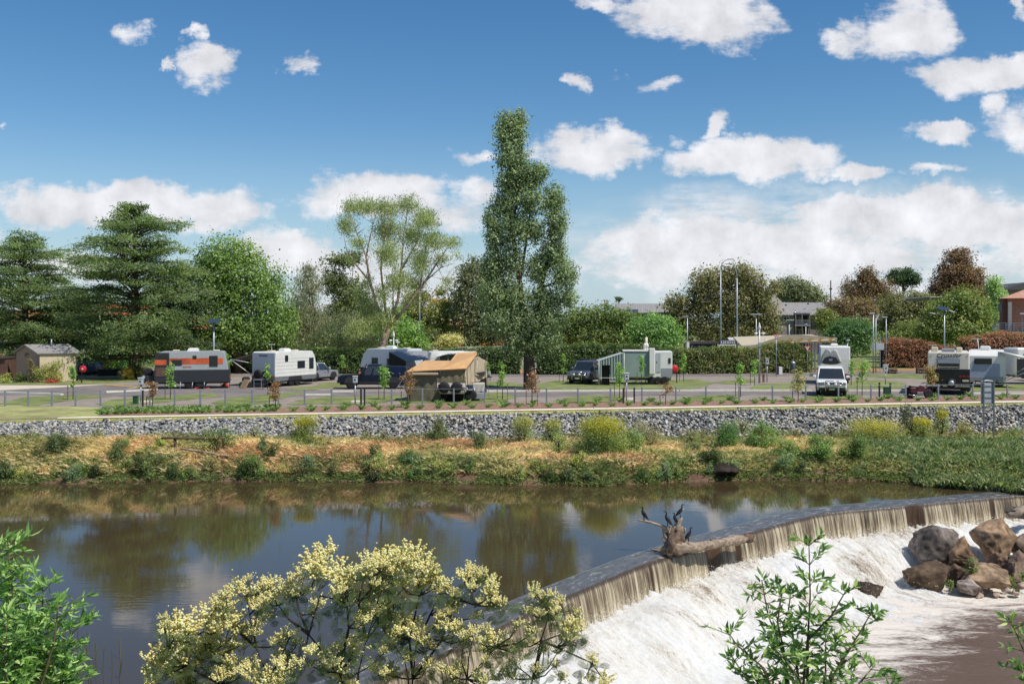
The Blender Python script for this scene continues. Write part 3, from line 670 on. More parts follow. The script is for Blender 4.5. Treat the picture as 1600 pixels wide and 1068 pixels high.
ROCKS = []   # (x, y, r, top z) of rocks that part the white water
def cascade():
    st = .06; xs = np.arange(-8, 33, st); ys = np.arange(15, 46, st); GX, GY = np.meshgrid(xs, ys); P = np.stack([GX.ravel(), GY.ravel()], 1)
    Ws = WL[::2]; Ss = SL[::2]; Nn = NRM[::2]
    best = np.full(len(P), 1e9); bi = np.zeros(len(P), int)
    for i in range(len(Ws)):
        d = np.sum((P - Ws[i]) ** 2, 1); k = d < best; best[k] = d[k]; bi[k] = i
    side = np.sum((P - Ws[bi]) * Nn[bi], 1); tang = np.stack([-Nn[bi][:, 1], Nn[bi][:, 0]], 1)
    t = np.where(side > 0, np.sqrt(best), -np.sqrt(best)); s = Ss[bi] + np.sum((P - Ws[bi]) * tang, 1) * 1.0
    vis = (P[:, 0] / P[:, 1] * F + 800 < 1720) & (P[:, 0] / P[:, 1] * F + 800 > 480)
    ok = (t > .1) & (t < 6.6) & vis
    idx = -np.ones(len(P), int); idx[ok] = np.arange(ok.sum()); nxx = len(xs)
    V = np.zeros((ok.sum(), 3)); Pk = P[ok]; tk = t[ok]; sk = s[ok]
    off = np.array([mnoise.noise(Vector((a * .35, 0, 4))) * .9 + mnoise.noise(Vector((a * 1.3, 0, 7))) * .35 for a in sk]); sm = np.clip((tk - .9 - off) / 2.9, 0, 1); sm2 = np.clip(tk / 5, 0, 1); z = -1.08 - 1.10 * sm * sm * (3 - 2 * sm) - .37 * sm2
    nz = np.array([mnoise.noise(Vector((a * 1.1, b * .4, 0))) * .12 + mnoise.noise(Vector((a * 3.1, b * .8, 5))) * .08 + mnoise.noise(Vector((a * 7, b * 1.8, 9))) * .07 + mnoise.noise(Vector((a * 13, b * 4.5, 2))) * .05 for a, b in zip(sk, tk)])
    mound = np.zeros(len(tk)); dark = np.zeros(len(tk))
    for (cx, cy, r, h, dk) in [(W(1352, 903, -2.1)[0], W(1352, 903, -2.1)[1], .75, .45, .10), (W(1190, 930, -1.6)[0], W(1190, 930, -1.6)[1], .7, .25, .16), (W(1150, 905, -1.5)[0], W(1150, 905, -1.5)[1], .9, .2, .12), (W(1190, 960, -2)[0], W(1190, 960, -2)[1], .6, .15, .16), (W(1450, 835, -1.3)[0], W(1450, 835, -1.3)[1], 1.3, .1, .05), (W(1045, 1000, -1.9)[0], W(1045, 1000, -1.9)[1], .9, .2, .13), (W(1060, 1040, -2.1)[0], W(1060, 1040, -2.1)[1], .8, .2, .12)]:
        g = np.exp(-((Pk[:, 0] - cx) ** 2 + (Pk[:, 1] - cy) ** 2) / (r * r)); mound += g * h; dark += g * dk
    fade = np.clip(tk / .15, 0, 1) * (1 + 1.1 * np.exp(-tk / .5)) * np.clip((6.6 - tk) / 1.2, 0, 1)
    z = z + nz * fade + mound; z = np.where(tk > 5.3, np.maximum(z, -2.56 + .0 * z), z); z = np.where(tk > 6.2, -2.56, z)
    V[:, 0] = Pk[:, 0]; V[:, 1] = Pk[:, 1]; V[:, 2] = z
    edge = np.clip(tk - 5.0, 0, 1.6) * .05
    ii = np.arange(len(P)).reshape(GX.shape); q = np.stack([ii[:-1, :-1], ii[:-1, 1:], ii[1:, 1:], ii[1:, :-1]], -1).reshape(-1, 4); q = idx[q]; q = q[(q >= 0).all(1)]
    o = nmesh('white_water', V, q, WHITE, smooth=True, attr=np.stack([sk, tk, dark + edge], 1)); tag(o, kind='structure')
    # pool surface with the distance from the cascade stored for the foam
    st = .5; xs = np.arange(-10, 45, st); ys = np.arange(12, 46, st); GX, GY = np.meshgrid(xs, ys); P = np.stack([GX.ravel(), GY.ravel()], 1)
    best = np.full(len(P), 1e9); bi = np.zeros(len(P), int)
    for i in range(len(Ws)):
        d = np.sum((P - Ws[i]) ** 2, 1); k = d < best; best[k] = d[k]; bi[k] = i
    side = np.sum((P - Ws[bi]) * Nn[bi], 1); t = np.where(side > 0, np.sqrt(best), -1)
    ok = t > .3; idx = -np.ones(len(P), int); idx[ok] = np.arange(ok.sum()); ii = np.arange(len(P)).reshape(GX.shape)
    q = np.stack([ii[:-1, :-1], ii[:-1, 1:], ii[1:, 1:], ii[1:, :-1]], -1).reshape(-1, 4); q = idx[q]; q = q[(q >= 0).all(1)]
    V = np.concatenate([P[ok], np.full((ok.sum(), 1), -2.5)], 1)
    o = nmesh('pool', V, q, POOL, smooth=True, attr=np.stack([t[ok] - 5, 0 * t[ok], 0 * t[ok]], 1)); tag(o, kind='structure')
    # flying drops along the foot of the curtain and over the white water
    n = 45000; s_ = RNG.uniform(0, LT, n); tt = np.abs(RNG.normal(0, 1.0, n)) * RNG.choice([.35, 2.2], n) + .25; x, y = wp(s_, tt)
    sm = np.clip(tt / 4.9, 0, 1); zz = -1.05 - 1.4 * sm + np.abs(RNG.normal(0, .13, n)) + .03
    C = np.stack([x, y, zz], 1); r = RNG.uniform(.006, .026, n)[:, None]; k = RNG.normal(size=(n, 3, 3)); k /= np.linalg.norm(k, axis=2, keepdims=True)
    V = (C[:, None, :] + k * r[:, None]).reshape(-1, 3)
    o = nmesh('spray', V, np.arange(3 * n).reshape(n, 3), M('spray_white', '#f2eee4', .8, var=0)); tag(o, 'fine white spray drops above the churning water below the weir', 'spray', kind='stuff')
cascade()

# ---------------------------------------------------------------- rocks
def rock_mesh(name, seed, rx, ry, rz, sub=4, amp=.13, col='#8a7460', col2='#4d4038'):
    rn = random.Random(seed); bm = bmesh.new()
    for _ in range(15):
        v = Vector((rn.gauss(0, 1), rn.gauss(0, 1), rn.gauss(0, 1))).normalized(); bm.verts.new((v.x * rx * rn.uniform(.8, 1.1), v.y * ry * rn.uniform(.8, 1.1), v.z * rz * rn.uniform(.8, 1.1)))
    r = bmesh.ops.convex_hull(bm, input=bm.verts[:]); bmesh.ops.delete(bm, geom=[g for g in r['geom_interior'] if isinstance(g, bmesh.types.BMVert)], context='VERTS')
    bmesh.ops.triangulate(bm, faces=bm.faces[:])
    for k in range(sub):
        if k == 0: bmesh.ops.smooth_vert(bm, verts=bm.verts[:], factor=.08, use_axis_x=True, use_axis_y=True, use_axis_z=True)
        bmesh.ops.subdivide_edges(bm, edges=bm.edges[:], cuts=1, use_grid_fill=True)
    m = (rx + ry + rz) / 3
    for v in bm.verts:
        p = v.co / m; q = Vector((seed * 3.1, 0, 0))
        cr = abs(mnoise.noise(p * 1.3 + q)); v.co += v.co.normalized() * m * (amp * .45 * mnoise.noise(p * 1.5 + q) + amp * .38 * mnoise.noise(p * 4.5 + q) + amp * .25 * mnoise.noise(p * 11 + q))
    me = bpy.data.meshes.new(name); bm.to_mesh(me); bm.free()
    a = me.attributes.new('col', 'FLOAT_COLOR', 'FACE'); c1 = Vector(h2l(col)); c2 = Vector(h2l(col2)); dat = []
    for f in me.polygons:
        k = .5 + 1.1 * mnoise.noise(f.center / m * 1.1 + Vector((seed, 5, 0))) + .5 * mnoise.noise(f.center / m * 5 + Vector((seed, 1, 0))); k = min(1, max(0, k + .15))
        c = c2.lerp(c1, k); dat += [c.x, c.y, c.z, 1]
    a.data.foreach_set('color', dat); me.materials.append(STONE); me.polygons.foreach_set('use_smooth', [True] * len(me.polygons)); return me
def rock(label, px, py, D, w, h, seed, col='#9b8068', col2='#54443a', rz=0, dep=1.0, name='boulder', group='boulders below the weir', cat='rock', tilt=0):
    x, y, z = A(px, D, py); s = D / F; rx = w * s / 2; rzz = h * s / 2
    me = rock_mesh(name, seed, rx * 1.08, rx * dep, rzz * 1.25, 4 if w > 30 else 2, col=col, col2=col2)
    o = bpy.data.objects.new(name, me); COL.objects.link(o); o.location = (x, y, z); o.rotation_euler = (math.radians(tilt), math.radians(tilt * .7), math.radians(rz)); tag(o, label, cat, group); return o
BR, BD = '#9c7e66', '#4a3a30'
rock('dark wet boulder with pale wet top, leftmost of the upper boulders beside the white water', 1466, 856, 39.6, 84, 62, 3, '#857a72', '#463e38')
rock('tall brown boulder with rounded top, highest and rightmost of the big boulders', 1548, 852, 40.3, 78, 74, 11, '#ad9074', '#65533f')
rock('cracked brown boulder wedged between the dark boulder and the tall brown one', 1500, 872, 39.2, 66, 66, 5, '#9c7f66', '#50402f', tilt=12)
rock('dark brown wet boulder at the front left of the rock pile, foam at its foot', 1446, 902, 38.0, 76, 54, 8, '#6e5c4a', '#382e24', tilt=-8)
rock('low tan boulder at the front of the rock pile above the brown pool', 1540, 905, 37.6, 84, 46, 14, '#b0967a', '#625040', tilt=6)
rock('small grey boulder at the water edge in front of the low tan boulder', 1516, 916, 37.2, 46, 26, 17, '#a89a90', '#66584e')
rock('grey brown boulder cut off by the right edge of the picture beside the pool', 1592, 893, 38.4, 72, 56, 21, '#8d7868', '#4a3d34')
rock('dark flat boulder against the right end of the weir', 1592, 800, 42.6, 44, 20, 23, '#5a5048', '#302a26')
rock('dark rock half under the white water, ringed by foam', 1352, 922, 37.2, 56, 46, 27, '#5c4c42', '#332a25')
rock('narrow dark rock between the front left boulder and the low tan boulder', 1500, 900, 38.6, 50, 40, 31, '#6a5648', '#372d27')
rock('flat brown rock beneath the tall brown boulder at the right', 1572, 880, 38.9, 60, 40, 61, '#957a62', '#4e3f32')
rock('wet dark slab between the tall brown boulder and the right edge', 1600, 858, 40.5, 50, 40, 67, '#7a6a5c', '#3c322c')
for k, (x, y, w) in enumerate([(1572, 921, 16), (1586, 926, 13), (1556, 928, 12), (1531, 931, 14), (1597, 915, 18)]):
    rock(['small pale stone, second from right on the pool edge by the low tan boulder'.replace('second from right', w2) for w2 in ('middle one', 'second from right', 'second from left', 'leftmost one', 'rightmost one')][k], x, y, 36.9, w, w * .7, 40 + k, '#b09c8c', '#7c6a5c', name='stone', group='small stones on the pool edge')

# ---------------------------------------------------------------- riprap
def riprap():
    shades = ['#707274', '#8f908f', '#a9a7a2', '#b0ada6', '#bab6ae', '#7e8082', '#a4a098', '#989896', '#b8aa98', '#5c5e60']
    base = []; rn = random.Random(4)
    for k in range(14):
        bm = bmesh.new(); sc = (rn.uniform(.85, 1.35), rn.uniform(.7, 1.1), rn.uniform(.5, .9))
        for _ in range(9): v = Vector((rn.gauss(0, 1), rn.gauss(0, 1), rn.gauss(0, 1))).normalized(); bm.verts.new((v.x * sc[0], v.y * sc[1], v.z * sc[2]))
        r = bmesh.ops.convex_hull(bm, input=bm.verts[:]); bmesh.ops.triangulate(bm, faces=bm.faces[:]); bm.verts.index_update()
        base.append((np.array([v.co[:] for v in bm.verts]), np.array([[v.index for v in f.verts] for f in bm.faces]))); bm.free()
    root = thing('riprap_slope', 'grey rock armour slope of loose broken stones between path and river', 'rock slope', bank_at(800, 1.5)); off = np.array(root.location)
    n = 24000; P = RNG.uniform(-260, 1860, n); K = 1 + RNG.uniform(-.03, 1.02, n)
    size = np.where(RNG.uniform(size=n) < .25, RNG.uniform(.12, .17, n), RNG.uniform(.06, .12, n))
    pos = np.array([bank_at(p, max(1.001, k)) for p, k in zip(P, K)]); pos[:, 2] += RNG.uniform(-.1, .07, n)
    inv = (P > 5) & (P < 1595); order = np.argsort(-(size * inv)); big = set(order[:300].tolist())
    Vs, Fs, Cs = [], [], []; nv = 0
    ang = RNG.uniform(0, 6.283, (n, 3)); tone = RNG.integers(0, len(shades), n); lum = RNG.uniform(.75, 1.2, n)
    meshes = {}
    for i in range(n):
        R = np.array(Matrix.Rotation(ang[i, 0], 3, 'Z') @ Matrix.Rotation(.7 * math.sin(ang[i, 1]), 3, 'X'))
        if i in big:
            k = i % 40
            if k not in meshes:
                v, f = base[k % 14]; c = np.tile(np.array(h2l(shades[(k * 3) % len(shades)])), (len(f), 1))
                o = nmesh('stone', v, f, STONE, None, c); meshes[k] = o.data; bpy.data.objects.remove(o)
            o = bpy.data.objects.new('stone', meshes[k]); COL.objects.link(o); o.parent = root; o.location = Vector(pos[i]) - Vector(off)
            s = size[i]; o.scale = (s, s, s); o.rotation_euler = (.5 * math.sin(ang[i, 1]), .4 * math.sin(ang[i, 2]), ang[i, 0])
        else:
            v, f = base[i % 14]; Vs.append(v @ R.T * size[i] + pos[i]); Fs.append(f + nv); nv += len(v); Cs.append(np.tile(np.array(h2l(shades[tone[i]])) * lum[i], (len(f), 1)))
    o = nmesh('loose_stones', np.concatenate(Vs), np.concatenate(Fs), STONE, root, np.concatenate(Cs), off=off); tag(o, kind='stuff')
riprap()

# ---------------------------------------------------------------- grasses of the bank (past counting)
def blades(name, label, cat, n, pos, h, w, cols, lean=.45, curve=False, parent=None, off=None, tone=None, mat=None):
    pos = np.asarray(pos); n = len(pos); a = RNG.uniform(0, 2 * np.pi, n); wd = np.stack([np.cos(a), np.sin(a), 0 * a], 1)
    hh = h * RNG.uniform(.5, 1.25, n) if np.isscalar(h) else h * RNG.uniform(.6, 1.2, n)
    ln = RNG.normal(size=(n, 2)) * lean; up = unit(np.stack([ln[:, 0], ln[:, 1], np.ones(n)], 1))
    ww = w * RNG.uniform(.6, 1.4, n)
    p0 = pos - wd * ww[:, None] * .5; p1 = pos + wd * ww[:, None] * .5; mid = pos + up * hh[:, None] * .6; tip = pos + up * hh[:, None]; tip[:, :2] += ln * hh[:, None] * .45; tip[:, 2] -= .12 * hh
    V = np.stack([p0, p1, mid + wd * ww[:, None] * .4, tip], 1).reshape(-1, 3); Fc = np.arange(4 * n).reshape(n, 4)
    tn = RNG.uniform(size=n) if tone is None else np.clip(tone + RNG.normal(0, .10, n), 0, 1)
    o = nmesh(name, V, Fc, mat or GRASSM, parent, pick_cols(cols, tn, RNG.uniform(size=n)), off=off)
    if parent is None: tag(o, label, cat, kind='stuff')
    return o
def sample_bank(n, p0, p1, k0, k1, thr=None, seed=0, sc=(.35, .8)):
    out = []; 
    for _ in range(n):
        p = random.uniform(p0, p1); k = random.uniform(k0, k1) if callable(k0) is False else 0
        x, y, z = bank_at(p, k)
        if thr is not None and mnoise.noise(Vector((x * sc[0], y * sc[1], seed))) + random.uniform(-.15, .15) < thr: continue
        out.append((x, y, z - .03))
    return out
def bank_grass():
    dry = sample_bank(95000, -250, 1750, .14, 1.06, -.22, 3)
    d2 = np.array(dry); tone = np.array([.5 + .75 * mnoise.noise(Vector((x * .22, y * .35, 20))) for x, y, z in dry]) - np.clip((d2[:, 0] - 4) / 30, 0, .3)
    blades('dry_grass', 'straw and rust coloured dry grass covering the far river bank', 'dry grass', 0, dry, .34, .03, ['#a09c66', '#c2b17c', '#dcc796', '#e0c094', '#cda47a', '#bd9069'], .75, tone=tone)
    g = sample_bank(52000, -250, 1750, .12, 1.05, .12, 30, (.3, .5))
    blades('green_grass', 'patches of green grass among the dry grass on the far bank', 'grass', 0, g, .36, .03, ['#66763e', '#87924c', '#a8ac64'], .45)
    g = sample_bank(16000, -250, 1750, .9, 1.25, .0, 50, (.3, .5))
    blades('olive_grass', 'thin olive grass creeping into the foot of the rock slope', 'grass', 0, g, .30, .025, ['#6e7444', '#8c8e5a', '#a79c66'], .5)
    u = sample_bank(60000, -250, 1750, .0, .36, -.22, 44, (.6, .8))
    blades('bank_weeds', 'low dark weeds along the far water edge', 'weeds', 0, u, .26, .035, ['#55643a', '#74824a', '#98a05c'], .7)
    r = []
    for _ in range(46000):
        p = random.triangular(1330, 1720, 1500); k = random.uniform(-.04, .78); 
        if p < 1430 and k < .2 + random.uniform(-.1, .1) + (1430 - p) / 300: continue
        x, y, z = bank_at(p, max(0, k)); r.append((x, y - (0.5 * random.random() if k < .05 else 0), z - .05))
    blades('reed_bed', 'bright green reed bed at the right hand end of the far bank by the weir', 'reeds', 0, r, np.array([.52 + .34 * mnoise.noise(Vector((x * .8, y * .9, 2))) for x, y, z in r]), .019, ['#4e623a', '#6a804a', '#93a268', '#c8c09a'], .3)
    # turf strip and lawns: a fringe of short blades
    t = []
    for _ in range(15000):
        p = random.uniform(-200, 1800); y = ypath(p) + .9 + 4.4 * random.random(); t.append(W(p, y, 2.53))
    blades('verge_grass', 'narrow green verge between the stone slope and the pale path', 'grass', 0, t, .09, .03, ['#8a9450', '#a6a65c', '#c2b478'], .7)
bank_grass()
# ================================================================= TREES AND SHRUBS
def cedar(name, label, px, D, base_y, top_y, half_w, n, cols, trunk_r=.42, seed=1, lean=0, levels=26, skip_top=0):
    s = D / F; X = (px - 800) * s; t = thing(name, label, 'tree', (X, D, 2.6), 0, 'spreading cedars on the left'); rn = random.Random(seed)
    H = CZ - (top_y - HY) * s - 2.6; R = half_w * s
    mb = MB(); mb.tube([(0, 0, -.2), (.1, 0, H * .3), (.05 + lean * .5, 0, H * .65), (lean, 0, H * .985)], [trunk_r * 1.2, trunk_r * .9, trunk_r * .5, .05], 9, jit=.05); mb.build('trunk', BARK, t)
    mb = MB(); Cs = []; Ns = []; 
    for L in range(levels):
        f = (L + .3) / levels; z = H * (.13 + .86 * f); prof = (1 - f ** 3) ** .72 * (1.0 if f > .18 else .86) * (1.12 if (L % 5) in (0, 1) else .86)
        nb = rn.randint(5, 7)
        for b in range(nb):
            az = b * 6.283 / nb + rn.uniform(-.6, .6) + L * 1.3; zj = rn.uniform(-.5, .5) * H / levels * 1.6; r = max(.5, R * prof * rn.uniform(.5, 1.12)); rise = r * rn.uniform(.05, .42) * (1 if f > .3 else .3)
            pts = [];
            for k in range(6):
                q = k / 5; pts.append(Vector((math.cos(az) * r * q + lean * f, math.sin(az) * r * q, z + zj + rise * math.sin(q * 1.9) - .10 * r * q * q * (1.3 - f))))
            mb.tube([tuple(p) for p in pts], [trunk_r * .26 * (1 - f * .6) * (1 - .85 * k / 5) + .015 for k in range(6)], 4)
            m = int(1.5 * n / levels / nb * (.35 + 1.3 * prof))
            for _ in range(m):
                q = rn.uniform(.22, 1) ** .7; k = min(4, int(q * 5)); c = pts[k].lerp(pts[k+1], q * 5 - k)
                w = r * .30 * (1.15 - abs(q - .6)); side = rn.gauss(0, 1) * w * .55
                Cs.append((c.x - math.sin(az) * side, c.y + math.cos(az) * side, c.z + rn.gauss(.05, .10) - .13 * abs(side))); Ns.append((math.cos(az) * .25, math.sin(az) * .25, 1))
    mb.build('limbs', BARK, t)
    C = np.array(Cs); N = unit(np.array(Ns) + RNG.normal(size=C.shape) * .42); per = 3
    C = np.repeat(C, per, 0) + RNG.normal(size=(len(C) * per, 3)) * np.array([.32, .32, .16]); N = np.repeat(N, per, 0) + RNG.normal(size=(len(C), 3)) * .25
    tc = np.array([.5 + .5 * mnoise.noise(Vector(c) * .55) for c in C]); V, Fc = leaf_quads(C, unit(N), .27, .38)
    nmesh('crown', V, Fc, LEAF, t, pick_cols(cols, tc, RNG.uniform(size=len(C)))); return t
CED = ['#36452c', '#4b5e38', '#65784a', '#8a9760']
cedar('cedar_tree', 'tallest spreading cedar with flat layered branches behind the round dark bush', 210, 94, 590, 322, 120, 9500, CED, .5, 3)
cedar('cedar_tree', 'shorter layered cedar at the left edge behind the small tan shed', 38, 101, 585, 368, 108, 7500, CED, .42, 8)
cedar('cedar_tree', 'low dark cedar between the tall cedar and the round bright green tree', 283, 102, 575, 415, 72, 4200, ['#2f3f2c', '#43563a', '#5a6e4a'], .35, 12)
cedar('cedar_tree', 'low dark cedar between the two tall layered cedars', 122, 105, 575, 455, 78, 4200, ['#2f3f26', '#43552f', '#5e6f40'], .35, 17)

tree('plane_tree', 'dense round bright green tree with a dark underside right of the cedars', 'tree', 372, 104,
     [(352, 408, 44, 42), (338, 445, 44, 50), (390, 440, 56, 52), (420, 480, 44, 52), (350, 500, 58, 46), (400, 525, 54, 30), (340, 535, 40, 22), (325, 420, 26, 36), (378, 402, 30, 30), (438, 510, 26, 32)],
     ['#3f5426', '#546c30', '#6f883e', '#90a454'], 28000, .34, .95, .38)
tree('casuarina_tree', 'grey green drooping tree right of the round bright tree', 'tree', 480, 120,
     [(480, 452, 24, 36), (470, 495, 34, 34), (500, 520, 40, 34), (545, 520, 36, 36), (482, 425, 10, 14), (460, 530, 26, 24)], ['#4b5438', '#666c4c', '#858466', '#a09a80'], 15000, .34, .9, .25, droop=.75, aspect=.28)
tree('she_oak_tree', 'olive green tree with open top behind the leaning eucalypt, left of it', 'tree', 540, 128,
     [(530, 408, 26, 12), (552, 402, 22, 12), (520, 440, 24, 24), (550, 460, 30, 34), (540, 490, 40, 30), (575, 500, 26, 30)], ['#404a26', '#586234', '#78804a'], 12000, .34, .8, .25)
tree('acacia_bush', 'feathery grey green shrub above the hedge under the leaning eucalypt', 'shrub', 535, 109,
     [(520, 530, 40, 26), (560, 535, 36, 22), (490, 545, 30, 16)], ['#5a6540', '#7a8258', '#9a9c72'], 6000, .3, .8, .14, droop=.5, aspect=.3)
tree('young_elm', 'fresh light green tree behind the pole camera, beside the leaning eucalypt trunk', 'tree', 628, 112,
     [(605, 515, 22, 22), (635, 525, 28, 26), (612, 540, 34, 16), (655, 540, 20, 16), (618, 490, 12, 18)], ['#4c6c2e', '#65863a', '#8ca656'], 8000, .32, .75, .16)
tree('gum_tree', 'olive young gum between the leaning eucalypt and the double street lamp', 'tree', 668, 128,
     [(650, 480, 24, 24), (680, 490, 28, 24), (660, 465, 14, 12), (700, 485, 18, 16), (640, 500, 20, 22), (695, 510, 16, 18), (655, 515, 30, 18), (690, 455, 9, 9)], ['#4e5628', '#6e7436', '#959348'], 11000, .32, .7, .18)
tree('garden_shrub', 'pale flowering shrub below the brick house', 'shrub', 705, 118, [(705, 531, 20, 11), (690, 536, 14, 8)], ['#707044', '#a09a68', '#c0b684'], 2400, .26, .5, .1)
tree('garden_shrub', 'dark green shrub beside the pale flowering shrub below the brick house', 'shrub', 668, 119, [(672, 525, 18, 14), (650, 533, 14, 9)], ['#37441f', '#4e5a2c', '#6c6f40'], 2400, .28, .5, .1)
tree('gum_tree', 'dark grey green gum behind the left side of the poplar', 'tree', 745, 126,
     [(740, 425, 26, 24), (722, 460, 18, 30), (760, 460, 34, 40), (730, 495, 28, 26), (770, 510, 40, 30), (740, 525, 30, 18), (790, 490, 30, 40)], ['#3c4428', '#565c3a', '#747652', '#8e8c6c'], 20000, .34, .8, .3, droop=.35)
def eucalypt():
    D = 104; s = D / F; bx0, by0 = 590, 556; X = (bx0 - 800) * s; off = np.array([X, D, 2.6])
    t = thing('eucalyptus_tree', 'tall pale limbed eucalypt with open olive crown leaning right behind the caravans', 'tree', tuple(off))
    def P(px, py, dy=0): return ((px - 800) * s - X, dy, CZ - (py - HY) * s - 2.6)
    tk = MB(); tk.tube([P(588, 590), P(592, 555), P(600, 530), P(606, 512)], [.55, .46, .40, .34], 9, jit=.08); tk.build('trunk', BARKP, t)
    L = MB()
    limbs = [([(604, 516), (590, 480), (578, 440), (572, 400), (560, 370), (548, 340)], .2, 0), ([(606, 512), (600, 470), (594, 420), (598, 370), (592, 320)], .18, 1), ([(606, 512), (622, 470), (628, 420), (632, 370), (640, 325)], .2, -1),
        ([(606, 512), (640, 474), (664, 440), (682, 412), (704, 380)], .22, 0), ([(640, 474), (656, 450), (662, 400), (668, 350)], .13, 1), ([(664, 440), (690, 418), (712, 412)], .08, -1), ([(578, 440), (556, 412), (544, 392), (538, 360)], .11, -1),
        ([(603, 522), (585, 500), (572, 492), (560, 496)], .1, 1), ([(594, 420), (608, 380), (612, 335)], .1, -2), ([(628, 420), (648, 380), (655, 335)], .1, 2), ([(606, 512), (612, 490), (610, 440), (614, 400)], .12, 3), ([(572, 400), (580, 350), (574, 320)], .08, 2), ([(682, 412), (690, 430), (700, 448)], .05, 0), ([(640, 474), (668, 468), (680, 455)], .07, 2)]
    tips = []
    for pts, r, dy in limbs:
        n = len(pts); q = [P(a, b, dy * 1.2 * k / (n - 1)) for k, (a, b) in enumerate(pts)]
        L.tube(q, [r * (1 - .8 * k / (n - 1)) for k in range(n)], 6)
        for k in range(1, n):
            for _ in range(3):
                a = Vector(q[k-1]).lerp(Vector(q[k]), random.random()); g = a + Vector((random.uniform(-1.4, 1.4), random.uniform(-1.6, 1.6), random.uniform(.2, 1.6))); L.tube([tuple(a), tuple(g)], [.035, .012], 4)
    L.build('limbs', BARKP, t)
    bl = [(548, 322, 20, 16), (575, 322, 22, 17), (605, 326, 26, 18), (640, 322, 20, 16), (665, 345, 24, 18), (540, 352, 16, 20), (600, 358, 26, 24), (640, 365, 26, 24), (675, 375, 22, 20), (705, 380, 18, 12), (560, 380, 14, 12), (610, 400, 24, 24),
          (655, 405, 24, 22), (690, 405, 12, 10), (545, 405, 8, 8), (625, 440, 26, 22), (600, 460, 14, 22), (650, 445, 14, 16), (572, 480, 22, 24), (600, 500, 24, 22), (562, 512, 22, 20), (660, 425, 12, 12), (700, 440, 8, 10), (575, 440, 7, 12), (640, 470, 12, 14), (668, 340, 16, 12), (715, 400, 5, 6), (556, 455, 8, 8)]
    ell = [((a - 800) * s, D + random.uniform(-2, 2), CZ - (b - HY) * s, rx * s, max(rx, 16) * s, ry * s) for a, b, rx, ry in bl]
    V, Fc, col = foliage_arrays(ell, 42000, .23, .62, ['#525c34', '#6e7a46', '#8c965c', '#a6aa74'], 12, .7, .55, .26, .6)
    nmesh('crown', V, Fc, LEAF, t, col, off=off)
eucalypt()
def poplar():
    D = 77.5; s = D / F; X = (828 - 800) * s; off = np.array([X, D, 2.6]); t = thing('poplar_tree', 'very tall narrow poplar standing alone on the grass in the middle of the park', 'tree', tuple(off))
    def P(px, py, dy=0): return ((px - 800) * s - X, dy, CZ - (py - HY) * s - 2.6)
    tk = MB(); tk.tube([P(828, 614), P(828, 604), P(827, 580), P(826, 550), P(822, 500)], [.72, .52, .46, .42, .36], 10, jit=.06); tk.build('trunk', M('dark_bark', '#43382e', .9, var=.35, scale=4, bump=.03, stretch=(3, 3, .6)), t)
    L = MB()
    for pts, r, dy in [([(824, 520), (812, 440), (800, 360), (795, 280), (798, 180)], .28, 0), ([(826, 530), (846, 450), (856, 400), (866, 330), (868, 300)], .24, .6), ([(824, 530), (800, 480), (785, 430), (772, 370), (768, 330)], .18, -.5), ([(812, 440), (822, 380), (830, 320), (832, 260)], .15, 1), ([(846, 450), (870, 440), (888, 430)], .1, -.6), ([(826, 540), (850, 500), (880, 470)], .14, 1), ([(824, 540), (790, 510), (765, 470)], .14, 1), ([(800, 360), (810, 300), (816, 220), (815, 180)], .12, -.8), ([(800, 360), (785, 300), (783, 220)], .1, .6)]:
        n = len(pts); L.tube([P(a, b, dy * k / (n-1)) for k, (a, b) in enumerate(pts)], [r * (1 - .8 * k / (n-1)) for k in range(n)], 6)
    L.build('limbs', BARK, t)
    bl = [(800, 188, 27, 20), (797, 215, 26, 26), (801, 250, 28, 26), (800, 285, 30, 28), (830, 275, 22, 24), (848, 268, 12, 14), (792, 320, 26, 28), (826, 315, 24, 28), (864, 312, 20, 26), (768, 345, 13, 20), (775, 372, 18, 26), (805, 360, 24, 30), (832, 360, 18, 24), (868, 350, 20, 30),
          (770, 415, 20, 28), (800, 410, 24, 30), (865, 395, 22, 30), (840, 420, 18, 26), (880, 430, 20, 28), (768, 460, 24, 30), (800, 465, 30, 30), (850, 470, 26, 28), (885, 468, 20, 18), (780, 500, 28, 26), (825, 505, 34, 28), (862, 500, 26, 22), (810, 535, 30, 20), (848, 528, 30, 18), (830, 548, 24, 14)]
    ell = [((a - 800) * s, D + random.uniform(-.5, .5), CZ - (b - HY) * s, rx * s, max(rx, 20) * s * 1.1, ry * s) for a, b, rx, ry in bl]
    V, Fc, col = foliage_arrays(ell, 80000, .165, .38, ['#3a4830', '#546442', '#74845c', '#9aa680'], 15, 1.0, .25, .7, .52)
    nmesh('crown', V, Fc, LEAF, t, col, off=off)
poplar()
tree('laurel_tree', 'dark green spreading tree right of the poplar behind the hedge', 'tree', 930, 112, [(910, 500, 34, 22), (945, 495, 36, 20), (980, 505, 30, 20), (925, 525, 50, 20), (975, 528, 40, 18), (890, 515, 24, 22)], ['#37491f', '#4a5e2a', '#67763a', '#7c8546'], 14000, .32, .8, .25)
tree('elm_tree', 'fresh bright green tree behind the white square caravan', 'tree', 1030, 108, [(1020, 512, 34, 22), (1000, 525, 26, 20), (1045, 525, 24, 20), (1025, 538, 36, 14)], ['#4a6c34', '#60823f', '#84a058'], 9000, .32, .8, .2)
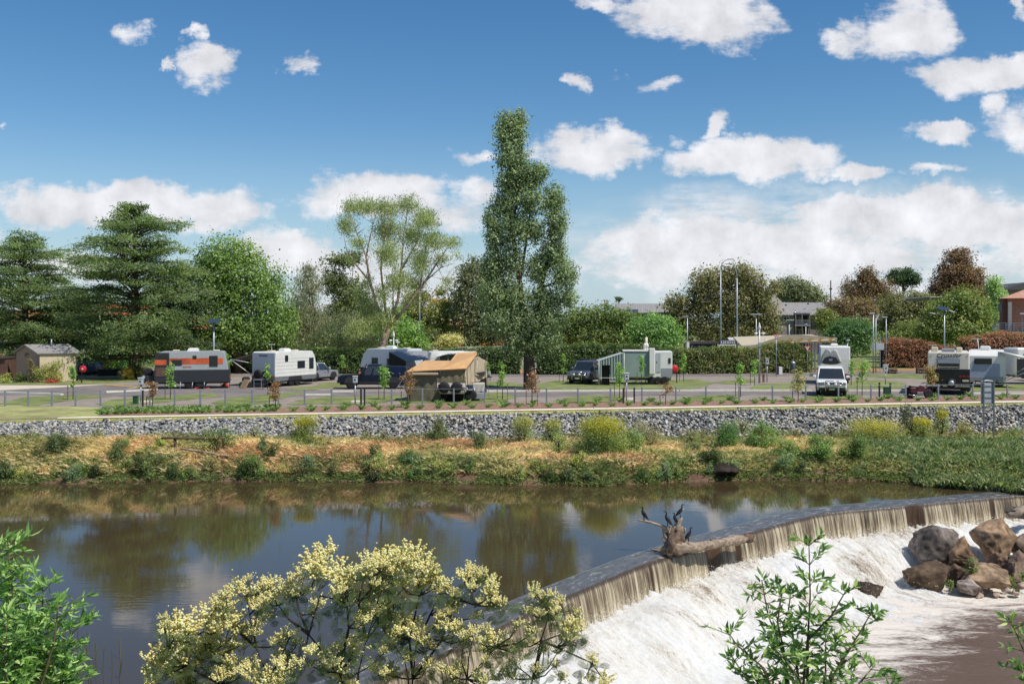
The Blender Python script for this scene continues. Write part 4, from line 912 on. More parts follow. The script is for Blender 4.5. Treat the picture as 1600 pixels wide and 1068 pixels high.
tree('oak_tree', 'huge broad olive brown tree behind the two tall curved street lamps', 'tree', 1140, 150,
     [(1105, 440, 28, 22), (1150, 432, 36, 22), (1180, 455, 26, 26), (1095, 470, 26, 30), (1140, 475, 44, 34), (1185, 490, 30, 30), (1060, 480, 24, 26), (1065, 510, 26, 20), (1110, 515, 40, 24), (1165, 520, 40, 22), (1200, 512, 20, 22), (1210, 450, 10, 14), (1045, 500, 12, 14)], ['#3e3f22', '#56552f', '#757048', '#8f8660'], 30000, .42, 1.0, .5)
tree('oak_tree', 'rounded grey green tree on the skyline above the long grey roof', 'tree', 1240, 210, [(1235, 453, 26, 22), (1255, 458, 26, 18), (1220, 462, 16, 14), (1275, 466, 16, 10)], ['#475038', '#636a4c', '#838467'], 9000, .5, 1.2, .4)
tree('bare_tree', 'thin twiggy leafless looking tree right of the skyline mast', 'tree', 1325, 205, [(1325, 445, 8, 16), (1318, 456, 10, 10)], ['#5c5244', '#7a6e5c'], 900, .35, .9, .2, limbs=18)
tree('copper_gum', 'reddish brown pointed tree left of the dark green domed tree', 'tree', 1356, 175, [(1355, 432, 14, 16), (1350, 450, 24, 18), (1375, 455, 26, 20), (1360, 475, 34, 18), (1335, 465, 16, 14), (1395, 475, 18, 16)], ['#4a3524', '#655036', '#7e6a46'], 12000, .4, .95, .35)
tree('dome_tree', 'dark green dome shaped tree standing highest on the skyline ridge', 'tree', 1412, 230, [(1412, 432, 24, 14), (1400, 434, 14, 12), (1424, 436, 14, 11)], ['#263a22', '#34492a', '#465c38'], 6000, .45, .9, .5, limbs=6)
tree('copper_gum', 'tallest bronze brown conical tree near the right edge', 'tree', 1497, 165, [(1497, 405, 22, 18), (1490, 430, 30, 24), (1515, 435, 26, 24), (1500, 460, 44, 22), (1470, 455, 20, 22), (1525, 468, 22, 22), (1465, 475, 16, 16)], ['#3c2c20', '#59432e', '#75583c', '#866a4a'], 20000, .4, .95, .4)
tree('olive_tree', 'broad olive tree mass between the bronze trees', 'tree', 1420, 155, [(1400, 480, 30, 24), (1430, 475, 30, 22), (1450, 495, 24, 22), (1410, 505, 34, 22), (1385, 510, 24, 22)], ['#4a4d2c', '#656640', '#858158'], 14000, .38, .9, .3)
tree('brown_bush', 'brown twiggy rounded tree above the long canopy', 'tree', 1325, 138, [(1315, 480, 26, 16), (1345, 484, 26, 18), (1330, 500, 36, 14), (1300, 495, 18, 12)], ['#57462f', '#6e5c42', '#887658'], 9000, .34, .8, .25)
tree('round_green_tree', 'round mid green tree behind the double armed solar lamp', 'tree', 1505, 128, [(1500, 470, 30, 22), (1475, 490, 28, 26), (1520, 490, 34, 28), (1500, 515, 50, 24), (1455, 515, 24, 18), (1540, 520, 20, 20)], ['#3a4c20', '#52642c', '#74803c', '#87864a'], 19000, .36, .9, .3)
tree('maple_tree', 'deep green leafy tree behind the caravan towed by the white four wheel drive', 'tree', 1325, 112, [(1320, 515, 26, 18), (1345, 520, 22, 20), (1305, 528, 20, 16), (1330, 540, 32, 18)], ['#35502e', '#486838', '#668650'], 9000, .3, .75, .18)
tree('small_leafy_tree', 'yellow green small tree in front of the brown twiggy tree beside the grey flats', 'tree', 1290, 136, [(1288, 500, 16, 18), (1300, 515, 16, 14)], ['#4a5226', '#67702f', '#8a8a44'], 3600, .32, .7, .15)
tree('pale_tree', 'pale green airy tree between the bronze tree and the brick house', 'tree', 1552, 150, [(1553, 447, 10, 16), (1560, 470, 16, 18), (1550, 490, 14, 14)], ['#55703a', '#7c9458', '#a9b588'], 5000, .34, .7, .15)
tree('hillside_tree', 'dull green tree below the olive mass beside the fork of the road', 'tree', 1440, 134, [(1425, 520, 30, 18), (1455, 530, 26, 16), (1400, 530, 24, 14)], ['#3e4a26', '#5c6a34', '#8a9050'], 8000, .32, .8, .18)
tree('pale_tree', 'tiny palm like tree on the skyline above the far left grey roof', 'tree', 967, 230, [(967, 467, 5, 3)], ['#3f4c30', '#5a6648'], 400, .4, .5, .12, limbs=4)
for px, D, w, h, y in [(-20, 140, 60, 40, 505), (60, 150, 50, 30, 520), (160, 150, 50, 30, 525), (250, 150, 60, 36, 515), (470, 150, 50, 34, 510), (860, 150, 60, 30, 520), (1625, 150, 30, 40, 500), (1265, 205, 34, 16, 500), (590, 150, 60, 26, 525)]:
    tree('background_tree', {-20: 'dark tree mass at the far left edge behind the cedar', 60: 'dark low tree behind the tan shed', 160: 'dark low tree behind the clipped hedge at left', 250: 'dark low tree behind the trunk of the tallest cedar', 470: 'dark tree behind the drooping grey green tree', 860: 'dark tree behind the foot of the poplar crown', 1625: 'green tree at the right edge behind the brick house', 1265: 'dark tree behind the grey flats', 590: 'dark low tree behind the leaning eucalypt trunk'}[px], 'tree', px, D,
         [(px - w * .4, y + 8, w * .5, h * .8), (px + w * .4, y + 6, w * .5, h * .8), (px, y - 4, w * .6, h)], ['#2c3820', '#3e4c2a', '#566438'], 5000, .42, .9, .25)

# hedges
def hedge(label, pts, D0, cols, n, thick=1.4, name='hedge', leaf=.2, group=None, cat='hedge'):
    """pts: list of (px, top_y, base_y); one clipped or shaggy hedge"""
    P = []
    for px, ty, by in pts:
        D = (CZ - 2.6) * F / (by - HY) if D0 is None else D0; x = (px - 800) * D / F; P.append((x, D, CZ - (ty - HY) * D / F))
    t = thing(name, label, cat, (P[0][0], P[0][1], 2.6), 0, group); off = np.array([P[0][0], P[0][1], 2.6])
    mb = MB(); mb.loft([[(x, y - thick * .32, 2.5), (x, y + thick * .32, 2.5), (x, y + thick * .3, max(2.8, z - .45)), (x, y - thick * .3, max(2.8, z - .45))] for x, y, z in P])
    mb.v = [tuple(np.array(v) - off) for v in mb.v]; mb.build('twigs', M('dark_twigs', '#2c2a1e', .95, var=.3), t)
    seg = [math.dist(P[i][:2], P[i+1][:2]) for i in range(len(P) - 1)]; tot = sum(seg); m = n // 12
    u = RNG.uniform(0, tot, m); cum = np.concatenate([[0], np.cumsum(seg)]); arr = np.array(P)
    x = np.interp(u, cum, arr[:, 0]); y = np.interp(u, cum, arr[:, 1]); zt = np.interp(u, cum, arr[:, 2])
    lump = np.array([mnoise.noise(Vector((a * .8, 3, 0))) for a in u]) * .42; zt = zt + lump
    side = RNG.choice([0, 0, 0, 1, 1, 2], m); hh = RNG.uniform(0, 1, m) ** .8
    cy = np.where(side == 0, -thick / 2 + lump * .6, np.where(side == 1, RNG.uniform(-.5, .5, m) * thick, thick / 2)); z = np.where(side == 1, zt, 2.65 + (zt - 2.65) * hh)
    N = np.stack([np.zeros(m), np.where(side == 0, -1, np.where(side == 1, 0, 1)), np.where(side == 1, 1, .25)], 1)
    C = np.repeat(np.stack([x, y + cy, z], 1), 12, 0) + RNG.normal(size=(m * 12, 3)) * np.array([.22, .13, .14]); N = unit(np.repeat(N, 12, 0) + RNG.normal(size=(m * 12, 3)) * .55)
    V, Fc = leaf_quads(C, N, leaf, .6); tc = np.repeat(np.clip(RNG.normal(.45, .22, m), 0, 1), 12)
    nmesh('foliage', V, Fc, LEAF, t, pick_cols(cols, tc, RNG.uniform(size=m * 12)), off=off); return t
HC = ['#2c3d1a', '#3e5224', '#586c32', '#7a8348']
hedge('long dark clipped hedge behind the caravans, left of the poplar', [(345, 548, 582), (400, 545, 582), (480, 546, 583), (600, 549, 583.5), (700, 548, 583.5), (812, 544, 584)], None, HC, 30000)
hedge('long green clipped hedge right of the poplar behind the grey four wheel drive', [(838, 550, 584.5), (870, 543, 584.5), (930, 540, 584.5), (1000, 541, 584), (1062, 548, 583.5)], None, HC, 22000)
hedge('shaggy reddish tipped hedge in front of the long canopy', [(1058, 551, 583.5), (1090, 545, 583.5), (1130, 546, 583), (1180, 548, 582.5), (1200, 540, 582), (1240, 536, 581.5), (1262, 552, 581)], None, ['#36401c', '#4c5a26', '#6a7238', '#87613c'], 20000, 1.8)
hedge('short bright clipped hedge between the shed and the tall cedar', [(112, 557, 579), (160, 556, 579), (204, 555, 579)], None, ['#3a6420', '#4f7f2a', '#6c9838'], 7000, 1.2)
hedge('red leaved hedge behind the dark fronted caravan, left section', [(1378, 540, 574), (1395, 529, 574), (1420, 532, 574), (1460, 541, 574), (1510, 546, 574)], None, ['#54482a', '#74503a', '#8c5840', '#74683e'], 12000, 2.6)
hedge('red leaved hedge along the foot of the retaining wall at the right edge', [(1505, 530, 571), (1540, 524, 571), (1568, 520, 571), (1600, 528, 571), (1680, 528, 571)], 103, ['#5c5230', '#7c5a3c', '#985c44', '#6b6f3c'], 10000, 2.0)

def bush(name, label, px, by, w, h, cols, n=1500, leaf=.10, z=None, k=None, cat='shrub', group=None, D=None, flat=.8, droop=0, top=None, tall=False):
    """bush standing at photo column px with its foot on the photo row by (park plane) or at bank position k"""
    if k is not None: X, Y, Z = bank_at(px, k)
    elif D is not None: X, Y, Z = A(px, D, by)
    else: X, Y, Z = W(px, by, 2.6)
    s = Y / F; rw = w * s / 2; hh = h * s; t = thing(name, label, cat, (X, Y, Z), 0, group); off = np.array([X, Y, Z])
    ell = [(X + random.uniform(-.6, .6) * rw, Y + random.uniform(-.4, .4) * rw, Z + hh * q, rw * random.uniform(.3, .62), rw * .5, hh * random.uniform(.2, .34)) for q in (.22, .3, .45, .62, .74, .35, .28)]
    V, Fc, col = foliage_arrays(ell, n, leaf, max(.1, rw * .28), cols, 10, flat, droop, .5, .5); 
    nmesh('foliage', V, Fc, LEAF, t, col, off=off)
    mb = MB()
    for _ in range(7): mb.tube([(random.uniform(-.1, .1) * rw, random.uniform(-.1, .1) * rw, -.05), (random.uniform(-.4, .4) * rw, random.uniform(-.3, .3) * rw, hh * .45), (random.uniform(-.7, .7) * rw, random.uniform(-.5, .5) * rw, hh * .8)], [.03, .02, .008], 4)
    mb.build('stems', BARK, t)
    if top:
        ell2 = [(X + random.uniform(-.3, .3) * rw, Y, Z + hh * q, rw * .8, rw * .7, hh * .2) for q in (.78, .88)]
        V, Fc, col = foliage_arrays(ell2, int(n * 1.3), leaf * .62, rw * .25, top, 14, .8, 0, .9, .6); nmesh('flowers', V, Fc, PETAL, t, col, off=off)
    return t
# bushes round the shed and the left lawn
bush('garden_bush', 'rounded olive and yellow green bush in front of the tan shed corner', 78, 597, 44, 34, ['#56602c', '#7d8040', '#a89f58'], 4200, .14)
bush('garden_bush', 'thin grey brown upright bush against the tan shed wall', 51, 597, 18, 44, ['#5a4f3c', '#75684e', '#6d7048'], 2000, .12)
bush('garden_bush', 'small bright green bush left of the tan shed gable', 12, 592, 24, 24, ['#3f6420', '#5e8830', '#8aa848'], 1800, .13)
bush('garden_bush', 'low yellowish bush at the left edge beside the tan shed', 6, 598, 22, 15, ['#76803a', '#9c9c50'], 1200, .12)
bush('garden_bush', 'low dark bush at the foot of the tan shed wall', 33, 597, 22, 14, ['#3f4c22', '#596a2e'], 1300, .12)
bush('flower_clump', 'clump of red flowers in front of the tan shed bushes', 82, 598, 24, 7, ['#8c2a22', '#b83a2e', '#5e3a22'], 900, .09, cat='flowers')
bush('topiary_bush', 'yellow clipped round bush beside the larger dark round bush', 197, 592, 22, 20, ['#a88c2c', '#c4a83c', '#dcc458'], 2600, .11)
bush('topiary_bush', 'large dark brownish round clipped bush beside the yellow one', 220, 593, 32, 25, ['#3c3f22', '#54542f', '#6d6840'], 4000, .11)
bush('topiary_bush', 'bright green low clipped bush behind the black planter', 178, 588, 22, 15, ['#456a24', '#5f8a30'], 1800, .11)
bush('topiary_bush', 'small yellow green bush behind the black planter, left of the green one', 148, 585, 9, 9, ['#8c9438', '#b0ac4c'], 600, .1)
bush('garden_bush', 'small green bush right of the dark round clipped bush', 236, 591, 8, 9, ['#4f6c28', '#6c8836'], 600, .1)
# bank shrubs
FE = ['#56642e', '#76803c', '#979c50']; YT = ['#a2a03c', '#bcb64a', '#b0ae54']
bush('fennel_bush', 'yellow green feathery bush low on the rocks below the white caravan with the awning', 475, 0, 52, 34, FE, 2600, .07, k=1.02, top=YT, droop=.2)
bush('bank_shrub', 'small dark green shrub at the foot of the rocks below the tan camper', 683, 0, 38, 40, ['#3c4a24', '#566432', '#727c44'], 2600, .08, k=.98)
bush('fennel_bush', 'pale green feathery bush at the foot of the rocks below the poplar', 815, 0, 44, 42, ['#5c6c3a', '#7c8a50', '#a0a668'], 2600, .07, k=.9, top=['#a8a85c', '#bcb870'])
bush('fennel_bush', 'slim feathery bush between the one below the poplar and the largest yellow bush', 862, 0, 34, 38, ['#5c6c3a', '#7c8a50', '#a0a668'], 2000, .07, k=.9, top=['#a8a85c', '#bcb870'])
bush('fennel_bush', 'largest yellow flowered bush on the far bank in the middle of the picture', 942, 0, 92, 58, ['#4c6030', '#6c7e3c', '#8c9848'], 8500, .08, k=.52, top=YT)
bush('bank_shrub', 'dark leafy lower skirt shrub at the foot of the largest yellow bush', 925, 0, 46, 34, ['#34441f', '#4c5e2a', '#647440'], 3000, .08, k=.45)
bush('fennel_bush', 'brownish grey seeding bush right of the largest yellow bush', 1016, 0, 60, 46, ['#5f6a3e', '#837f58', '#a0946e'], 3800, .07, k=.75, droop=.2)
bush('bank_shrub', 'mid green shrub behind the tree stump', 985, 0, 50, 34, ['#48602a', '#66803a', '#8a9a50'], 2600, .08, k=.55)
bush('bank_shrub', 'deep green leafy shrub above the dark undercut in the bank', 1130, 0, 52, 46, ['#34522a', '#4a6e34', '#6e8c4c'], 3800, .09, k=.6)
bush('bank_shrub', 'grass green shrub right of the deep green one above the undercut', 1190, 0, 54, 44, ['#44602a', '#5f7c36', '#86984c'], 3600, .09, k=.6)
bush('bank_shrub', 'dark spreading shrub hanging over the undercut bank', 1110, 0, 40, 26, ['#2c3c1e', '#405428', '#5c6c38'], 2400, .08, k=.22)
bush('bank_shrub', 'large green bush at the waterline left of the reed bed', 1285, 0, 52, 36, ['#3f5a26', '#587634', '#8c9c54'], 3600, .09, k=.3)
bush('bank_shrub', 'dense green bush touching the left end of the reed bed', 1335, 0, 50, 34, ['#3c5424', '#56702f', '#7a8c48'], 3200, .09, k=.3)
bush('bank_shrub', 'green bush low on the bank between the two large waterline bushes and the undercut', 1232, 0, 60, 30, ['#48602c', '#6a8240', '#98a060'], 3200, .08, k=.35)
bush('fennel_bush', 'broad yellow flowering drift left of the tall dark shrub on the rocks', 1375, 0, 110, 28, FE, 5200, .07, k=.9, top=['#bcb440', '#d0c654'])
bush('dark_sapling', 'tall dark narrow shrub standing up over the rocks at right', 1424, 0, 30, 56, ['#3a4430', '#545c40', '#6e7050'], 2600, .08, k=.95)
bush('fennel_bush', 'yellow flowered bush immediately right of the tall dark shrub', 1442, 0, 36, 34, FE, 2400, .07, k=.9, top=['#bcb440', '#d0c654'])
bush('fennel_bush', 'narrow yellow topped bush reaching highest over the rocks at right', 1470, 0, 24, 46, FE, 1800, .07, k=.95, top=['#bcb440', '#d0c654'])
bush('fennel_bush', 'faint grey green wisp of shrub on the rocks near the right lamp', 1160, 0, 30, 26, ['#7d8454', '#9a9a6c'], 900, .06, k=1.2)
bush('bank_shrub', 'olive shrub in front of the sign posts at right', 1505, 0, 44, 30, ['#66683a', '#86824a', '#a0965c'], 2200, .08, k=.9)
bush('bank_shrub', 'small green shrub at the right edge above the reed bed', 1580, 0, 34, 28, ['#526430', '#6e8040', '#8d9456'], 1600, .08, k=.8)
WB = [(96, 40, 30, '#35491f'), (122, 30, 22, '#4c6428'), (148, 26, 24, '#3a4c22'), (182, 34, 40, '#56683a'), (218, 30, 34, '#3c4c24'), (196, 26, 20, '#6c7a3a'), (248, 22, 20, '#8a9444'), (275, 30, 30, '#43582a'), (296, 26, 22, '#4f6a34'), (345, 64, 40, '#4a6628'), (395, 50, 42, '#5c7634'), (380, 30, 26, '#3a4e22'), (425, 30, 32, '#445a2a'), (470, 40, 26, '#5d5a38'), (585, 26, 22, '#3f4a28'), (632, 36, 28, '#4a6430'), (650, 30, 22, '#57743a'), (728, 34, 26, '#4c6a2c'), (585, 24, 30, '#4e5e30'), (858, 30, 26, '#46582c'), (842, 30, 22, '#7a8040'), (905, 34, 24, '#8a8c44'), (575, 20, 34, '#49552e'), (8, 34, 36, '#4c6030'), (60, 26, 20, '#4a5a2c'), (1005, 30, 22, '#4c6434'), (1055, 34, 26, '#6a7a3c'), (1180, 34, 22, '#50683a'), (520, 26, 26, '#6a6a40'), (245, 36, 36, '#606a38')]
pal = ['#5c7040', '#6c8044', '#7c8848', '#95964c', '#586840', '#8f8858', '#68805a', '#a09860']
for k in range(38):
    px = -40 + 1400 * (k + random.random()) / 38
    WB.append((px, random.uniform(16, 50), random.uniform(12, 34), pal[random.randrange(8)]))
for i, (px, w, h, c) in enumerate(WB):
    b = h2l(c); cols = [tuple(v * .7 for v in b), b, tuple(min(1, v * 1.5) for v in b)]
    k = random.uniform(.02, .2) if i % 3 else random.uniform(.25, .65)
    lum = sum(b); tn = 'dark' if lum < .2 else ('mid green' if lum < .38 else 'pale olive'); sz = 'small' if w * h < 500 else ('medium' if w * h < 950 else 'large')
    bush('waterside_weed', f'{sz} {tn} weed clump {"at the water" if k < .21 else "up the bank"} below {where(px)}', px, 0, w, h, cols, int(300 + w * h * .9), .075, k=k, group='weed clumps along the far water line', cat='weed')
for px, k in [(575, .95), (600, 1.0), (750, .95), (45, .9), (150, 1.0), (205, .95), (320, .95), (1080, .95), (1240, 1.0), (1300, 1.0), (395, 1.03)]:
    bush('waterside_weed', 'thin grey green herb at the rock foot below ' + where(px), px, 0, 30, 20, ['#5f6c40', '#828858', '#9c9a70'], 700, .06, k=k, group='herbs at the foot of the rock slope', cat='weed')
for px, y, h in [(1517, 888, 30), (1545, 912, 18), (1575, 912, 20), (1590, 918, 22), (1600, 905, 24), (1530, 930, 12), (1484, 915, 14)]:
    bush('rock_weed', {1517: 'tallest green weed sprouting between the cracked boulder and the tan one', 1545: 'green weed in front of the low tan boulder', 1575: 'green weed on the pool edge right of the low tan boulder', 1590: 'green weed just left of the edge boulder by the pool', 1600: 'green weed at the right picture edge beside the pool', 1530: 'smallest green weed at the water below the tan boulder', 1484: 'green weed at the foot of the front left dark boulder'}[px], px, y + h * .3, h * .7, h, ['#4a6434', '#6a8044', '#8f9850'], 420, .06, D=37.4, group='weeds between the boulders', cat='weed')

for g in ('weed clumps along the far water line', 'herbs at the foot of the rock slope'): dedupe(g)
# planted strap-leaf tufts in the mulch
def tufts():
    protos = []
    for k in range(5):
        n = 60; pos = np.stack([RNG.normal(0, .06, n), RNG.normal(0, .06, n), np.zeros(n)], 1)
        o = blades('tuft_leaves', None, None, n, pos, .42, .022, ['#55783a', '#7a9c4c', '#a8bc6c'], .42, parent=None); 
        protos.append(o.data); bpy.data.objects.remove(o)
    # two staggered rows, matching the photograph's spacing
    xs = []
    x = 158
    while x < 1640:
        dense = x < 420
        xs.append((x, random.uniform(1.6, 3.0))); x += random.uniform(9, 14) if dense else random.uniform(19, 30)
    x = 165
    while x < 1640:
        xs.append((x, random.uniform(6.0, 8.2))); x += random.uniform(12, 19) if x < 420 else random.uniform(30, 60)
    for i, (x, up) in enumerate(xs):
        X, Y, Z = W(x, ypath(x) - 2.2 - up, 2.6)
        o = bpy.data.objects.new('grass_tuft', protos[i % 5]); COL.objects.link(o); o.location = (X, Y, Z + .01); s = random.uniform(.7, 1.0); o.scale = (s, s, s); o.rotation_euler = (0, 0, random.uniform(0, 6.28))
        tag(o, 'green strap leaf tuft planted in the mulch strip along the pale path', 'grass tuft', 'strap leaf tufts along the path')
tufts()

# saplings
def sapling(label, px, by, h, w, cols, stakes=1, dense=1.0, name='sapling'):
    X, Y, Z = W(px, by, 2.6); s = Y / F; H = h * s; R = w * s / 2; t = thing(name, label, 'young tree', (X, Y, Z), 0, 'young trees in the park'); off = np.array([X, Y, Z])
    mb = MB(); mb.tube([(0, 0, 0), (.02, 0, H * .5), (-.02, 0, H * .98)], [.03, .022, .008], 5)
    for k in range(7):
        z = H * random.uniform(.35, .85); a = random.uniform(0, 6.28); mb.tube([(0, 0, z), (math.cos(a) * R * .8, math.sin(a) * R * .8, z + H * .1)], [.012, .005], 4)
    mb.build('stem', BARK, t)
    for k in range(stakes):
        bx('stake', M('stake_wood', '#6d4a38', .85, var=.25), t, -.35 + .7 * k - .02, -.35 + .7 * k + .02, -.02, .02, 0, H * .42)
    ell = [(X + random.uniform(-.3, .3) * R, Y, Z + H * q, R * .8, R * .8, H * .12) for q in (.45, .6, .74, .88)]
    V, Fc, col = foliage_arrays(ell, int(420 * dense), .13, R * .35, cols, 9, .8, .1, .6, .6); nmesh('foliage', V, Fc, LEAF, t, col, off=off)
SG = ['#4e7028', '#6c9036', '#93ac50']; SB = ['#6c4e34', '#8a6244', '#7a7044']
for a in [('green sapling on the lawn in front of the tan shed', 114, 624, 54, 12, SG, 1, 1.2), ('reddish brown sapling beside the green box and meter post at left', 238, 638, 44, 20, SB, 1), ('green sapling in front of the orange caravan nose', 266, 624, 58, 20, SG, 1),
          ('green sapling at the rear end of the orange caravan', 352, 606, 54, 16, SG, 2), ('reddish sapling in the mulch below the white caravan', 430, 640, 46, 22, SB, 1), ('thin green sapling in front of the white caravan tail', 418, 608, 42, 14, SG, 1, .6), ('light green sapling by the hedge between the two groups of caravans', 536, 586, 34, 14, SG, 2), ('green sapling in front of the dark utility truck', 600, 624, 52, 22, SG, 1, 1.2),
          ('rusty sapling in the mulch left of the tan camper', 636, 637, 62, 26, SB, 1, .9), ('light green sapling between the tan camper and the poplar', 785, 624, 60, 16, SG, 2), ('slim green sapling behind the tan camper by the hedge', 762, 598, 44, 12, SG, 1, .6), ('rusty sapling in front of the poplar trunk', 831, 634, 56, 26, SB, 2, .7), ('tall light sapling by the hedge right of the poplar', 880, 597, 46, 12, SG, 2), ('light green sapling beside the meter post in the middle', 968, 622, 56, 20, SG, 2),
          ('green sapling in front of the blue water barrel', 1002, 602, 50, 12, SG, 1), ('thin green sapling in front of the white caravan door', 1015, 600, 42, 12, SG, 1, .6), ('green sapling in front of the right end of the square white caravan', 1038, 600, 44, 12, SG, 1, .7), ('nearly bare rusty sapling in the middle of the mulch strip', 1040, 632, 36, 26, SB, 1, .5), ('green sapling in front of the shaggy hedge near its left end', 1068, 596, 44, 14, SG, 1), ('green sapling left of the security camera pole', 1157, 620, 56, 18, SG, 1, 1.2),
          ('slim green sapling immediately beside the security camera pole', 1179, 602, 44, 14, SG, 1), ('olive and brown leafy sapling left of the white four wheel drive', 1247, 628, 52, 26, ['#66703a', '#8a8a50', '#8c6a48'], 1, 1.3), ('green sapling right of the white four wheel drive', 1347, 618, 58, 24, SG, 1, 1.3), ('small green sapling behind the one right of the white four wheel drive', 1330, 602, 40, 12, SG, 1, .8), ('brown and green sapling in front of the dark fronted caravan', 1457, 622, 54, 26, ['#6c5a34', '#8a7044', '#6f7a40'], 1, 1.2),
          ('light green sapling in front of the rear white caravan at right', 1552, 600, 52, 18, SG, 1, 1.1)]:
    sapling(*a)
# ================================================================= BUILDINGS, WALLS, POLES, SIGNS
GLASS = M('dark_glass', (0.02, 0.025, 0.03), .08, var=0, spec=.9)
WHITE_P = M('white_paint', '#dcdad4', .35, var=.05, scale=1.2); OFFW = M('cream_paint', '#cfc4ac', .6, var=.08)
GREY_P = M('grey_paint', '#8f9298', .4, var=.06); DGREY = M('charcoal', '#2b2c2e', .5, var=.15); BLK = M('black_rubber', '#17171a', .75, var=.15)
GALV = M('galvanised_steel', '#a5abb0', .45, .55, var=.12, scale=6); TAN = M('tan_panel', '#a38a78', .85, var=.08, stretch=(8, 8, .5)); CRM = M('cream_panel', '#cdbb9c', .8, var=.06)
ROOFG = M('grey_roof', '#8b8784', .7, var=.1, stretch=(4, .4, 1)); BRICK = M('red_brick', '#9c5a40', .9, var=.25, scale=6); BRICKO = M('orange_brick', '#b4805c', .9, var=.2, scale=5); TILE = M('terracotta_tiles', '#b8683f', .85, var=.25, scale=3, bump=.03)
TILEP = M('pink_tiles', '#b88a74', .85, var=.2, scale=3, bump=.03); CHROME = M('chrome', '#c8c8cc', .15, 1.0, var=0); STEEL = M('steel', '#83878c', .4, .7, var=.1)
REDP = M('red_paint', '#b8202c', .4, var=.06); BLUEP = M('blue_plastic', '#1f5f9c', .4, var=.05); NAVY = M('navy_panel', '#26325c', .6, var=.1); DGREEN = M('dark_green_box', '#1f4a34', .5, var=.1)
LAMPW = M('lamp_lens', '#e8e8e4', .3, var=0); SOLAR = M('solar_panel', '#3a4658', .25, .2, var=.1); RENDER = M('grey_render', '#8a7f78', .85, var=.08); PALEW = M('pale_wall', '#b4afa6', .85, var=.12, scale=.6)
REDL = M('red_lens', '#9c1418', .25, var=0); ORL = M('amber_lens', '#d06a18', .3, var=0)

def X_(px, D): return (px - 800) * D / F
def Z_(py, D): return CZ - (py - HY) * D / F
def win(t, x0, x1, z0, z1, y, frame=WHITE_P, sill=True, label=None, bars=1):
    """window facing the camera: frame > pane children"""
    f = .07; mb = MB(); mb.box(x0, x0+f, y-.06, y, z0, z1); mb.box(x1-f, x1, y-.06, y, z0, z1); mb.box(x0+f, x1-f, y-.06, y, z1-f, z1); mb.box(x0+f, x1-f, y-.06, y, z0, z0+f)
    for k in range(bars): xx = x0 + (x1-x0)*(k+1)/(bars+1); mb.box(xx-.03, xx+.03, y-.05, y, z0+f, z1-f)
    if sill: mb.box(x0-.08, x1+.08, y-.14, y, z0-.08, z0)
    w = mb.build('window', frame, t); bx('pane', GLASS, w, x0+f, x1-f, y-.025, y-.012, z0+f, z1-f); return w

# tan shed, gable end to the left, long cream side
def shed():
    D = 88; s = D / F; X0 = X_(8, D); Y0 = D; t = thing('shed', 'small tan shed with grey gable roof and cream side wall at the left edge', 'shed', (X_(58, D), D, 2.6), 0)
    ox = X_(58, D)
    # gable end faces front-left; rotate the box by building corner points
    c = Vector((X_(62, D) - ox, 0, 0)); l = Vector((X_(8, D) - ox, 2.0, 0)); r = Vector((X_(108, D) - ox, 1.6, 0)); b = l + r - c; h = Z_(552, D) - 2.6; ridge = Z_(543.5, D) - 2.6 + .25; up = Vector((0, 0, 1))
    mb = MB(); m1 = (c + l) / 2; mb.add([c, l, l + up*h, m1 + up*ridge, c + up*h], [(4, 3, 2, 1, 0)]); mb.add([b, r, r + up*h, (b + r)/2 + up*ridge, b + up*h], [(4, 3, 2, 1, 0)]); mb.build('gable_wall', TAN, t)
    mb = MB(); mb.add([c, r, r + up*h, c + up*h], [(0, 1, 2, 3)]); mb.add([b, l, l + up*h, b + up*h], [(0, 1, 2, 3)]); mb.build('side_wall', CRM, t)
    m2 = (b + r) / 2; dl = (m1 - m2).normalized() * .3; e1 = (c - m1); e2 = (l - m1)
    def slab(e):
        u = e.normalized() * .3; a0 = m1 + dl + up*(ridge + .06); a1 = m2 - dl + up*(ridge + .06); z_e = up*(h - .02 + .06)
        p = [a0, a1, m2 - dl + e + u*.6 + z_e, m1 + dl + e + u*.6 + z_e]; q = [v - up*.09 for v in p]; return [tuple(v) for v in p + q]
    mb = MB()
    for e in (e1, e2): mb.add(slab(e), [(0, 1, 2, 3), (7, 6, 5, 4), (0, 3, 7, 4), (1, 5, 6, 2), (2, 6, 7, 3), (0, 4, 5, 1)])
    mb.build('roof', ROOFG, t)
    MB().tube([tuple(c + up*(h-.04) - Vector((0, .1, 0))), tuple(r + up*(h-.04) - Vector((0, .1, 0)))], .07, 6).build('gutter', M('brown_trim', '#4c4340', .6), t)
    MB().cyl(tuple(r + Vector((.05, -.1, 0))), tuple(r + Vector((.05, -.1, h))), .05).build('downpipe', M('brown_trim', '#4c4340', .6), t)
    p = (m1 * .3 + m2 * .7) + Vector((0, -.5, ridge - .2)); MB().cyl(tuple(p), tuple(p + up*.75), .07).build('vent_pipe', GALV, t)
    q = m1 * 1 + (m1 - m2).normalized() * .03 + up * (h * .93); MB().lathe([(.02, -.02), (.2, -.02), (.2, .02), (.02, .02)], tuple(q + Vector((-.05, -.08, 0))), 12, axis='y').build('gable_vent', M('brown_vent', '#7a6253', .8), t)
    # small brown lean-to at the very edge
    t2 = thing('outhouse', 'dark brown low outbuilding cut off by the left edge beside the tan shed', 'shed', (X_(-4, 90), 90, 2.6)); bx('wall', M('brown_wall', '#5d4438', .9, var=.2), t2, -1.5, .75, 0, 2, 0, 2.0); bx('roof', M('brown_trim', '#4c4340', .6), t2, -1.7, .8, -.2, 2.2, 2.0, 2.15)
shed()
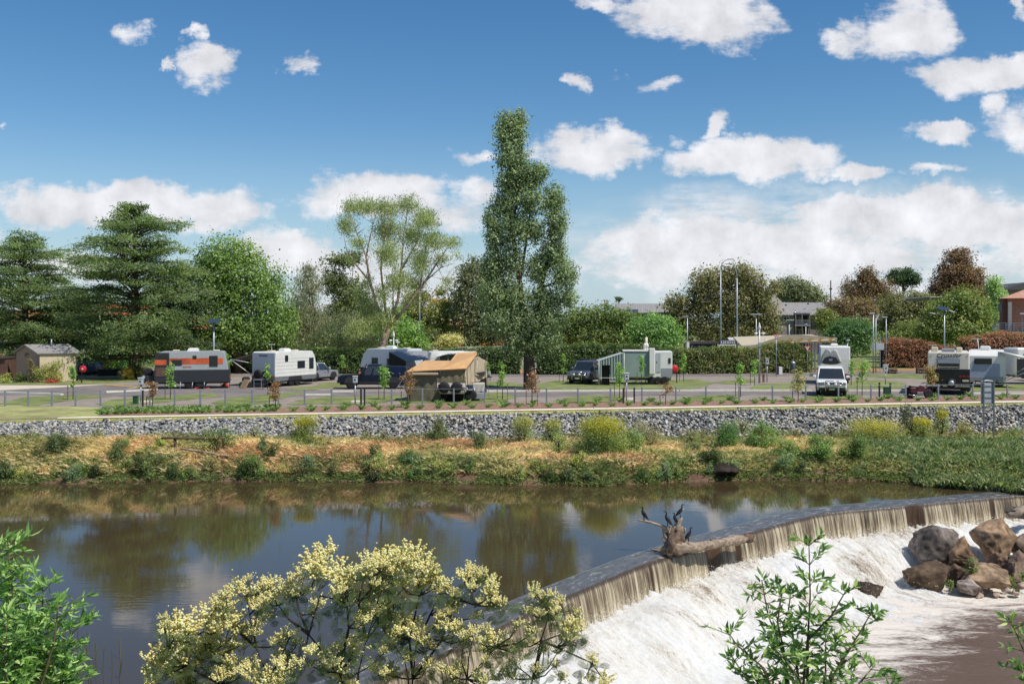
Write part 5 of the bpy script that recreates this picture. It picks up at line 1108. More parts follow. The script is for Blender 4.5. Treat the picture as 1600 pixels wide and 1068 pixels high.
def orange_brick():
    D = 150; t = thing('brick_building', 'long orange brick building with terracotta roof mostly hidden behind the cedars', 'building', (X_(150, D), D, 2.6)); ox = X_(150, D); f = lambda p: X_(p, D) - ox; g = lambda y: Z_(y, D) - 2.6
    for a, b, top in [(-60, 96, 498), (96, 262, 488), (262, 345, 505)]:
        bx('wall', BRICKO, t, f(a) + .02, f(b) - .02, 0, 9, 0, g(top + 8))
        r = MB(); r.loft([[(f(a) - .4, -.6, g(top + 8)), (f(b) + .4, -.6, g(top + 8)), (f(b) + .4, 9.6, g(top + 8)), (f(a) - .4, 9.6, g(top + 8))], [(f(a) + 2.2, 4.4, g(top - 14)), (f(b) - 2.2, 4.4, g(top - 14)), (f(b) - 2.2, 4.6, g(top - 14)), (f(a) + 2.2, 4.6, g(top - 14))]]).build('roof', TILE, t)
        n = max(2, int((b - a) / 26))
        for k in range(n):
            xx = lerp(f(a), f(b), (k + .5) / n)
            win(t, xx - .7, xx + .7, 4.3, 5.6, 0); win(t, xx - .7, xx + .7, 1.3, 2.7, 0)
orange_brick()
def brick_house():
    D = 140; ox = X_(706, D); t = thing('brick_house', 'two storey red brick house with pink tiled roof seen between the gums', 'house', (ox, D, 2.6)); f = lambda p: X_(p, D) - ox; g = lambda y: Z_(y, D) - 2.6
    bx('wall', M('deep_red_brick', '#94452f', .9, var=.25, scale=6), t, f(686), f(723), 0, 7, 0, g(507))
    MB().loft([[(f(683), -.7, g(507)), (f(727), -.7, g(507)), (f(727), 7.6, g(507)), (f(683), 7.6, g(507))], [(f(690), 2.5, g(498)), (f(720), 2.5, g(498)), (f(720), 4, g(498)), (f(690), 4, g(498))]]).build('roof', TILEP, t)
    win(t, f(688), f(694), g(518), g(508.5), 0); win(t, f(701), f(713), g(517), g(508.5), 0, bars=2); bx('shade_blind', GREY_P, t, f(697), f(700), -.3, -.02, g(521), g(514))
    bx('balcony_rail', M('deep_red_brick', '', .9), t, f(697), f(723), -1.3, -1.1, g(526), g(521)) if False else None
    D = 190; ox = X_(686, D); t = thing('commercial_building', 'yellow and dark grey flat roofed building block far behind the brick house', 'building', (ox, D, 2.6)); f2 = lambda p: X_(p, D) - ox; g2 = lambda y: Z_(y, D) - 2.6
    bx('wall', M('slate_wall', '#5d6270', .8, var=.1), t, f2(680), f2(722), 0, 8, 0, g2(472)); bx('fascia', M('ochre_fascia', '#c89a4c', .7, var=.1), t, f2(673), f2(684), -.5, 6, g2(475), g2(466.5)); bx('fascia', M('ochre_fascia', '#c89a4c', .7), t, f2(688), f2(702), -.6, 6, g2(471.5), g2(467)); bx('recess', M('brown_recess', '#6b4a34', .8), t, f2(684.2), f2(690), -.2, -.02, g2(476), g2(469))
    D = 128; ox = X_(664, D); t = thing('kiosk', 'tiny white kiosk with round topped opening beside the pale wall', 'kiosk', (ox, D, 2.6)); g3 = lambda y: Z_(y, D) - 2.6
    bx('wall', WHITE_P, t, -.48, .48, 0, .8, 0, g3(536)); MB().prism([(-.58, g3(536)), (.58, g3(536)), (0, g3(533.5))], -.1, .9).build('roof', WHITE_P, t); bx('opening', DGREY, t, -.2, .2, -.02, .05, g3(541), g3(538))
    D = 135; ox = X_(775, D); t = thing('orange_roof_house', 'low house with bright orange tiled roof glimpsed through the gum left of the poplar', 'house', (ox, D, 2.6)); f = lambda p: X_(p, D) - ox; g = lambda y: Z_(y, D) - 2.6
    bx('wall', BRICK, t, f(752), f(800), 0, 6, 0, g(536)); MB().loft([[(f(749), -.6, g(538)), (f(803), -.6, g(538)), (f(803), 6.6, g(538)), (f(749), 6.6, g(538))], [(f(762), 3, g(522)), (f(792), 3, g(522)), (f(792), 3.3, g(522)), (f(762), 3.3, g(522))]]).build('roof', M('bright_tiles', '#cf6a40', .8, var=.2, scale=3, bump=.03), t)
brick_house()
def pale_wall():
    D = 122; ox = X_(640, D); t = thing('pale_wall', 'long low pale concrete wall behind the clipped hedge left of the poplar', 'wall', (ox, D, 2.6)); g = lambda y: Z_(y, D) - 2.6
    for k in range(6):
        a = X_(640 + k * 34, D) - ox; b = X_(674 + k * 34, D) - ox; bx('wall_panel', PALEW, t, a + .02, b - .02, 0, .25, 0, g(543.5 - k * .9), ch=.02)
    D = 118; ox = X_(850, D); t = thing('utility_cabinet', 'pale cabinet showing over the hedge right of the poplar trunk', 'cabinet', (ox, D, 2.6)); bx('body', PALEW, t, -.3, .3, 0, .5, 0, Z_(543, D) - 2.6, ch=.02); bx('cap', GALV, t, -.34, .34, -.04, .54, Z_(543, D) - 2.6, Z_(543, D) - 2.52)
pale_wall()
def grey_roof_left():
    D = 200; ox = X_(1000, D); t = thing('long_grey_building', 'long low building with pale grey metal roof and solar panels left of the huge oak', 'building', (ox, D, 2.6)); f = lambda p: X_(p, D) - ox; g = lambda y: Z_(y, D) - 2.6
    bx('wall', RENDER, t, f(956), f(1060), 0, 12, 0, g(488)); 
    n = 9
    for k in range(n):
        a = lerp(f(952), f(1044), k / n); b = lerp(f(952), f(1044), (k + 1) / n) - .03
        MB().add([(a, -.8, g(488)), (b, -.8, g(488)), (b + 2.0 * (1 - (k+1)/n), 6, g(473)), (a + 2.0 * (1 - k/n), 6, g(473)), (a, -.8, g(488) - .1), (b, -.8, g(488) - .1)], [(0, 1, 2, 3), (4, 5, 1, 0)]).build('roof_sheet', ROOFG, t)
    MB().add([(f(958), -.9, g(487.4)), (f(996), -.9, g(487.4)), (f(998), .9, g(483)), (f(962), .9, g(483))], [(0, 1, 2, 3)]).build('solar_panels', SOLAR, t)
    MB().prism([(f(1032), g(488)), (f(1056), g(488)), (f(1048), g(467))], 1, 6).build('gable', OFFW, t)
    MB().cyl((f(984.5), 3, g(474)), (f(984.5), 3, g(470)), .1).build('roof_vent', GALV, t)
    bx('fascia', DGREY, t, f(1020), f(1044), -.95, -.85, g(490), g(487.5))
grey_roof_left()
def flats():
    D = 170; ox = X_(1255, D); t = thing('grey_flats', 'grey two storey flats with balcony, dormer rails and pale gable behind the canopy', 'building', (ox, D, 2.6)); f = lambda p: X_(p, D) - ox; g = lambda y: Z_(y, D) - 2.6
    bx('wall', M('flat_wall_grey', '#8b817c', .85, var=.07), t, f(1214), f(1241), 0, 10, 0, g(492)); bx('wall', M('flat_wall_taupe', '#7a6e6a', .85, var=.07), t, f(1263), f(1300), .2, 10, 0, g(490))
    bx('recess_wall', M('flat_wall_dark', '#5e534f', .85, var=.07), t, f(1241) + .01, f(1263) - .01, 1.4, 9.8, 0, g(489))
    n = 8
    for k in range(n):
        a = lerp(f(1212), f(1302), k / n); b = lerp(f(1212), f(1302), (k + 1) / n) - .04
        MB().add([(a, -.7, g(491.5)), (b, -.7, g(491.5)), (b, 6, g(471)), (a, 6, g(471)), (a, -.7, g(492.5)), (b, -.7, g(492.5))], [(0, 1, 2, 3), (4, 5, 1, 0)]).build('roof_sheet', ROOFG, t)
    MB().prism([(f(1208), g(492)), (f(1220), g(492)), (f(1225), g(471)), (f(1212), g(459)), (f(1208), g(463))], 1.2, 6).build('gable', M('pale_gable', '#c0b4a4', .8, var=.06), t)
    bx('balcony_slab', GREY_P, t, f(1240), f(1264), -.9, 1.3, g(509), g(507.3)); bx('balcony_slab', GREY_P, t, f(1240), f(1264), -.9, 1.3, g(490), g(488.4))
    for x in (1241, 1251, 1263): MB().cyl((f(x), -.8, 0), (f(x), -.8, g(490)), .09, n=6).build('post', M('flat_wall_dark', '', 0), t)
    for k in range(14): bx('baluster', GALV, t, lerp(f(1242), f(1262.4), k / 13) - .02, lerp(f(1242), f(1262.4), k / 13) + .02, -.85, -.81, g(507.2), g(500.4))
    bx('handrail', GALV, t, f(1241), f(1263.5), -.88, -.78, g(500.4), g(499.8))
    win(t, f(1246), f(1258), g(505.5), g(495), 1.39, bars=1, sill=False); win(t, f(1247), f(1259), g(524), g(514), 1.39, bars=1, sill=False); win(t, f(1224), f(1234), g(503), g(495), 0, sill=False); win(t, f(1268), f(1276), g(513), g(501), .2, frame=DGREY, sill=False, bars=0)
    for k in range(4): MB().cyl((f(1244 + k * 5), 0, g(489)), (f(1244 + k * 5), 0, g(487)), .12, n=6).build('rail_stub', CHROME, t)
    for x, y in [(1229, 483), (1233, 476), (1268, 474)]: MB().cyl((f(x), 2, g(y + 1)), (f(x), 2, g(y - 1.2)), .16, n=8).build('roof_vent', DGREY, t)
flats()
def canopy():
    D = 108; ox = X_(1225, D); t = thing('canopy', 'long flat cream canopy with timber soffit on slim posts behind the shaggy hedge', 'shelter', (ox, D, 2.6)); f = lambda p: X_(p, D) - ox; g = lambda y: Z_(y, D) - 2.6
    # roof rises toward the viewer: one sees the soffit beams
    P = [(1150, 543.5, 0), (1213, 529, 0), (1296, 528.5, 0), (1280, 523, 6), (1210, 522, 6), (1158, 536, 6)]
    top = [(f(a), dy - 2.5, g(b)) for a, b, dy in P]
    mb = MB()
    for i in range(3):
        pass
    v = [(f(1150), -2.5, g(541)), (f(1296), -2.5, g(533)), (f(1286), 4.5, g(525)), (f(1160), 4.5, g(529))]
    w = [(a, b, c + .16) for a, b, c in v]; mb.add(v + w, [(3, 2, 1, 0), (4, 5, 6, 7), (0, 1, 5, 4), (1, 2, 6, 5), (2, 3, 7, 6), (3, 0, 4, 7)]); mb.build('roof', M('canopy_cream', '#b9ad94', .7, var=.06), t)
    v = [(f(1160), -2.6, g(541.3)), (f(1213), -2.7, g(523.5)), (f(1240), -2.7, g(522.5)), (f(1296), -2.6, g(527)), (f(1296), -2.6, g(529)), (f(1225), -2.6, g(533.5)), (f(1160), -2.6, g(543.5))]
    MB().add([(a, b, c) for a, b, c in v] + [(a, b + .12, c) for a, b, c in v], [tuple(range(6, -1, -1)), tuple(range(7, 14))]).build('fascia', M('canopy_cream', '', 0), t)
    for k in range(7):
        a = 1186 + k * 15.5; y = 533.5 - k * .3 - (0 if k > 1 else (2 - k) * -2.2)
        MB().add([(f(a), -2.75, g(y + 2)), (f(a + 4), -2.75, g(y + 2.2)), (f(a + 12), -2.72, g(y - 5.2)), (f(a + 7), -2.72, g(y - 5.2)), (f(a), -2.71, g(y + 2)), (f(a + 4), -2.71, g(y + 2.2)), (f(a + 12), -2.70, g(y - 5.2)), (f(a + 7), -2.70, g(y - 5.2))], [(0, 1, 2, 3), (7, 6, 5, 4), (0, 4, 5, 1), (1, 5, 6, 2), (2, 6, 7, 3), (3, 7, 4, 0)]).build('timber_slat', M('timber_slat', '#a4793c', .6, var=.1), t)
    for x in (1262, 1267, 1272, 1290): MB().cyl((f(x), -1.5, 0), (f(x), -1.5, g(532)), .09, n=8).build('post', WHITE_P, t)
    for x in (1200, 1233): MB().cyl((f(x), 1, 0), (f(x), 1, g(529)), .09, n=8).build('post', GALV, t)
    D = 125; ox = X_(1175, D); t = thing('white_marquee_roof', 'white sheet roof just left of the cream canopy', 'roof', (ox, D, 2.6)); f = lambda p: X_(p, D) - ox; g = lambda y: Z_(y, D) - 2.6
    MB().add([(f(1143), 0, g(536)), (f(1205), 0, g(534)), (f(1205), 5, g(525)), (f(1150), 5, g(528)), (f(1143), 0, g(537)), (f(1205), 0, g(535))], [(0, 1, 2, 3), (4, 5, 1, 0)]).build('roof', WHITE_P, t)
    for x in (1146, 1175, 1203): MB().cyl((f(x), .3, 0), (f(x), .3, g(536)), .08, n=6).build('post', GALV, t)
    D = 118; ox = X_(1110, D); t = thing('blue_sign_building', 'low dark building with blue signboards behind the shaggy hedge', 'building', (ox, D, 2.6)); f = lambda p: X_(p, D) - ox; g = lambda y: Z_(y, D) - 2.6
    bx('wall', DGREY, t, f(1077), f(1121), 0, 4, 0, g(537)); bx('roof', M('brown_trim', '', 0), t, f(1072), f(1123), -.3, 4.3, g(537), g(533.5)); bx('pillar', WHITE_P, t, f(1072), f(1076), -.5, .3, 0, g(533.8)); bx('wall_panel', NAVY, t, f(1078), f(1100), -.06, -.01, g(548), g(538)); bx('wall_panel', NAVY, t, f(1103), f(1119), -.06, -.01, g(548), g(538.5))
    text_mesh('sign_mark', 'e', .5, M('sky_blue', '#4a90c8', .5, var=0), t, (f(1093), -.08, g(541)), (math.pi / 2, 0, 0))
    D = 117; ox = X_(1138, D); t = thing('blue_sign', 'blue and white two tier signboard beside the low dark building', 'sign', (ox, D, 2.6)); f = lambda p: X_(p, D) - ox; g = lambda y: Z_(y, D) - 2.6
    bx('board', NAVY, t, f(1124), f(1152), 0, .1, g(537.4), g(531), ch=.02); bx('board', WHITE_P, t, f(1121), f(1150), 0, .1, g(544.5), g(538), ch=.02)
    for k, (yy, m) in enumerate([(533, WHITE_P), (535.4, WHITE_P), (540, NAVY), (542.4, NAVY)]):
        for j in range(7): bx('letter', m, t, f(1126 + j * 3.4), f(1128.2 + j * 3.4 + (j % 2) * .4), -.02, -.002, g(yy + .9), g(yy - .6))
    for x in (1127, 1146): MB().cyl((f(x), .05, 0), (f(x), .05, g(545)), .06, n=6).build('post', GALV, t)
canopy()
def right_house():
    D = 110; ox = X_(1590, D); t = thing('brick_house', 'red brick house with balcony cut off by the right edge above the retaining wall', 'house', (ox, D, 2.6), -24); f = lambda p: X_(p, D) - ox; g = lambda y: Z_(y, D) - 2.6
    bx('wall', M('rose_brick', '#b07c64', .9, var=.2, scale=6), t, f(1576), f(1680), 0, 8, g(518), g(466)); MB().loft([[(f(1566), -1, g(466)), (f(1690), -1, g(466)), (f(1690), 9, g(466)), (f(1566), 9, g(466))], [(f(1602), 3, g(451)), (f(1690), 3, g(451)), (f(1690), 5, g(451)), (f(1602), 5, g(451))]]).build('roof', TILEP, t)
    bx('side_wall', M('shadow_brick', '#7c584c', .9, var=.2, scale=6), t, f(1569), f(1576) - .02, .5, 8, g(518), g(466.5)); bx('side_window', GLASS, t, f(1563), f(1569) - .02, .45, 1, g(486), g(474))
    bx('balcony_column', PALEW, t, f(1576), f(1581), -1.5, -.9, g(516), g(472)); MB().tube([(f(1581), -1.2, g(473)), (f(1592), -1.2, g(479)), (f(1604), -1.2, g(476))], .03, 5).build('cable', DGREY, t)
    bx('balcony_deck', PALEW, t, f(1553), f(1690), -2.2, 0, g(519.5), g(518.1))
    for y in (514.8, 511.4, 508, 504.6): bx('rail', GALV, t, f(1553), f(1690), -2.15, -2.1, g(y + .4), g(y - .4))
    for x in (1554, 1562, 1572, 1583, 1594, 1608): bx('rail_post', GALV, t, f(x), f(x + .9), -2.22, -2.16, g(518), g(504))
    bx('garden_lamp', LAMPW, t, f(1592), f(1599), -1.9, -1.6, g(491), g(489)); bx('lamp_post', GALV, t, f(1594.5), f(1595.3), -1.8, -1.7, g(504), g(491))
    t = thing('retaining_wall', 'grey green retaining wall below the brick house at the right edge', 'wall', (ox, D - 2.5, 2.6), -20); f = lambda p: X_(p, D - 2.5) - ox; g = lambda y: Z_(y, D - 2.5) - 2.6
    for k in range(5): bx('wall_block', M('green_wall', '#7d8474', .85, var=.1), t, f(1553 + k * 25) + .01, f(1578 + k * 25) - .01, 0, 1, 0, g(520), ch=.02)
    bx('low_wall', M('green_wall', '', 0), t, f(1395), f(1441), 14.2, 14.6, 0, 3.4, ch=.02); 
    D = 200; ox = X_(1590, D); t = thing('hill_house', 'dark gabled house roof on the skyline above the brick house', 'house', (ox, D, 2.6)); f = lambda p: X_(p, D) - ox; g = lambda y: Z_(y, D) - 2.6
    bx('wall', RENDER, t, f(1565), f(1650), 0, 8, 0, g(452)); MB().add([(f(1561), -1, g(453)), (f(1600), -1, g(441)), (f(1650), -1, g(446)), (f(1650), 9, g(446)), (f(1600), 9, g(441)), (f(1561), 9, g(453)), (f(1650), -1, g(453))], [(0, 1, 4, 5), (1, 2, 3, 4), (0, 6, 2, 1)]).build('roof', M('dark_roof', '#4c4a4c', .7, var=.1), t)
    D = 145; ox = X_(1440, D); t = thing('white_shed_roof', 'pale skillion roof among the olive trees left of the double solar lamp', 'roof', (ox, D, 2.6)); f = lambda p: X_(p, D) - ox; g = lambda y: Z_(y, D) - 2.6
    bx('roof', WHITE_P, t, f(1418), f(1450), -8, 2, g(466.5), g(465.5)); bx('wall', RENDER, t, f(1420), f(1449), -7, 1, g(470), g(466.6))
right_house()

# ---------------------------------------------------------------- poles, lamps, signs
def pole_base(name, label, cat, px, by, D=None, group=None):
    D = D or (CZ - 2.6) * F / (by - HY); return thing(name, label, cat, ((px - 800) * D / F, D, 2.6), 0, group), D
def street_lamp(label, px, D, top, reach, curve, dirs=(1,), by=None, r=.09):
    t, D = pole_base('street_lamp', label, 'street lamp', px, by, D, 'street lamps'); H = Z_(top, D) - 2.6; s = D / F
    MB().tube([(0, 0, 0), (0, 0, H * .45), (0, 0, H - curve * s)], [r * 1.4, r, r * .75], 8).build('pole', GALV, t)
    for d in dirs:
        pts = [(0, 0, H - curve * s)]; 
        for k in range(1, 7): a = k / 6 * 1.45; pts.append((d * reach * s * (1 - math.cos(a)) / (1 - math.cos(1.45)), 0, H - curve * s + curve * s * math.sin(a)))
        MB().tube(pts, r * .6, 6).build('arm', GALV, t)
        e = pts[-1]; MB().loft([[(e[0] - d * .1, -.12, e[2] - .05), (e[0] - d * .1, .12, e[2] - .05), (e[0] - d * .1, .12, e[2] + .07), (e[0] - d * .1, -.12, e[2] + .07)], [(e[0] + d * .75, -.09, e[2] - .05), (e[0] + d * .75, .09, e[2] - .05), (e[0] + d * .75, .09, e[2] + .04), (e[0] + d * .75, -.09, e[2] + .04)]]).build('lamp_head', GREY_P, t)
    return t
street_lamp('left of the two tall curved street lamps in front of the huge oak', 1126, 128, 405, 12, 16, (1,))
street_lamp('right of the two tall curved street lamps in front of the huge oak', 1151.5, 128, 412, 9, 22, (-1,))
street_lamp('double armed curved street lamp left of the poplar', 726, 126, 483, 19, 9, (-1, 1), r=.08)
street_lamp('tall street lamp with two short left arms between the gums', 654.5, 122, 500, 12, 5, (-1,), r=.09)
street_lamp('thin curved street lamp half hidden left of the one with short arms', 635, 140, 503, 14, 8, (1,), r=.06)
t, D = pole_base('power_pole', 'slim tall pole above the lamp with short arms between the gums', 'pole', 655.8, None, 123.5); MB().tube([(0, 0, 0), (0, 0, Z_(446, D) - 2.6)], [.10, .05], 6).build('pole', GALV, t); bx('cross_arm', GALV, t, -.4, .1, -.03, .03, Z_(452, D) - 2.6, Z_(451, D) - 2.6)
def t_lamp(label, px, D, top, hw, by=None, r=.06, panel=None):
    t, D = pole_base('solar_lamp', label, 'lamp', px, by, D, 'flat headed solar lamps'); H = Z_(top, D) - 2.6; s = D / F
    MB().tube([(0, 0, 0), (0, 0, H)], [r * 1.2, r], 8).build('pole', GALV, t)
    MB().box(-hw[0] * s, hw[1] * s, -.25, .25, H, H + .10, ch=.02).build('lamp_head', GALV, t); bx('lens', LAMPW, t, -hw[0] * s * .8, hw[1] * s * .8, -.2, .2, H - .03, H); return t
t_lamp('flat T topped lamp in front of the right side of the huge oak', 1181.5, 118, 491.5, (9, 9))
t_lamp('lamp with flat head pointing left, right of the fresh green elm', 1074, 118, 495, (8, 1))
t_lamp('lamp with flat head in front of the grey flats', 1233, 118, 500.5, (5, 7), r=.05)
t_lamp('small single lamp right of the balcony of the grey flats', 1259, 118, 507, (2, 2), r=.05)
t_lamp('lamp with left pointing head left of the red leaved hedge', 1364.5, 104, 490, (7, 1)); t_lamp('thin lamp immediately right of the one with left pointing head', 1368.5, 106, 494, (1.5, 1.5), r=.05)
t_lamp('shorter lamp with flat head above the left end of the red leaved hedge', 1384.5, 112, 496, (7, 1), r=.05)
t_lamp('white lamp reaching over the roof of the caravan towed by the white four wheel drive', 1324, 96, 532, (2, 3), r=.05)
t_lamp('lamp seen over the long grey building edge left of the elm', 1038, 150, 494.5, (5, 4), r=.06)
def solar_lamp(label, px, by, top, w, two=True, D=None):
    t, D = pole_base('solar_lamp', label, 'lamp', px, by, D); H = Z_(top, D) - 2.6; s = D / F
    MB().tube([(0, 0, 0), (0, 0, H)], [.10, .07], 8).build('pole', GALV, t)
    mb = MB(); a = .28; mb.add([(-w[0]*s, -.5, H - .02), (w[1]*s, -.5, H - .02), (w[1]*s, .5, H + a), (-w[0]*s, .5, H + a), (-w[0]*s, -.5, H + .03), (w[1]*s, -.5, H + .03), (w[1]*s, .5, H + a + .05), (-w[0]*s, .5, H + a + .05)], [(0, 3, 2, 1), (4, 5, 6, 7), (0, 1, 5, 4), (1, 2, 6, 5), (2, 3, 7, 6), (3, 0, 4, 7)]); mb.build('solar_panel', SOLAR, t)
    if two:
        MB().tube([(0, 0, H - .55), (-16*s, 0, H - .35)], .035, 5).build('arm', GALV, t); MB().loft([[(-15*s, -.12, H - .42), (-15*s, .12, H - .42), (-15*s, .12, H - .34), (-15*s, -.12, H - .34)], [(-23*s, -.14, H - .32), (-23*s, .14, H - .32), (-23*s, .14, H - .27), (-23*s, -.14, H - .27)]]).build('lamp_head', LAMPW, t)
        MB().loft([[(6*s, -.12, H - .02), (6*s, .12, H - .02), (6*s, .12, H + .05), (6*s, -.12, H + .05)], [(15*s, -.14, H - .28), (15*s, .14, H - .28), (15*s, .14, H - .2), (15*s, -.14, H - .2)]]).build('lamp_head', LAMPW, t)
    return t
solar_lamp('tall solar street lamp with tilted panel and two heads behind the dark fronted caravan', 1475.5, 579, 484, (10, 5), True, 102)
solar_lamp('solar lamp with tilted panel rising behind the orange and grey caravan', 334, 585, 504, (8, 9), False, 88)
solar_lamp('small solar lamp with dark panel in front of the clipped hedge at left', 190, 579, 552, (5, 5), False, 96)
def cam_pole(label, px, by, top, D=None):
    t, D = pole_base('camera_pole', label, 'camera pole', px, by, D); H = Z_(top, D) - 2.6; MB().tube([(0, 0, 0), (0, 0, H - .4)], [.09, .06], 8).build('pole', GALV, t)
    MB().lathe([(.02, .45), (.06, .3), (.12, .1), (.14, -.05), (.05, -.2), (.02, -.25)], (0, 0, H - .25), 10).build('beacon', WHITE_P, t)
    for a in (-.32, .32):
        MB().tube([(0, 0, H - .75), (a, 0, H - .68)], .025, 5).build('bracket', WHITE_P, t); MB().lathe([(.02, .08), (.13, .05), (.15, -.04), (.10, -.14), (.02, -.18)], (a, 0, H - .75), 10).build('camera', WHITE_P, t)
    bx('control_box', GALV, t, -.12, .12, -.16, -.06, H * .62, H * .62 + .4, ch=.02); return t
cam_pole('security camera pole with white dome cameras in the middle of the park behind the saplings', 1186.5, 598, 507); cam_pole('security camera pole with twin globes beside the leaning eucalypt trunk', 615, 586, 520, 101)
def give_way(label, px, by, top, D, w):
    t, D = pole_base('give_way_sign', label, 'road sign', px, by, D, 'triangular give way signs'); s = D / F; H = Z_(top, D) - 2.6; R = w * s / 2
    MB().cyl((0, .04, 0), (0, .04, H), .035, n=6).build('post', GALV, t); h = R * 1.7
    MB().prism([(-R, 0), (R, 0), (0, -h)], -.01, .01).build('border', REDP, t).location.z = H; k = .68
    MB().prism([(-R*k, -h*.13), (R*k, -h*.13), (0, -h*.13 - h*k*.98)], -.016, -.0101).build('face', WHITE_P, t).location.z = H
    text_mesh('lettering', 'GIVE\nWAY', R * .34, BLK, t, (0, -.02, H - h * .33), (math.pi / 2, 0, 0)); return t
give_way('red and white give way triangle above the cream canopy edge', 1213, None, 522, 96, 10); give_way('lower red and white give way triangle beside the canopy posts', 1261.5, 581, 540, 105, 10.5)
t, D = pole_base('parking_sign', 'dark blue sign post at the corner of the cream canopy', 'sign', 1280, None, 101); MB().cyl((0, 0, 0), (0, 0, Z_(538, D) - 2.6), .05).build('post', GALV, t); bx('board', NAVY, t, -.14, .14, -.05, -.03, Z_(552, D) - 2.6, Z_(538, D) - 2.6)
t, D = pole_base('white_sign', 'plain back of a white sign on two posts left of the red leaved hedge', 'sign', 1372, 576, 106); s = D / F
bx('board', M('sign_back', '#b0b4b8', .5, .2, var=.08), t, -9.5*s, 9.5*s, 0, .04, Z_(546.5, D) - 2.6, Z_(536, D) - 2.6, ch=.01)
for x in (-8, 3): bx('post', GALV, t, x*s, x*s + .06, .05, .1, 0, Z_(527, D) - 2.6)
t, D = pole_base('radio_mast', 'thin dark mast on the skyline right of the grey flats', 'mast', 1298, None, 200); MB().tube([(0, 0, 0), (0, 0, Z_(438, D) - 2.6)], [.2, .12], 6).build('mast', DGREY, t); bx('antenna', DGREY, t, -.25, .25, -.2, .2, Z_(452, D) - 2.6, Z_(450, D) - 2.6)
for px, lab in [(945, 'small distant power pole on the skyline near the poplar'), (948.5, 'small distant power pole just right of the other skyline pole')]:
    t, D = pole_base('power_pole', lab, 'pole', px, None, 260); MB().tube([(0, 0, 0), (0, 0, Z_(468, D) - 2.6)], .15, 6).build('pole', BARK, t); bx('cross_arm', BARK, t, -.9, .9, -.1, .1, Z_(470, D) - 2.6, Z_(469.4, D) - 2.6)

# near sign seen from behind, standing on the bank
def back_sign():
    D = 58.5; z = bank_at(1543, 1.25)[2] - .2; X = X_(1543, D); t = thing('river_sign', 'tall metal sign seen from behind on two thin posts standing in the rocks at right', 'sign', (X, D, z)); s = D / F; g = lambda y: Z_(y, D) - z
    bx('board', M('sign_back', '', 0), t, -10.5*s, 10*s, 0, .03, g(631), g(598.5), ch=.01)
    for x in (-6.4, 9.4): bx('post', STEEL, t, x*s - .035, x*s + .035, -.075, -.005, -.3, g(594))
    for y in (603, 612, 621, 630): bx('cross_bar', STEEL, t, -10.5*s, 10*s, -.03, -.002, g(y) - .02, g(y) + .03)
    mb = MB(); mb.tube([(-10*s, .015, g(598)), (-8*s, .015, g(595.5)), (0, .015, g(594.2)), (8*s, .015, g(595.5)), (9.6*s, .015, g(598))], .05, 6).build('arched_top', M('sign_back', '', 0), t)
back_sign()

# fence of square posts with a thin top wire
def fence():
    xs = [-36, -2, 8, 44, 81, 118, 157, 195, 234, 273, 313, 352, 394, 435, 476, 518, 565, 612, 660, 709, 757, 805, 854, 903, 954, 1003, 1056, 1103, 1155, 1207, 1259, 1310, 1361, 1415, 1466, 1520, 1574, 1628]
    xs = [x for x in xs if x != -2]; yl = lambda p: interp(p, [(-100, 635.6), (0, 635), (400, 633), (800, 630.5), (1200, 625.5), (1600, 622)])
    t = thing('post_fence', 'row of short grey steel posts joined by a thin wire along the river side', 'fence', W(800, yl(800), 2.6)); o = Vector(t.location); me = None; tops = []
    PM = M('post_grey', '#8e949b', .5, .4, var=.15)
    for x in xs:
        p = Vector(W(x, yl(x), 2.6)) - o
        if me is None: f = MB().box(-.05, .05, -.04, .04, 0, 1.0, ch=.012).build('post', PM, t); me = f.data
        else: f = bpy.data.objects.new('post', me); COL.objects.link(f); f.parent = t
        f.location = p; tops.append((p.x, p.y, p.z + .97))
    MB().tube(tops, .009, 4).build('wire', GALV, t)
fence()
# dark bollards flanking the service posts, service posts, boxes
def where_post(px): return 'drain lid near the dark truck' if px < 600 and px > 400 else ('grey power post in the middle of the fence' if 900 < px < 1100 else ('green cabinet beside the motorbike' if px > 1300 else 'power post at the left green cabinet'))
for px, y, lab in [(564, 633, 'left'), (569.5, 633, 'r'), (974, 630.5, 'l'), (991, 630, 'r'), (1374, 620, 'l'), (1391, 621, 'r'), (223, 635, 'l')]:
    X, Y, Z = W(px, y); t = thing('bollard', f'short dark post {dict(l="left", r="right").get(lab[0])} of the {where_post(px)}', 'bollard', (X, Y, Z), 0, 'dark posts beside the service points'); bx('shaft', DGREY, t, -.05, .05, -.05, .05, 0, .98, ch=.01); bx('cap', BLK, t, -.06, .06, -.06, .06, .98, 1.01)
def meter(label, px, by, top, w=7, hb=10, hose=False):
    X, Y, Z = W(px, by); s = Y / F; t = thing('service_post', label, 'power post', (X, Y, Z), 0, 'powered site service posts'); H = Z_(top, Y) - Z
    MB().cyl((0, 0, 0), (0, 0, H - hb*s), .045, n=8).build('post', GALV, t); MB().box(-w*s/2, w*s/2, -.13, .13, H - hb*s, H, ch=.03).build('meter_box', M('meter_grey', '#b6bcc2', .45, .2, var=.06), t); MB().box(-w*s/2 - .02, w*s/2 + .02, -.16, .15, H, H + .04, ch=.01).build('lid', WHITE_P, t)
    bx('socket', DGREY, t, -.05, .05, -.145, -.13, H - hb*s*.6, H - hb*s*.35); return t
meter('grey power post left of the orange caravan beside the green box', 220, 630, 590.5); meter('grey power post in front of the dark truck nose', 555, 631, 588); meter('grey power post between the light saplings in the middle', 979, 626, 583); meter('grey power post behind the saplings right of the camera pole', 1198.5, 596.5, 560, 5, 9)
meter('grey power post with a small tap left of the dark fronted caravan', 1383.5, 601, 570); meter('pale power post against the poplar trunk', 836, 597, 568, 4, 7)
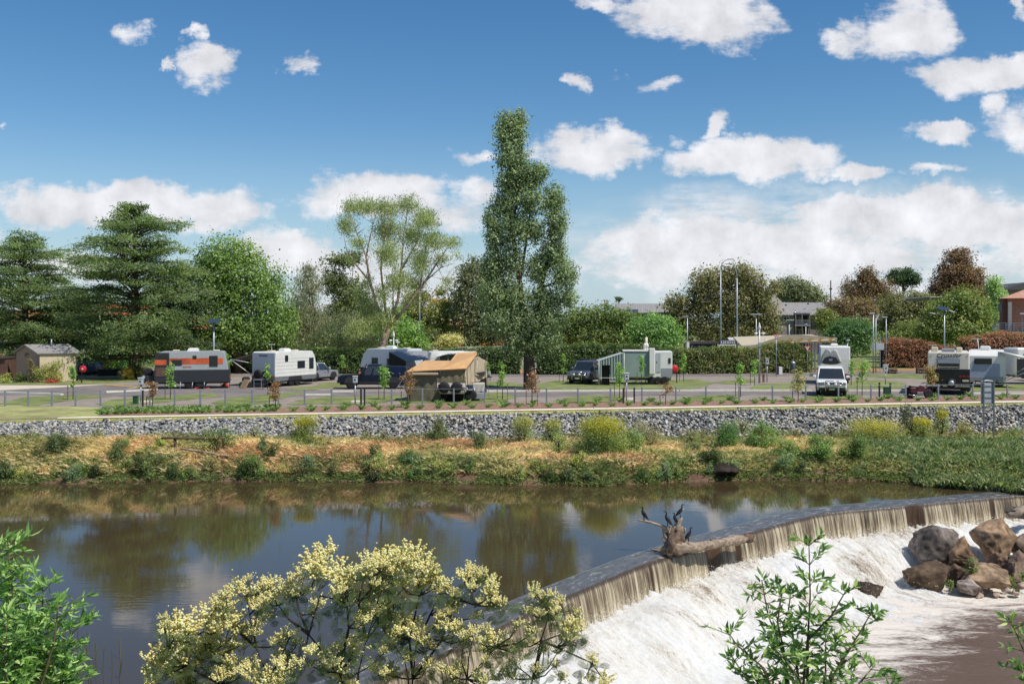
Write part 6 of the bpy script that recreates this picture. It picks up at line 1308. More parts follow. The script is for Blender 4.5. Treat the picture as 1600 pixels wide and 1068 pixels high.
for px, y, w, h, lab in [(212, 631, 7, 12, 'small dark green service cabinet in the mulch at left'), (1385, 622, 8, 17, 'small dark green service cabinet left of the motorbike')]:
    X, Y, Z = W(px, y); s = Y / F; t = thing('service_cabinet', lab, 'cabinet', (X, Y, Z)); bx('body', DGREEN, t, -w*s/2, w*s/2, -.15, .15, 0, h*s, ch=.02); bx('lid', DGREEN, t, -w*s/2 - .02, w*s/2 + .02, -.17, .17, h*s, h*s + .03)
for px, y, lab in [(227, 629.5, 'pale concrete drain lid in the mulch by the left green cabinet'), (558, 629.3, 'pale concrete drain lid below the power post near the dark truck'), (983, 625.5, 'pale concrete drain lid in the middle between the dark posts')]:
    X, Y, Z = W(px, y); t = thing('drain_pit', lab, 'drain lid', (X, Y, Z)); bx('frame', CONC, t, -.38, .38, -.3, .3, 0, .14, ch=.02); bx('grate', WHITE_P, t, -.3, .3, -.22, .22, .14, .16)
X, Y, Z = W(1239, 583); t = thing('round_top_bollard', 'dark grey round topped kiosk bollard beside the shaggy hedge', 'bollard', (X, Y, Z)); MB().lathe([(.26, 0), (.26, 1.0), (.24, 1.1), (.15, 1.22), (.02, 1.27)], (0, 0, 0), 14).build('body', M('slate', '#5a5f6a', .5, var=.1), t); MB().lathe([(.27, 1.02), (.25, 1.12), (.16, 1.235), (.02, 1.285)], (0, 0, 0), 14).build('cap', GALV, t)
X, Y, Z = W(1217, 585); t = thing('small_cabinet', 'small white and dark cabinet beside the shaggy hedge', 'cabinet', (X, Y, Z)); bx('body', WHITE_P, t, 0, .36, 0, .4, 0, .78, ch=.02); bx('side_box', DGREY, t, -.24, -.01, 0, .4, 0, .8, ch=.02)
X, Y, Z = W(1193, 597); t = thing('tap_post', 'short rusty brown tap post behind the camera pole', 'tap', (X, Y, Z)); bx('post', M('rust', '#8a5036', .8), t, -.08, .08, -.08, .08, 0, .75); bx('tap', CHROME, t, -.03, .03, -.18, -.08, .6, .66)
X, Y, Z = W(166, 588.5); t = thing('planter', 'long black rectangular planter in front of the clipped hedge at left', 'planter', (X, Y, Z)); s = Y / F; bx('box', M('planter_black', '#26282e', .6, var=.1), t, -14*s, 13*s, 0, .8, 0, 11.5*s, ch=.03); bx('rim', DGREY, t, -14.4*s, 13.4*s, -.04, .84, 11.5*s, 12*s)
for k in range(5): bx('panel', M('planter_black', '', 0), t, (-13.5 + 5.3*k)*s, (-8.6 + 5.3*k)*s, -.03, -.002, .06, 11*s)
X, Y, Z = W(127.5, 598); s = Y / F; t = thing('round_red_sign', 'round bright red sign on a dark post right of the tan shed', 'sign', (X, Y, Z)); MB().cyl((0, 0, 0), (0, 0, 22*s), .05).build('post', DGREY, t); MB().lathe([(.01, -.12), (.27, -.12), (.30, -.08), (.30, .08), (.27, .12), (.01, .12)], (.16, -.1, 22*s), 16, axis='y').build('disc', REDP, t); bx('label', WHITE_P, t, .1, .24, -.235, -.222, 22*s - .06, 22*s + .08)
X, Y, Z = W(106, 592); s = Y / F; t = thing('red_box', 'small red cabinet on the downpipe corner of the tan shed', 'box', (X, Y, Z)); bx('body', REDP, t, -2.6*s, 2.6*s, -.2, .1, 8*s, 18*s, ch=.03); bx('stand', DGREY, t, -.04, .04, -.05, .05, 0, 8*s)
for px, y, w, h, lab in [(1394, 583.5, 13, 8, 'left of the two weathered timber log barriers by the red leaved hedge'), (1441, 583.5, 19, 9, 'right of the two weathered timber log barriers, beside the dark fronted caravan')]:
    X, Y, Z = W(px, y); s = Y / F; t = thing('log_barrier', lab, 'barrier', (X, Y, Z)); 
    for k in range(2): MB().tube([(-w*s/2, 0, h*s*(.27 + .47*k)), (w*s/2, 0, h*s*(.27 + .47*k))], h*s*.25, 8, jit=.06).build('log', M('weathered_timber', '#6a5548', .9, var=.35, scale=3), t)
    for x in (-.42, .42): bx('post', M('weathered_timber', '', 0), t, w*s*x - .08, w*s*x + .08, -.22, -.30, 0, h*s*.9)
# remains of a rail, fallen branch, stump, undercut pipe on the far bank
def bank_bits():
    WT = M('driftwood', '#9c8c7c', .9, var=.35, scale=2, bump=.02); RW = M('rail_timber', '#6a5746', .9, var=.3, scale=3)
    x0, y0, z0 = bank_at(262, .55); t = thing('rail_remnant', 'old low timber rail on two posts in the dry grass at left', 'rail', (x0, y0, z0)); s = y0 / F; L = 90*s
    MB().tube([(-.3, 0, .62), (L*.5, .05, .60), (L, 0, .62)], .06, 6, jit=.1).build('rail', RW, t)
    for q in (.12, .84): MB().tube([(L*q, .08, -.1), (L*q, .08, .75)], .07, 6, jit=.1).build('post', RW, t)
    for k in range(3): MB().tube([(L*.25 + .7*k, -.2, .1 - .1*k), (L*.25 + .7*k + 1.1, -.5, .02 - .12*k)], .05, 5, jit=.2).build('loose_timber', WT, t)
    o = MB().tube([A(18, 50.2, 738), A(38, 49.6, 747), A(70, 48.6, 755)], [.10, .14, .08], 7, jit=.15).build('fallen_branch', RW); tag(o, 'fallen branch slanting down into the river at the far left', 'branch')
    o = MB().tube([A(-4, 51.5, 716), A(14, 51.5, 717)], [.32, .30], 9, jit=.1).build('log', M('stump_bark', '#5d4638', .9, var=.3)); tag(o, 'thick cut log end at the left edge of the bank', 'log')
    x, y, z = A(1053, 49.0, 746); t = thing('tree_stump', 'cut tree stump with pale top at the water edge of the far bank', 'stump', (x, y, z)); MB().tube([(0, 0, -.4), (0, 0, .2), (-.05, 0, .58)], [.30, .24, .22], 10, jit=.08).build('trunk', M('stump_bark', '', 0), t); MB().lathe([(.01, 0), (.2, 0), (.2, .02), (.01, .03)], (-.05, 0, .58), 10).build('cut_face', M('cut_wood', '#bfa78c', .8), t)
    for k in range(4): MB().tube([(-.1, -.1, .1), (-.5 - .2*k, -.3 - .1*k, .12 - .1*k), (-.9 - .2*k, -.4, -.2)], [.08, .05, .02], 5, jit=.2).build('root', WT, t)
    x, y, z = A(1125, 48.6, 747); t = thing('undercut', 'dark block of old masonry under the overhanging green bank', 'masonry', (x, y, z)); s = y / F
    me = rock_mesh('block', 77, 24*s, .9, 13*s, 2, .10, '#3a322a', '#1d1915'); o = bpy.data.objects.new('block', me); COL.objects.link(o); o.parent = t; o.location = (0, .4, 11*s)
    o = bpy.data.objects.new('block', me); COL.objects.link(o); o.parent = t; o.location = (16*s, .5, 10*s); o.scale = (.7, 1, .9)
    for i, (px, py, w) in enumerate([(1352, 746, 0), (753, 737, 9), (788, 734, 10), (758, 744, 6), (330, 729, 12), (1180, 688, 7), (1600, 686, 10), (1528, 706, 26), (690, 752, 6), (38, 748, 6)]):
        if not w: continue
        X, Y, Z = bank_at(px, .2 if py > 725 else .7); me = rock_mesh('bank_stone', 90 + i, w*Y/F*.5, w*Y/F*.5, w*Y/F*.35, 1, .1, '#b8a898', '#8c7c6c'); o = bpy.data.objects.new('bank_stone', me); COL.objects.link(o); o.location = (X, Y, CZ - (py - HY)*Y/F); tag(o, 'pale stone lying on the far bank earth below ' + where(px), 'stone', 'pale stones on the far bank')
bank_bits()
dedupe('pale stones on the far bank')
# ================================================================= VEHICLES
def wheel(parent, x, y, r=.38, w=.24, rim=STEEL, out=1, name='wheel'):
    t = MB(); t.lathe([(r*.55, -w/2), (r*.9, -w/2), (r, -w/2 + .04), (r, w/2 - .04), (r*.9, w/2), (r*.55, w/2)], (x, y, r), 18, axis='y'); o = t.build('wheel', BLK, parent)
    m = MB(); m.lathe([(.02, -w*.2), (r*.5, -w*.25), (r*.6, -w*.48), (r*.6, w*.48), (r*.5, w*.25), (.02, w*.2)], (x, y, r), 14, axis='y')
    m.build('rim', rim, o); return o
def spare(parent, x, y, z, r=.36, axis='x'):
    o = MB().lathe([(r*.55, -.1), (r*.92, -.1), (r, -.05), (r, .05), (r*.92, .1), (r*.55, .1)], (x, y, z), 18, axis=axis).build('spare_wheel', BLK, parent); MB().lathe([(.02, -.05), (r*.58, -.08), (r*.58, .08), (.02, .05)], (x, y, z), 12, axis=axis).build('rim', STEEL, o)

def caravan(label, loc, rz, L=6.4, Wd=2.4, H=2.75, body=WHITE_P, rake=.55, rear_rake=.12, lower=None, lower_h=.55, axles=2, clear=.5, windows=(), rear_windows=(), door=None, aircon=(0.1,), draw=True, band=None, spare_rear=0, tail=True, vents=2, group='caravans in the park', shaded_rear=None, joints=0, antenna=False, name='caravan'):
    """x forward (drawbar end +x), side faces at y = -Wd/2 and +Wd/2"""
    t = thing(name, label, 'caravan', loc, rz, group); z0 = clear; h = H; w = Wd / 2
    r = .22; prof = [(-L/2 + rear_rake * .1, z0), (L/2 - .15, z0), (L/2, z0 + .25), (L/2 + .02, z0 + (h-z0)*.45), (L/2 - rake * .45, z0 + (h-z0)*.82), (L/2 - rake, h - .06), (L/2 - rake - r, h), (-L/2 + rear_rake + r, h), (-L/2 + rear_rake + .04, h - .08), (-L/2 + rear_rake * .4, z0 + (h-z0)*.6), (-L/2, z0 + .35)]
    MB().prism(prof, -w, w, ch=.05).build('body', body, t)
    if lower:
        p2 = [(-L/2 - .01, z0 - .02), (L/2 - .13, z0 - .02), (L/2 + .03, z0 + .25), (L/2 + .03, z0 + lower_h), (-L/2 - .01, z0 + lower_h)]
        MB().prism(p2, -w - .012, w + .012, ch=.02).build('lower_panel', lower, t)
    if band:
        (a, b, m) = band
        for sy in (-1, 1): bx('stripe', m, t, -L/2 + .25, L/2 - rake * .55 - .1, sy * (w + .004), sy * (w + .016), a, b)
    for k in range(joints):
        z = z0 + lower_h + (h - .3 - z0 - lower_h) * (k + 1) / (joints + 1)
        for sy in (-1, 1): bx('panel_joint', GREY_P, t, -L/2 + .1, L/2 - .35, sy * (w + .001), sy * (w + .006), z - .008, z + .008)
    for (x0, x1, a, b, side) in windows:
        y = side * (w + .013); ff = MB().box(x0, x1, y, y + side * .03, a, b, ch=.02).build('window', DGREY, t); MB().box(x0 + .05, x1 - .05, y + side * .026, y + side * .04, a + .05, b - .05).build('pane', GLASS, ff)
    for (y0, y1, a, b) in rear_windows:
        xx = -L/2 - .015; ff = MB().box(xx - .03, xx + .06, y0, y1, a, b, ch=.02).build('window', DGREY, t); MB().box(xx - .042, xx - .028, y0 + .05, y1 - .05, a + .05, b - .05).build('pane', GLASS, ff)
    if shaded_rear: bx('shaded_rear', shaded_rear[0], t, -L/2 - .02, -L/2 + .1, -w + .06, w - .06, shaded_rear[1], shaded_rear[2], ch=.02)
    if door:
        x0, x1, side = door; y = side * (w + .013); d = MB().box(x0, x1, y, y + side * .03, z0 + .05, h - .35, ch=.02).build('door', GREY_P, t); bx('handle', DGREY, d, x0 + .06, x0 + .12, y + side * .03, y + side * .06, z0 + .9, z0 + 1.05)
        bx('door_window', GLASS, d, x0 + .12, x1 - .12, y + side * .028, y + side * .038, z0 + 1.2, h - .5)
    for q in aircon:
        MB().loft([[(q*L - .45, -.3, h), (q*L + .45, -.3, h), (q*L + .45, .3, h), (q*L - .45, .3, h)], [(q*L - .42, -.28, h + .18), (q*L + .36, -.28, h + .18), (q*L + .36, .28, h + .18), (q*L - .42, .28, h + .18)], [(q*L - .3, -.2, h + .24), (q*L + .25, -.2, h + .24), (q*L + .25, .2, h + .24), (q*L - .3, .2, h + .24)]]).build('air_conditioner', WHITE_P, t)
    for k in range(vents): q = (-.32 + .55 * k) * L; MB().box(q - .25, q + .25, -.28, .28, h, h + .1, ch=.04).build('roof_hatch', OFFW, t)
    for k in range(axles):
        x = (k - (axles - 1) / 2) * .82 - .2
        for sy in (-1, 1): wheel(t, x, sy * (w - .14))
    for sy in (-1, 1): MB().prism([(-.2 - .42*axles - .12, z0 - .02), (-.2 + .42*axles + .12, z0 - .02), (-.2 + .42*axles - .05, z0 + .30), (-.2 - .42*axles + .05, z0 + .30)], sy*(w + .013) - .02, sy*(w + .013) + .02).build('wheel_arch', DGREY, t)
    bx('chassis', DGREY, t, -L/2 + .1, L/2 - .1, -w + .35, w - .35, z0 - .16, z0 - .01)
    if draw:
        mb = MB()
        for sy in (-1, 1): mb.tube([(L/2 - .2, sy * .7, z0 - .05), (L/2 + 1.25, 0, z0 - .05)], .05, 5)
        mb.build('drawbar', DGREY, t); MB().cyl((L/2 + 1.1, 0, .1), (L/2 + 1.1, 0, .95), .035).build('jockey_wheel', GALV, t); MB().box(L/2 + .1, L/2 + .75, -.7, .7, z0, z0 + .5, ch=.04).build('tool_box', DGREY, t)
        for sy in (-.25, .25): MB().lathe([(.02, 0), (.15, .02), (.15, .42), (.08, .5), (.03, .55)], (L/2 + .9, sy, z0), 10).build('gas_bottle', GREY_P, t)
    if spare_rear:
        bx('rear_bar', DGREY, t, -L/2 - .5, -L/2 - .02, -.8, .8, z0 - .12, z0)
        for k in range(spare_rear): spare(t, -L/2 - .2, (-.42 + .84 * k) if spare_rear > 1 else -.05, z0 + .55)
    if tail:
        bx('bumper', DGREY, t, -L/2 - .08, -L/2 + .05, -w, w, z0 - .1, z0 + .05)
        for sy in (-1, 1): bx('tail_light', REDL, t, -L/2 - .05, -L/2 + .05, sy*(w - .12), sy*(w - .42), z0 + .3, z0 + .42); bx('tail_light', ORL, t, -L/2 - .05, -L/2 + .05, sy*(w - .44), sy*(w - .56), z0 + .3, z0 + .42)
        bx('number_plate', WHITE_P, t, -L/2 - .12, -L/2 - .08, -.19, .19, z0 - .08, z0 + .02)
    if antenna: MB().cyl((-L*.2, .5, h), (-L*.2, .5, h + .55), .02, n=5).build('tv_antenna', WHITE_P, t); bx('antenna_bar', WHITE_P, t, -L*.2 - .04, -L*.2 + .04, .2, .8, h + .55, h + .6)
    return t

def car(label, loc, rz, L=4.9, Wd=1.92, H=1.85, body=WHITE_P, kind='suv', name='four_wheel_drive', cat='car', bull=False, rack=False, rim=STEEL, trim=DGREY, lightbar=False, snorkel=False, cz=.42):
    t = thing(name, label, cat, loc, rz, 'cars in the park'); w = Wd / 2; hb = H * .575; f = L / 2
    low = [(-f + .03, cz), (f - .12, cz), (f, cz + .2), (f - .02, hb - .16), (f - .2, hb - .03), (f * .36, hb + .02), (-f + .02, hb + .02), (-f, cz + .25)]
    if kind == 'ute': low = [(-f + .03, cz + .05), (f - .12, cz), (f, cz + .2), (f - .02, hb - .16), (f - .2, hb - .03), (f * .36, hb + .02), (-f + .02, hb + .0), (-f, cz + .25)]
    MB().prism(low, -w, w, ch=.09).build('body', body, t)
    x0, x1 = (-f + .1, f * .36) if kind != 'ute' else (-f * .28, f * .36); ws = .62
    top0, top1 = x0 + (.35 if kind != 'ute' else .18), x1 - ws
    # greenhouse: glass core, body coloured roof and pillars
    def ring(z, ins, a, b): return [(a, -w + ins, z), (b, -w + ins, z), (b, w - ins, z), (a, w - ins, z)]
    MB().loft([ring(hb, .08, x0 + .02, x1 - .02), ring(H - .07, .22, top0 + .02, top1 + .02)]).build('glasshouse', GLASS, t)
    MB().loft([ring(H - .09, .20, top0 - .02, top1 + .06), ring(H - .02, .22, top0, top1), ring(H, .34, top0 + .1, top1 - .1)]).build('roof', body, t)
    mb = MB(); 
    for sy in (-1, 1):
        for a, b in [((x1, hb), (top1, H - .07)), ((x0, hb), (top0, H - .07)), (((x0 + x1) * .5, hb), ((top0 + top1) * .5, H - .07))] + ([((x0 * .62, hb), (top0 * .72, H - .07))] if kind == 'suv' else []):
            mb.tube([(a[0], sy * (w - .07), a[1]), (b[0], sy * (w - .21), b[1])], .045, 5)
    mb.build('pillars', body, t)
    bx('windscreen_wiper', BLK, t, x1 - .1, x1 - .05, -.5, .1, hb + .04, hb + .06)
    for sy in (-1, 1):
        for x in (f * .62, -f * .58):
            wheel(t, x, sy * (w - .12), .40, .26, rim)
            MB().prism([(x - .52, cz - .02), (x - .44, cz + .30), (x - .25, cz + .46), (x + .25, cz + .46), (x + .44, cz + .30), (x + .52, cz - .02)], sy * (w + .004) - .03, sy * (w + .004) + .03).build('wheel_arch', trim, t)
            
        m = MB().box(x1 - .35, x1 - .15, sy * (w + .02), sy * (w + .26), hb + .08, hb + .27, ch=.04).build('mirror', body, t)
        h = MB().box(f - .1, f + .015, sy * (w - .06), sy * (w - .46), hb - .34, hb - .14, ch=.03).build('headlight', CHROME, t); bx('lens', GLASS, h, f - .08, f + .02, sy * (w - .12), sy * (w - .24), hb - .3, hb - .18)
        bx('tail_light', REDL, t, -f - .015, -f + .1, sy * (w - .03), sy * (w - .2), hb - .38, hb - .06)
        bx('door_handle', trim if body is not DGREY else CHROME, t, 0, .16, sy * (w + .001), sy * (w + .03), hb - .2, hb - .16)
        bx('door_seam', BLK, t, .45, .462, sy * (w - .002), sy * (w + .004), cz + .1, hb - .02); bx('sill', trim, t, -f * .35, f * .38, sy * (w - .02), sy * (w + .05), cz - .03, cz + .06)
    g = MB().box(f - .08, f + .02, -.42, .42, hb - .36, hb - .13, ch=.02).build('grille', DGREY, t)
    for k in range(3): bx('bar', CHROME, g, f + .018, f + .03, -.4, .4, hb - .34 + .075 * k, hb - .31 + .075 * k)
    bx('lower_bumper', trim, t, f - .15, f + .06, -w + .05, w - .05, cz - .02, cz + .24, ch=.04); bx('number_plate', M('plate_yellow', '#d8cfa0', .5, var=0), t, f + .062, f + .07, -.19, .19, cz + .04, cz + .15); bx('rear_bumper', trim, t, -f - .1, -f + .05, -w + .05, w - .05, cz - .02, cz + .2, ch=.04)
    bx('underbody', BLK, t, -f + .15, f - .15, -w + .3, w - .3, cz - .16, cz + .02)
    if bull:
        b = MB(); b.tube([(f + .12, -w + .1, cz + .05), (f + .18, -w + .15, cz + .35), (f + .2, -.42, cz + .42), (f + .2, .42, cz + .42), (f + .18, w - .15, cz + .35), (f + .12, w - .1, cz + .05)], .05, 6)
        b.tube([(f + .18, -.42, cz - .02), (f + .22, -.42, hb - .05), (f + .22, .42, hb - .05), (f + .18, .42, cz - .02)], .04, 6); b.tube([(f + .18, -w + .18, cz + .34), (f + .12, -w + .22, hb - .16), (f + .22, -.42, hb - .12)], .035, 6); b.tube([(f + .18, w - .18, cz + .34), (f + .12, w - .22, hb - .16), (f + .22, .42, hb - .12)], .035, 6); b.build('bull_bar', CHROME, t)
        for sy in (-1, 1): MB().lathe([(.02, -.03), (.11, -.03), (.11, .05), (.02, .05)], (f + .2, sy * .25, hb - .26), 10, axis='x').build('driving_light', LAMPW, t)
    if rack:
        for k in range(4): x = lerp(top0 + .2, top1 - .2, k / 3); MB().tube([(x, -w + .3, H + .08), (x, w - .3, H + .08)], .025, 5).build('roof_rack_bar', trim, t)
        for sy in (-1, 1): MB().tube([(top0 + .1, sy * (w - .32), H + .09), (top1 - .1, sy * (w - .32), H + .09)], .028, 5).build('roof_rack_rail', trim, t)
    if snorkel: MB().tube([(x1 + .35, w + .02, hb - .1), (x1 - .05, w - .02, hb + .1), (top1 + .1, w - .16, H + .06)], .05, 6).build('snorkel', BLK, t)
    return t

ORANGE = M('caravan_orange', '#c05a34', .4, var=.25, scale=1.4); SILV = M('caravan_silver', '#a9adae', .35, .2, var=.06); CHK = M('checker_plate', '#3b3c40', .45, .4, var=.25, scale=14); LGREY = M('caravan_grey', '#9aa0aa', .4, var=.05); BLACKG = M('gloss_black', '#1c1c20', .25, var=.1)
# 1 orange and grey off-road caravan, nose left
D = 79.5; L1 = 5.6
t = caravan('orange and silver off road caravan with a dark checker plate lower half parked at left', (X_(302, D), D, 2.6), 193, L=L1, H=2.95, body=SILV, rake=.35, rear_rake=.3, lower=CHK, lower_h=.95, clear=.55, windows=[(-1.95 + .0, -1.3, 1.75, 2.6, 1), (.75, 1.55, 1.85, 2.3, 1), (-.35, -.05, 2.35, 2.62, 1)], aircon=(.0,), vents=2, group='caravans in the park')
w = 1.2
bx('stripe', ORANGE, t, -2.35, 2.6, w + .004, w + .018, 1.95, 2.42); bx('stripe', ORANGE, t, .05, .7, w + .019, w + .03, 1.72, 1.78); bx('dark_nose_panel', DGREY, t, 1.7, L1/2 - .05, w + .02, w + .036, 1.5, 2.85); bx('nose_stripe', ORANGE, t, 1.9, L1/2 - .02, w + .037, w + .046, 1.9, 2.3); bx('nose_window', GLASS, t, 1.85, 2.5, w + .047, w + .055, 2.35, 2.65); spare(t, L1/2 + .55, .3, 1.3, .36, 'y')
bx('brown_cladding', M('caravan_brown', '#5c4138', .6, var=.2), t, 1.72, 2.7, w + .037, w + .045, 1.0, 1.7)
for x in (-.9, .0, .9): MB().tube([(x, w + .1, 0), (x - .05, w, .55)], .03, 5).build('stabiliser_leg', GALV, t)
bx('entry_step', DGREY, t, -1.0, -.5, w + .1, w + .45, .25, .3)
# 2 white caravan seen from the rear quarter
D = 82; rz2 = 65
t = caravan('white caravan with two spare wheels on its shaded rear and an awning propped out left', (X_(440, D), D + 1.2, 2.6), rz2, L=5.5, H=2.85, body=WHITE_P, rake=.5, rear_rake=.05, lower=M('plate_silver', '#8c9096', .4, .5, var=.15, scale=10), lower_h=.35, clear=.5, windows=[(-1.55, -1.15, 2.05, 2.55, -1), (.1, 1.1, 1.45, 2.05, -1), (1.7, 2.3, 1.35, 2.25, -1)], aircon=(.0,), spare_rear=2, shaded_rear=(LGREY, .95, 2.78), joints=5, antenna=True, vents=2)  # grey over the white rear is its shade, put into the colour
text_mesh('lettering', 'OPTIMUM', .17, DGREY, t, (-5.5/2 - .05, 0, 2.5), (math.pi/2, 0, -math.pi/2)) if False else bx('badge', DGREY, t, -2.78, -2.772, -.42, .42, 2.52, 2.6)
# its awning: canopy and arms on the far left side (local +y)
aw = thing('awning', 'grey pull out awning on white arms beside the white caravan', 'awning', (X_(440, D), D + 1.2, 2.6), rz2)
MB().add([(-2.6, 1.22, 2.7), (2.2, 1.22, 2.7), (2.2, 3.5, 2.15), (-2.6, 3.5, 2.15), (-2.6, 1.22, 2.66), (2.2, 1.22, 2.66), (2.2, 3.5, 2.11), (-2.6, 3.5, 2.11)], [(0, 1, 2, 3), (7, 6, 5, 4), (0, 4, 5, 1), (1, 5, 6, 2), (2, 6, 7, 3), (3, 7, 4, 0)]).build('canopy', M('awning_grey', '#8a8478', .9, var=.15), aw)
for x in (-2.6, 2.2): MB().tube([(x, 1.24, .9), (x, 3.5, 2.15)], .035, 5).build('arm', WHITE_P, aw); MB().tube([(x, 1.3, 1.9), (x, 3.5, 2.2)], .03, 5).build('rafter', WHITE_P, aw)
MB().tube([(-2.65, 3.5, 2.13), (2.25, 3.5, 2.13)], .045, 6).build('roller', WHITE_P, aw)
# items under the awning
X, Y, Z = W(388, 605); t = thing('camp_bundle', 'dark folded camping gear piled at the rear of the white caravan', 'camping gear', (X, Y, Z)); MB().box(-.7, .4, -.2, .3, 0, .45, ch=.08).build('bag', DGREY, t); MB().box(-.5, .1, -.15, .25, .45, .85, ch=.1).build('bag', BLK, t); bx('table', GREY_P, t, .45, 1.2, -.3, .2, .62, .65); bx('table_leg', GALV, t, .5, .54, -.28, -.24, 0, .62); bx('table_leg', GALV, t, 1.1, 1.14, -.28, -.24, 0, .62)
X, Y, Z = W(379, 606.5); o = MB().box(-.03, .03, -.5, .5, 0, .8, ch=.01).build('ramp_board', M('ply_board', '#a58a68', .8)); o.location = (X, Y, Z); o.rotation_euler = (0, .5, .7); tag(o, 'tan board leaning beside the dark camping gear', 'board')
# 3 silver car beyond
car('silver wagon parked behind the white caravan nose, seen from its rear corner', (X_(493, 90), 90, 2.6), 66, L=4.6, H=1.66, body=M('silver_paint', '#a8adb4', .3, .5, var=.05), name='silver_car', cz=.32)
# 4 navy truck with the white caravan behind it
NAVYP = M('navy_paint', '#141c33', .22, .3, var=.1)
t = car('dark navy utility truck parked side on with its nose to the left', (X_(584, 79), 79, 2.6), 184, L=5.5, H=1.92, body=NAVYP, kind='ute', name='utility_truck', cat='pickup truck', bull=False, snorkel=True, cz=.5)
MB().loft([[(-2.7, -.85, 1.1), (-.8, -.85, 1.1), (-.8, .85, 1.1), (-2.7, .85, 1.1)], [(-2.6, -.75, 1.72), (-.85, -.75, 1.8), (-.85, .75, 1.8), (-2.6, .75, 1.72)]]).build('tray_canopy', NAVYP, t); bx('sticker', M('sticker_orange', '#c07040', .5, var=0), t, .95, 1.1, .965, .97, 1.2, 1.4); bx('tow_bar', GALV, t, -2.95, -2.75, -.05, .05, .5, .58)
bx('indicator', REDL, t, -2.78, -2.7, .5, .9, 1.1, 1.3)
t = caravan('white caravan with grey awning behind the dark navy truck', (X_(612, 88), 88.2, 2.6), 148, L=5.2, H=2.95, body=M('caravan_cool_white', '#c4c8ce', .35, var=.04), rake=.75, rear_rake=.1, lower=NAVYP, lower_h=.8, windows=[(-1.4, -.4, 1.5, 2.1, 1), (.6, 1.3, 1.55, 2.15, 1)], aircon=(.02,), vents=2, axles=2, antenna=True)
bx('front_badge', DGREY, t, 2.32, 2.36, -.22, .22, 2.2, 2.35)
aw = thing('awning', 'grey sloping awning joined to the white caravan behind the navy truck', 'awning', (X_(640, 85), 85, 2.6), 0)
MB().add([(-1.9, 1.2, 2.75), (1.4, 1.5, 2.8), (1.6, -.6, 2.15), (-.2, -.8, 1.98), (-1.9, 1.2, 2.71), (1.4, 1.5, 2.76), (1.6, -.6, 2.11), (-.2, -.8, 1.94)], [(0, 3, 2, 1), (4, 5, 6, 7), (2, 3, 7, 6), (0, 4, 7, 3), (1, 2, 6, 5), (0, 1, 5, 4)]).build('canopy', M('awning_slate', '#84868a', .9, var=.12), aw)
MB().add([(-1.9, 1.15, 2.7), (-.25, -.75, 1.98), (-.25, -.75, .9), (-1.9, 1.15, 0)], [(0, 1, 2, 3)]).build('shade_wall', M('shade_black', '#2a2622', .95, var=.2), aw)
for p in ((-.2, -.8), (1.6, -.6)): MB().tube([(p[0], p[1], 0), (p[0], p[1], 2.05)], .02, 5).build('pole', GALV, aw)
# 5 white pop top behind the tan camper
D = 87; t = caravan('low white pop top caravan showing over the tan camper roof', (X_(706, D), D, 2.6), 12, L=4.6, H=2.75, body=WHITE_P, rake=1.0, rear_rake=.3, windows=[(-1.2, .5, 2.0, 2.45, -1)], aircon=(), vents=1, draw=True)
o = thing('awning', 'white awning with grey gusset over the roof of the tan camper', 'awning', (X_(690, 84), 84, 2.6)); MB().add([(X_(657, 84) - X_(690, 84), 0, Z_(565, 84) - 2.6), (X_(700, 84) - X_(690, 84), 0, Z_(553, 84) - 2.6), (X_(742, 84) - X_(690, 84), .3, Z_(550, 84) - 2.6), (X_(742, 84) - X_(690, 84), 2.5, Z_(549.5, 84) - 2.6), (X_(700, 84) - X_(690, 84), 2.5, Z_(550, 84) - 2.6)], [(0, 1, 4), (1, 2, 3, 4)]).build('canopy', WHITE_P, o)
for x in (658, 700, 741): MB().tube([(X_(x, 84) - X_(690, 84), .1, 0), (X_(x, 84) - X_(690, 84), .1, Z_(565 if x == 658 else 553, 84) - 2.6)], .02, 5).build('pole', GALV, o)

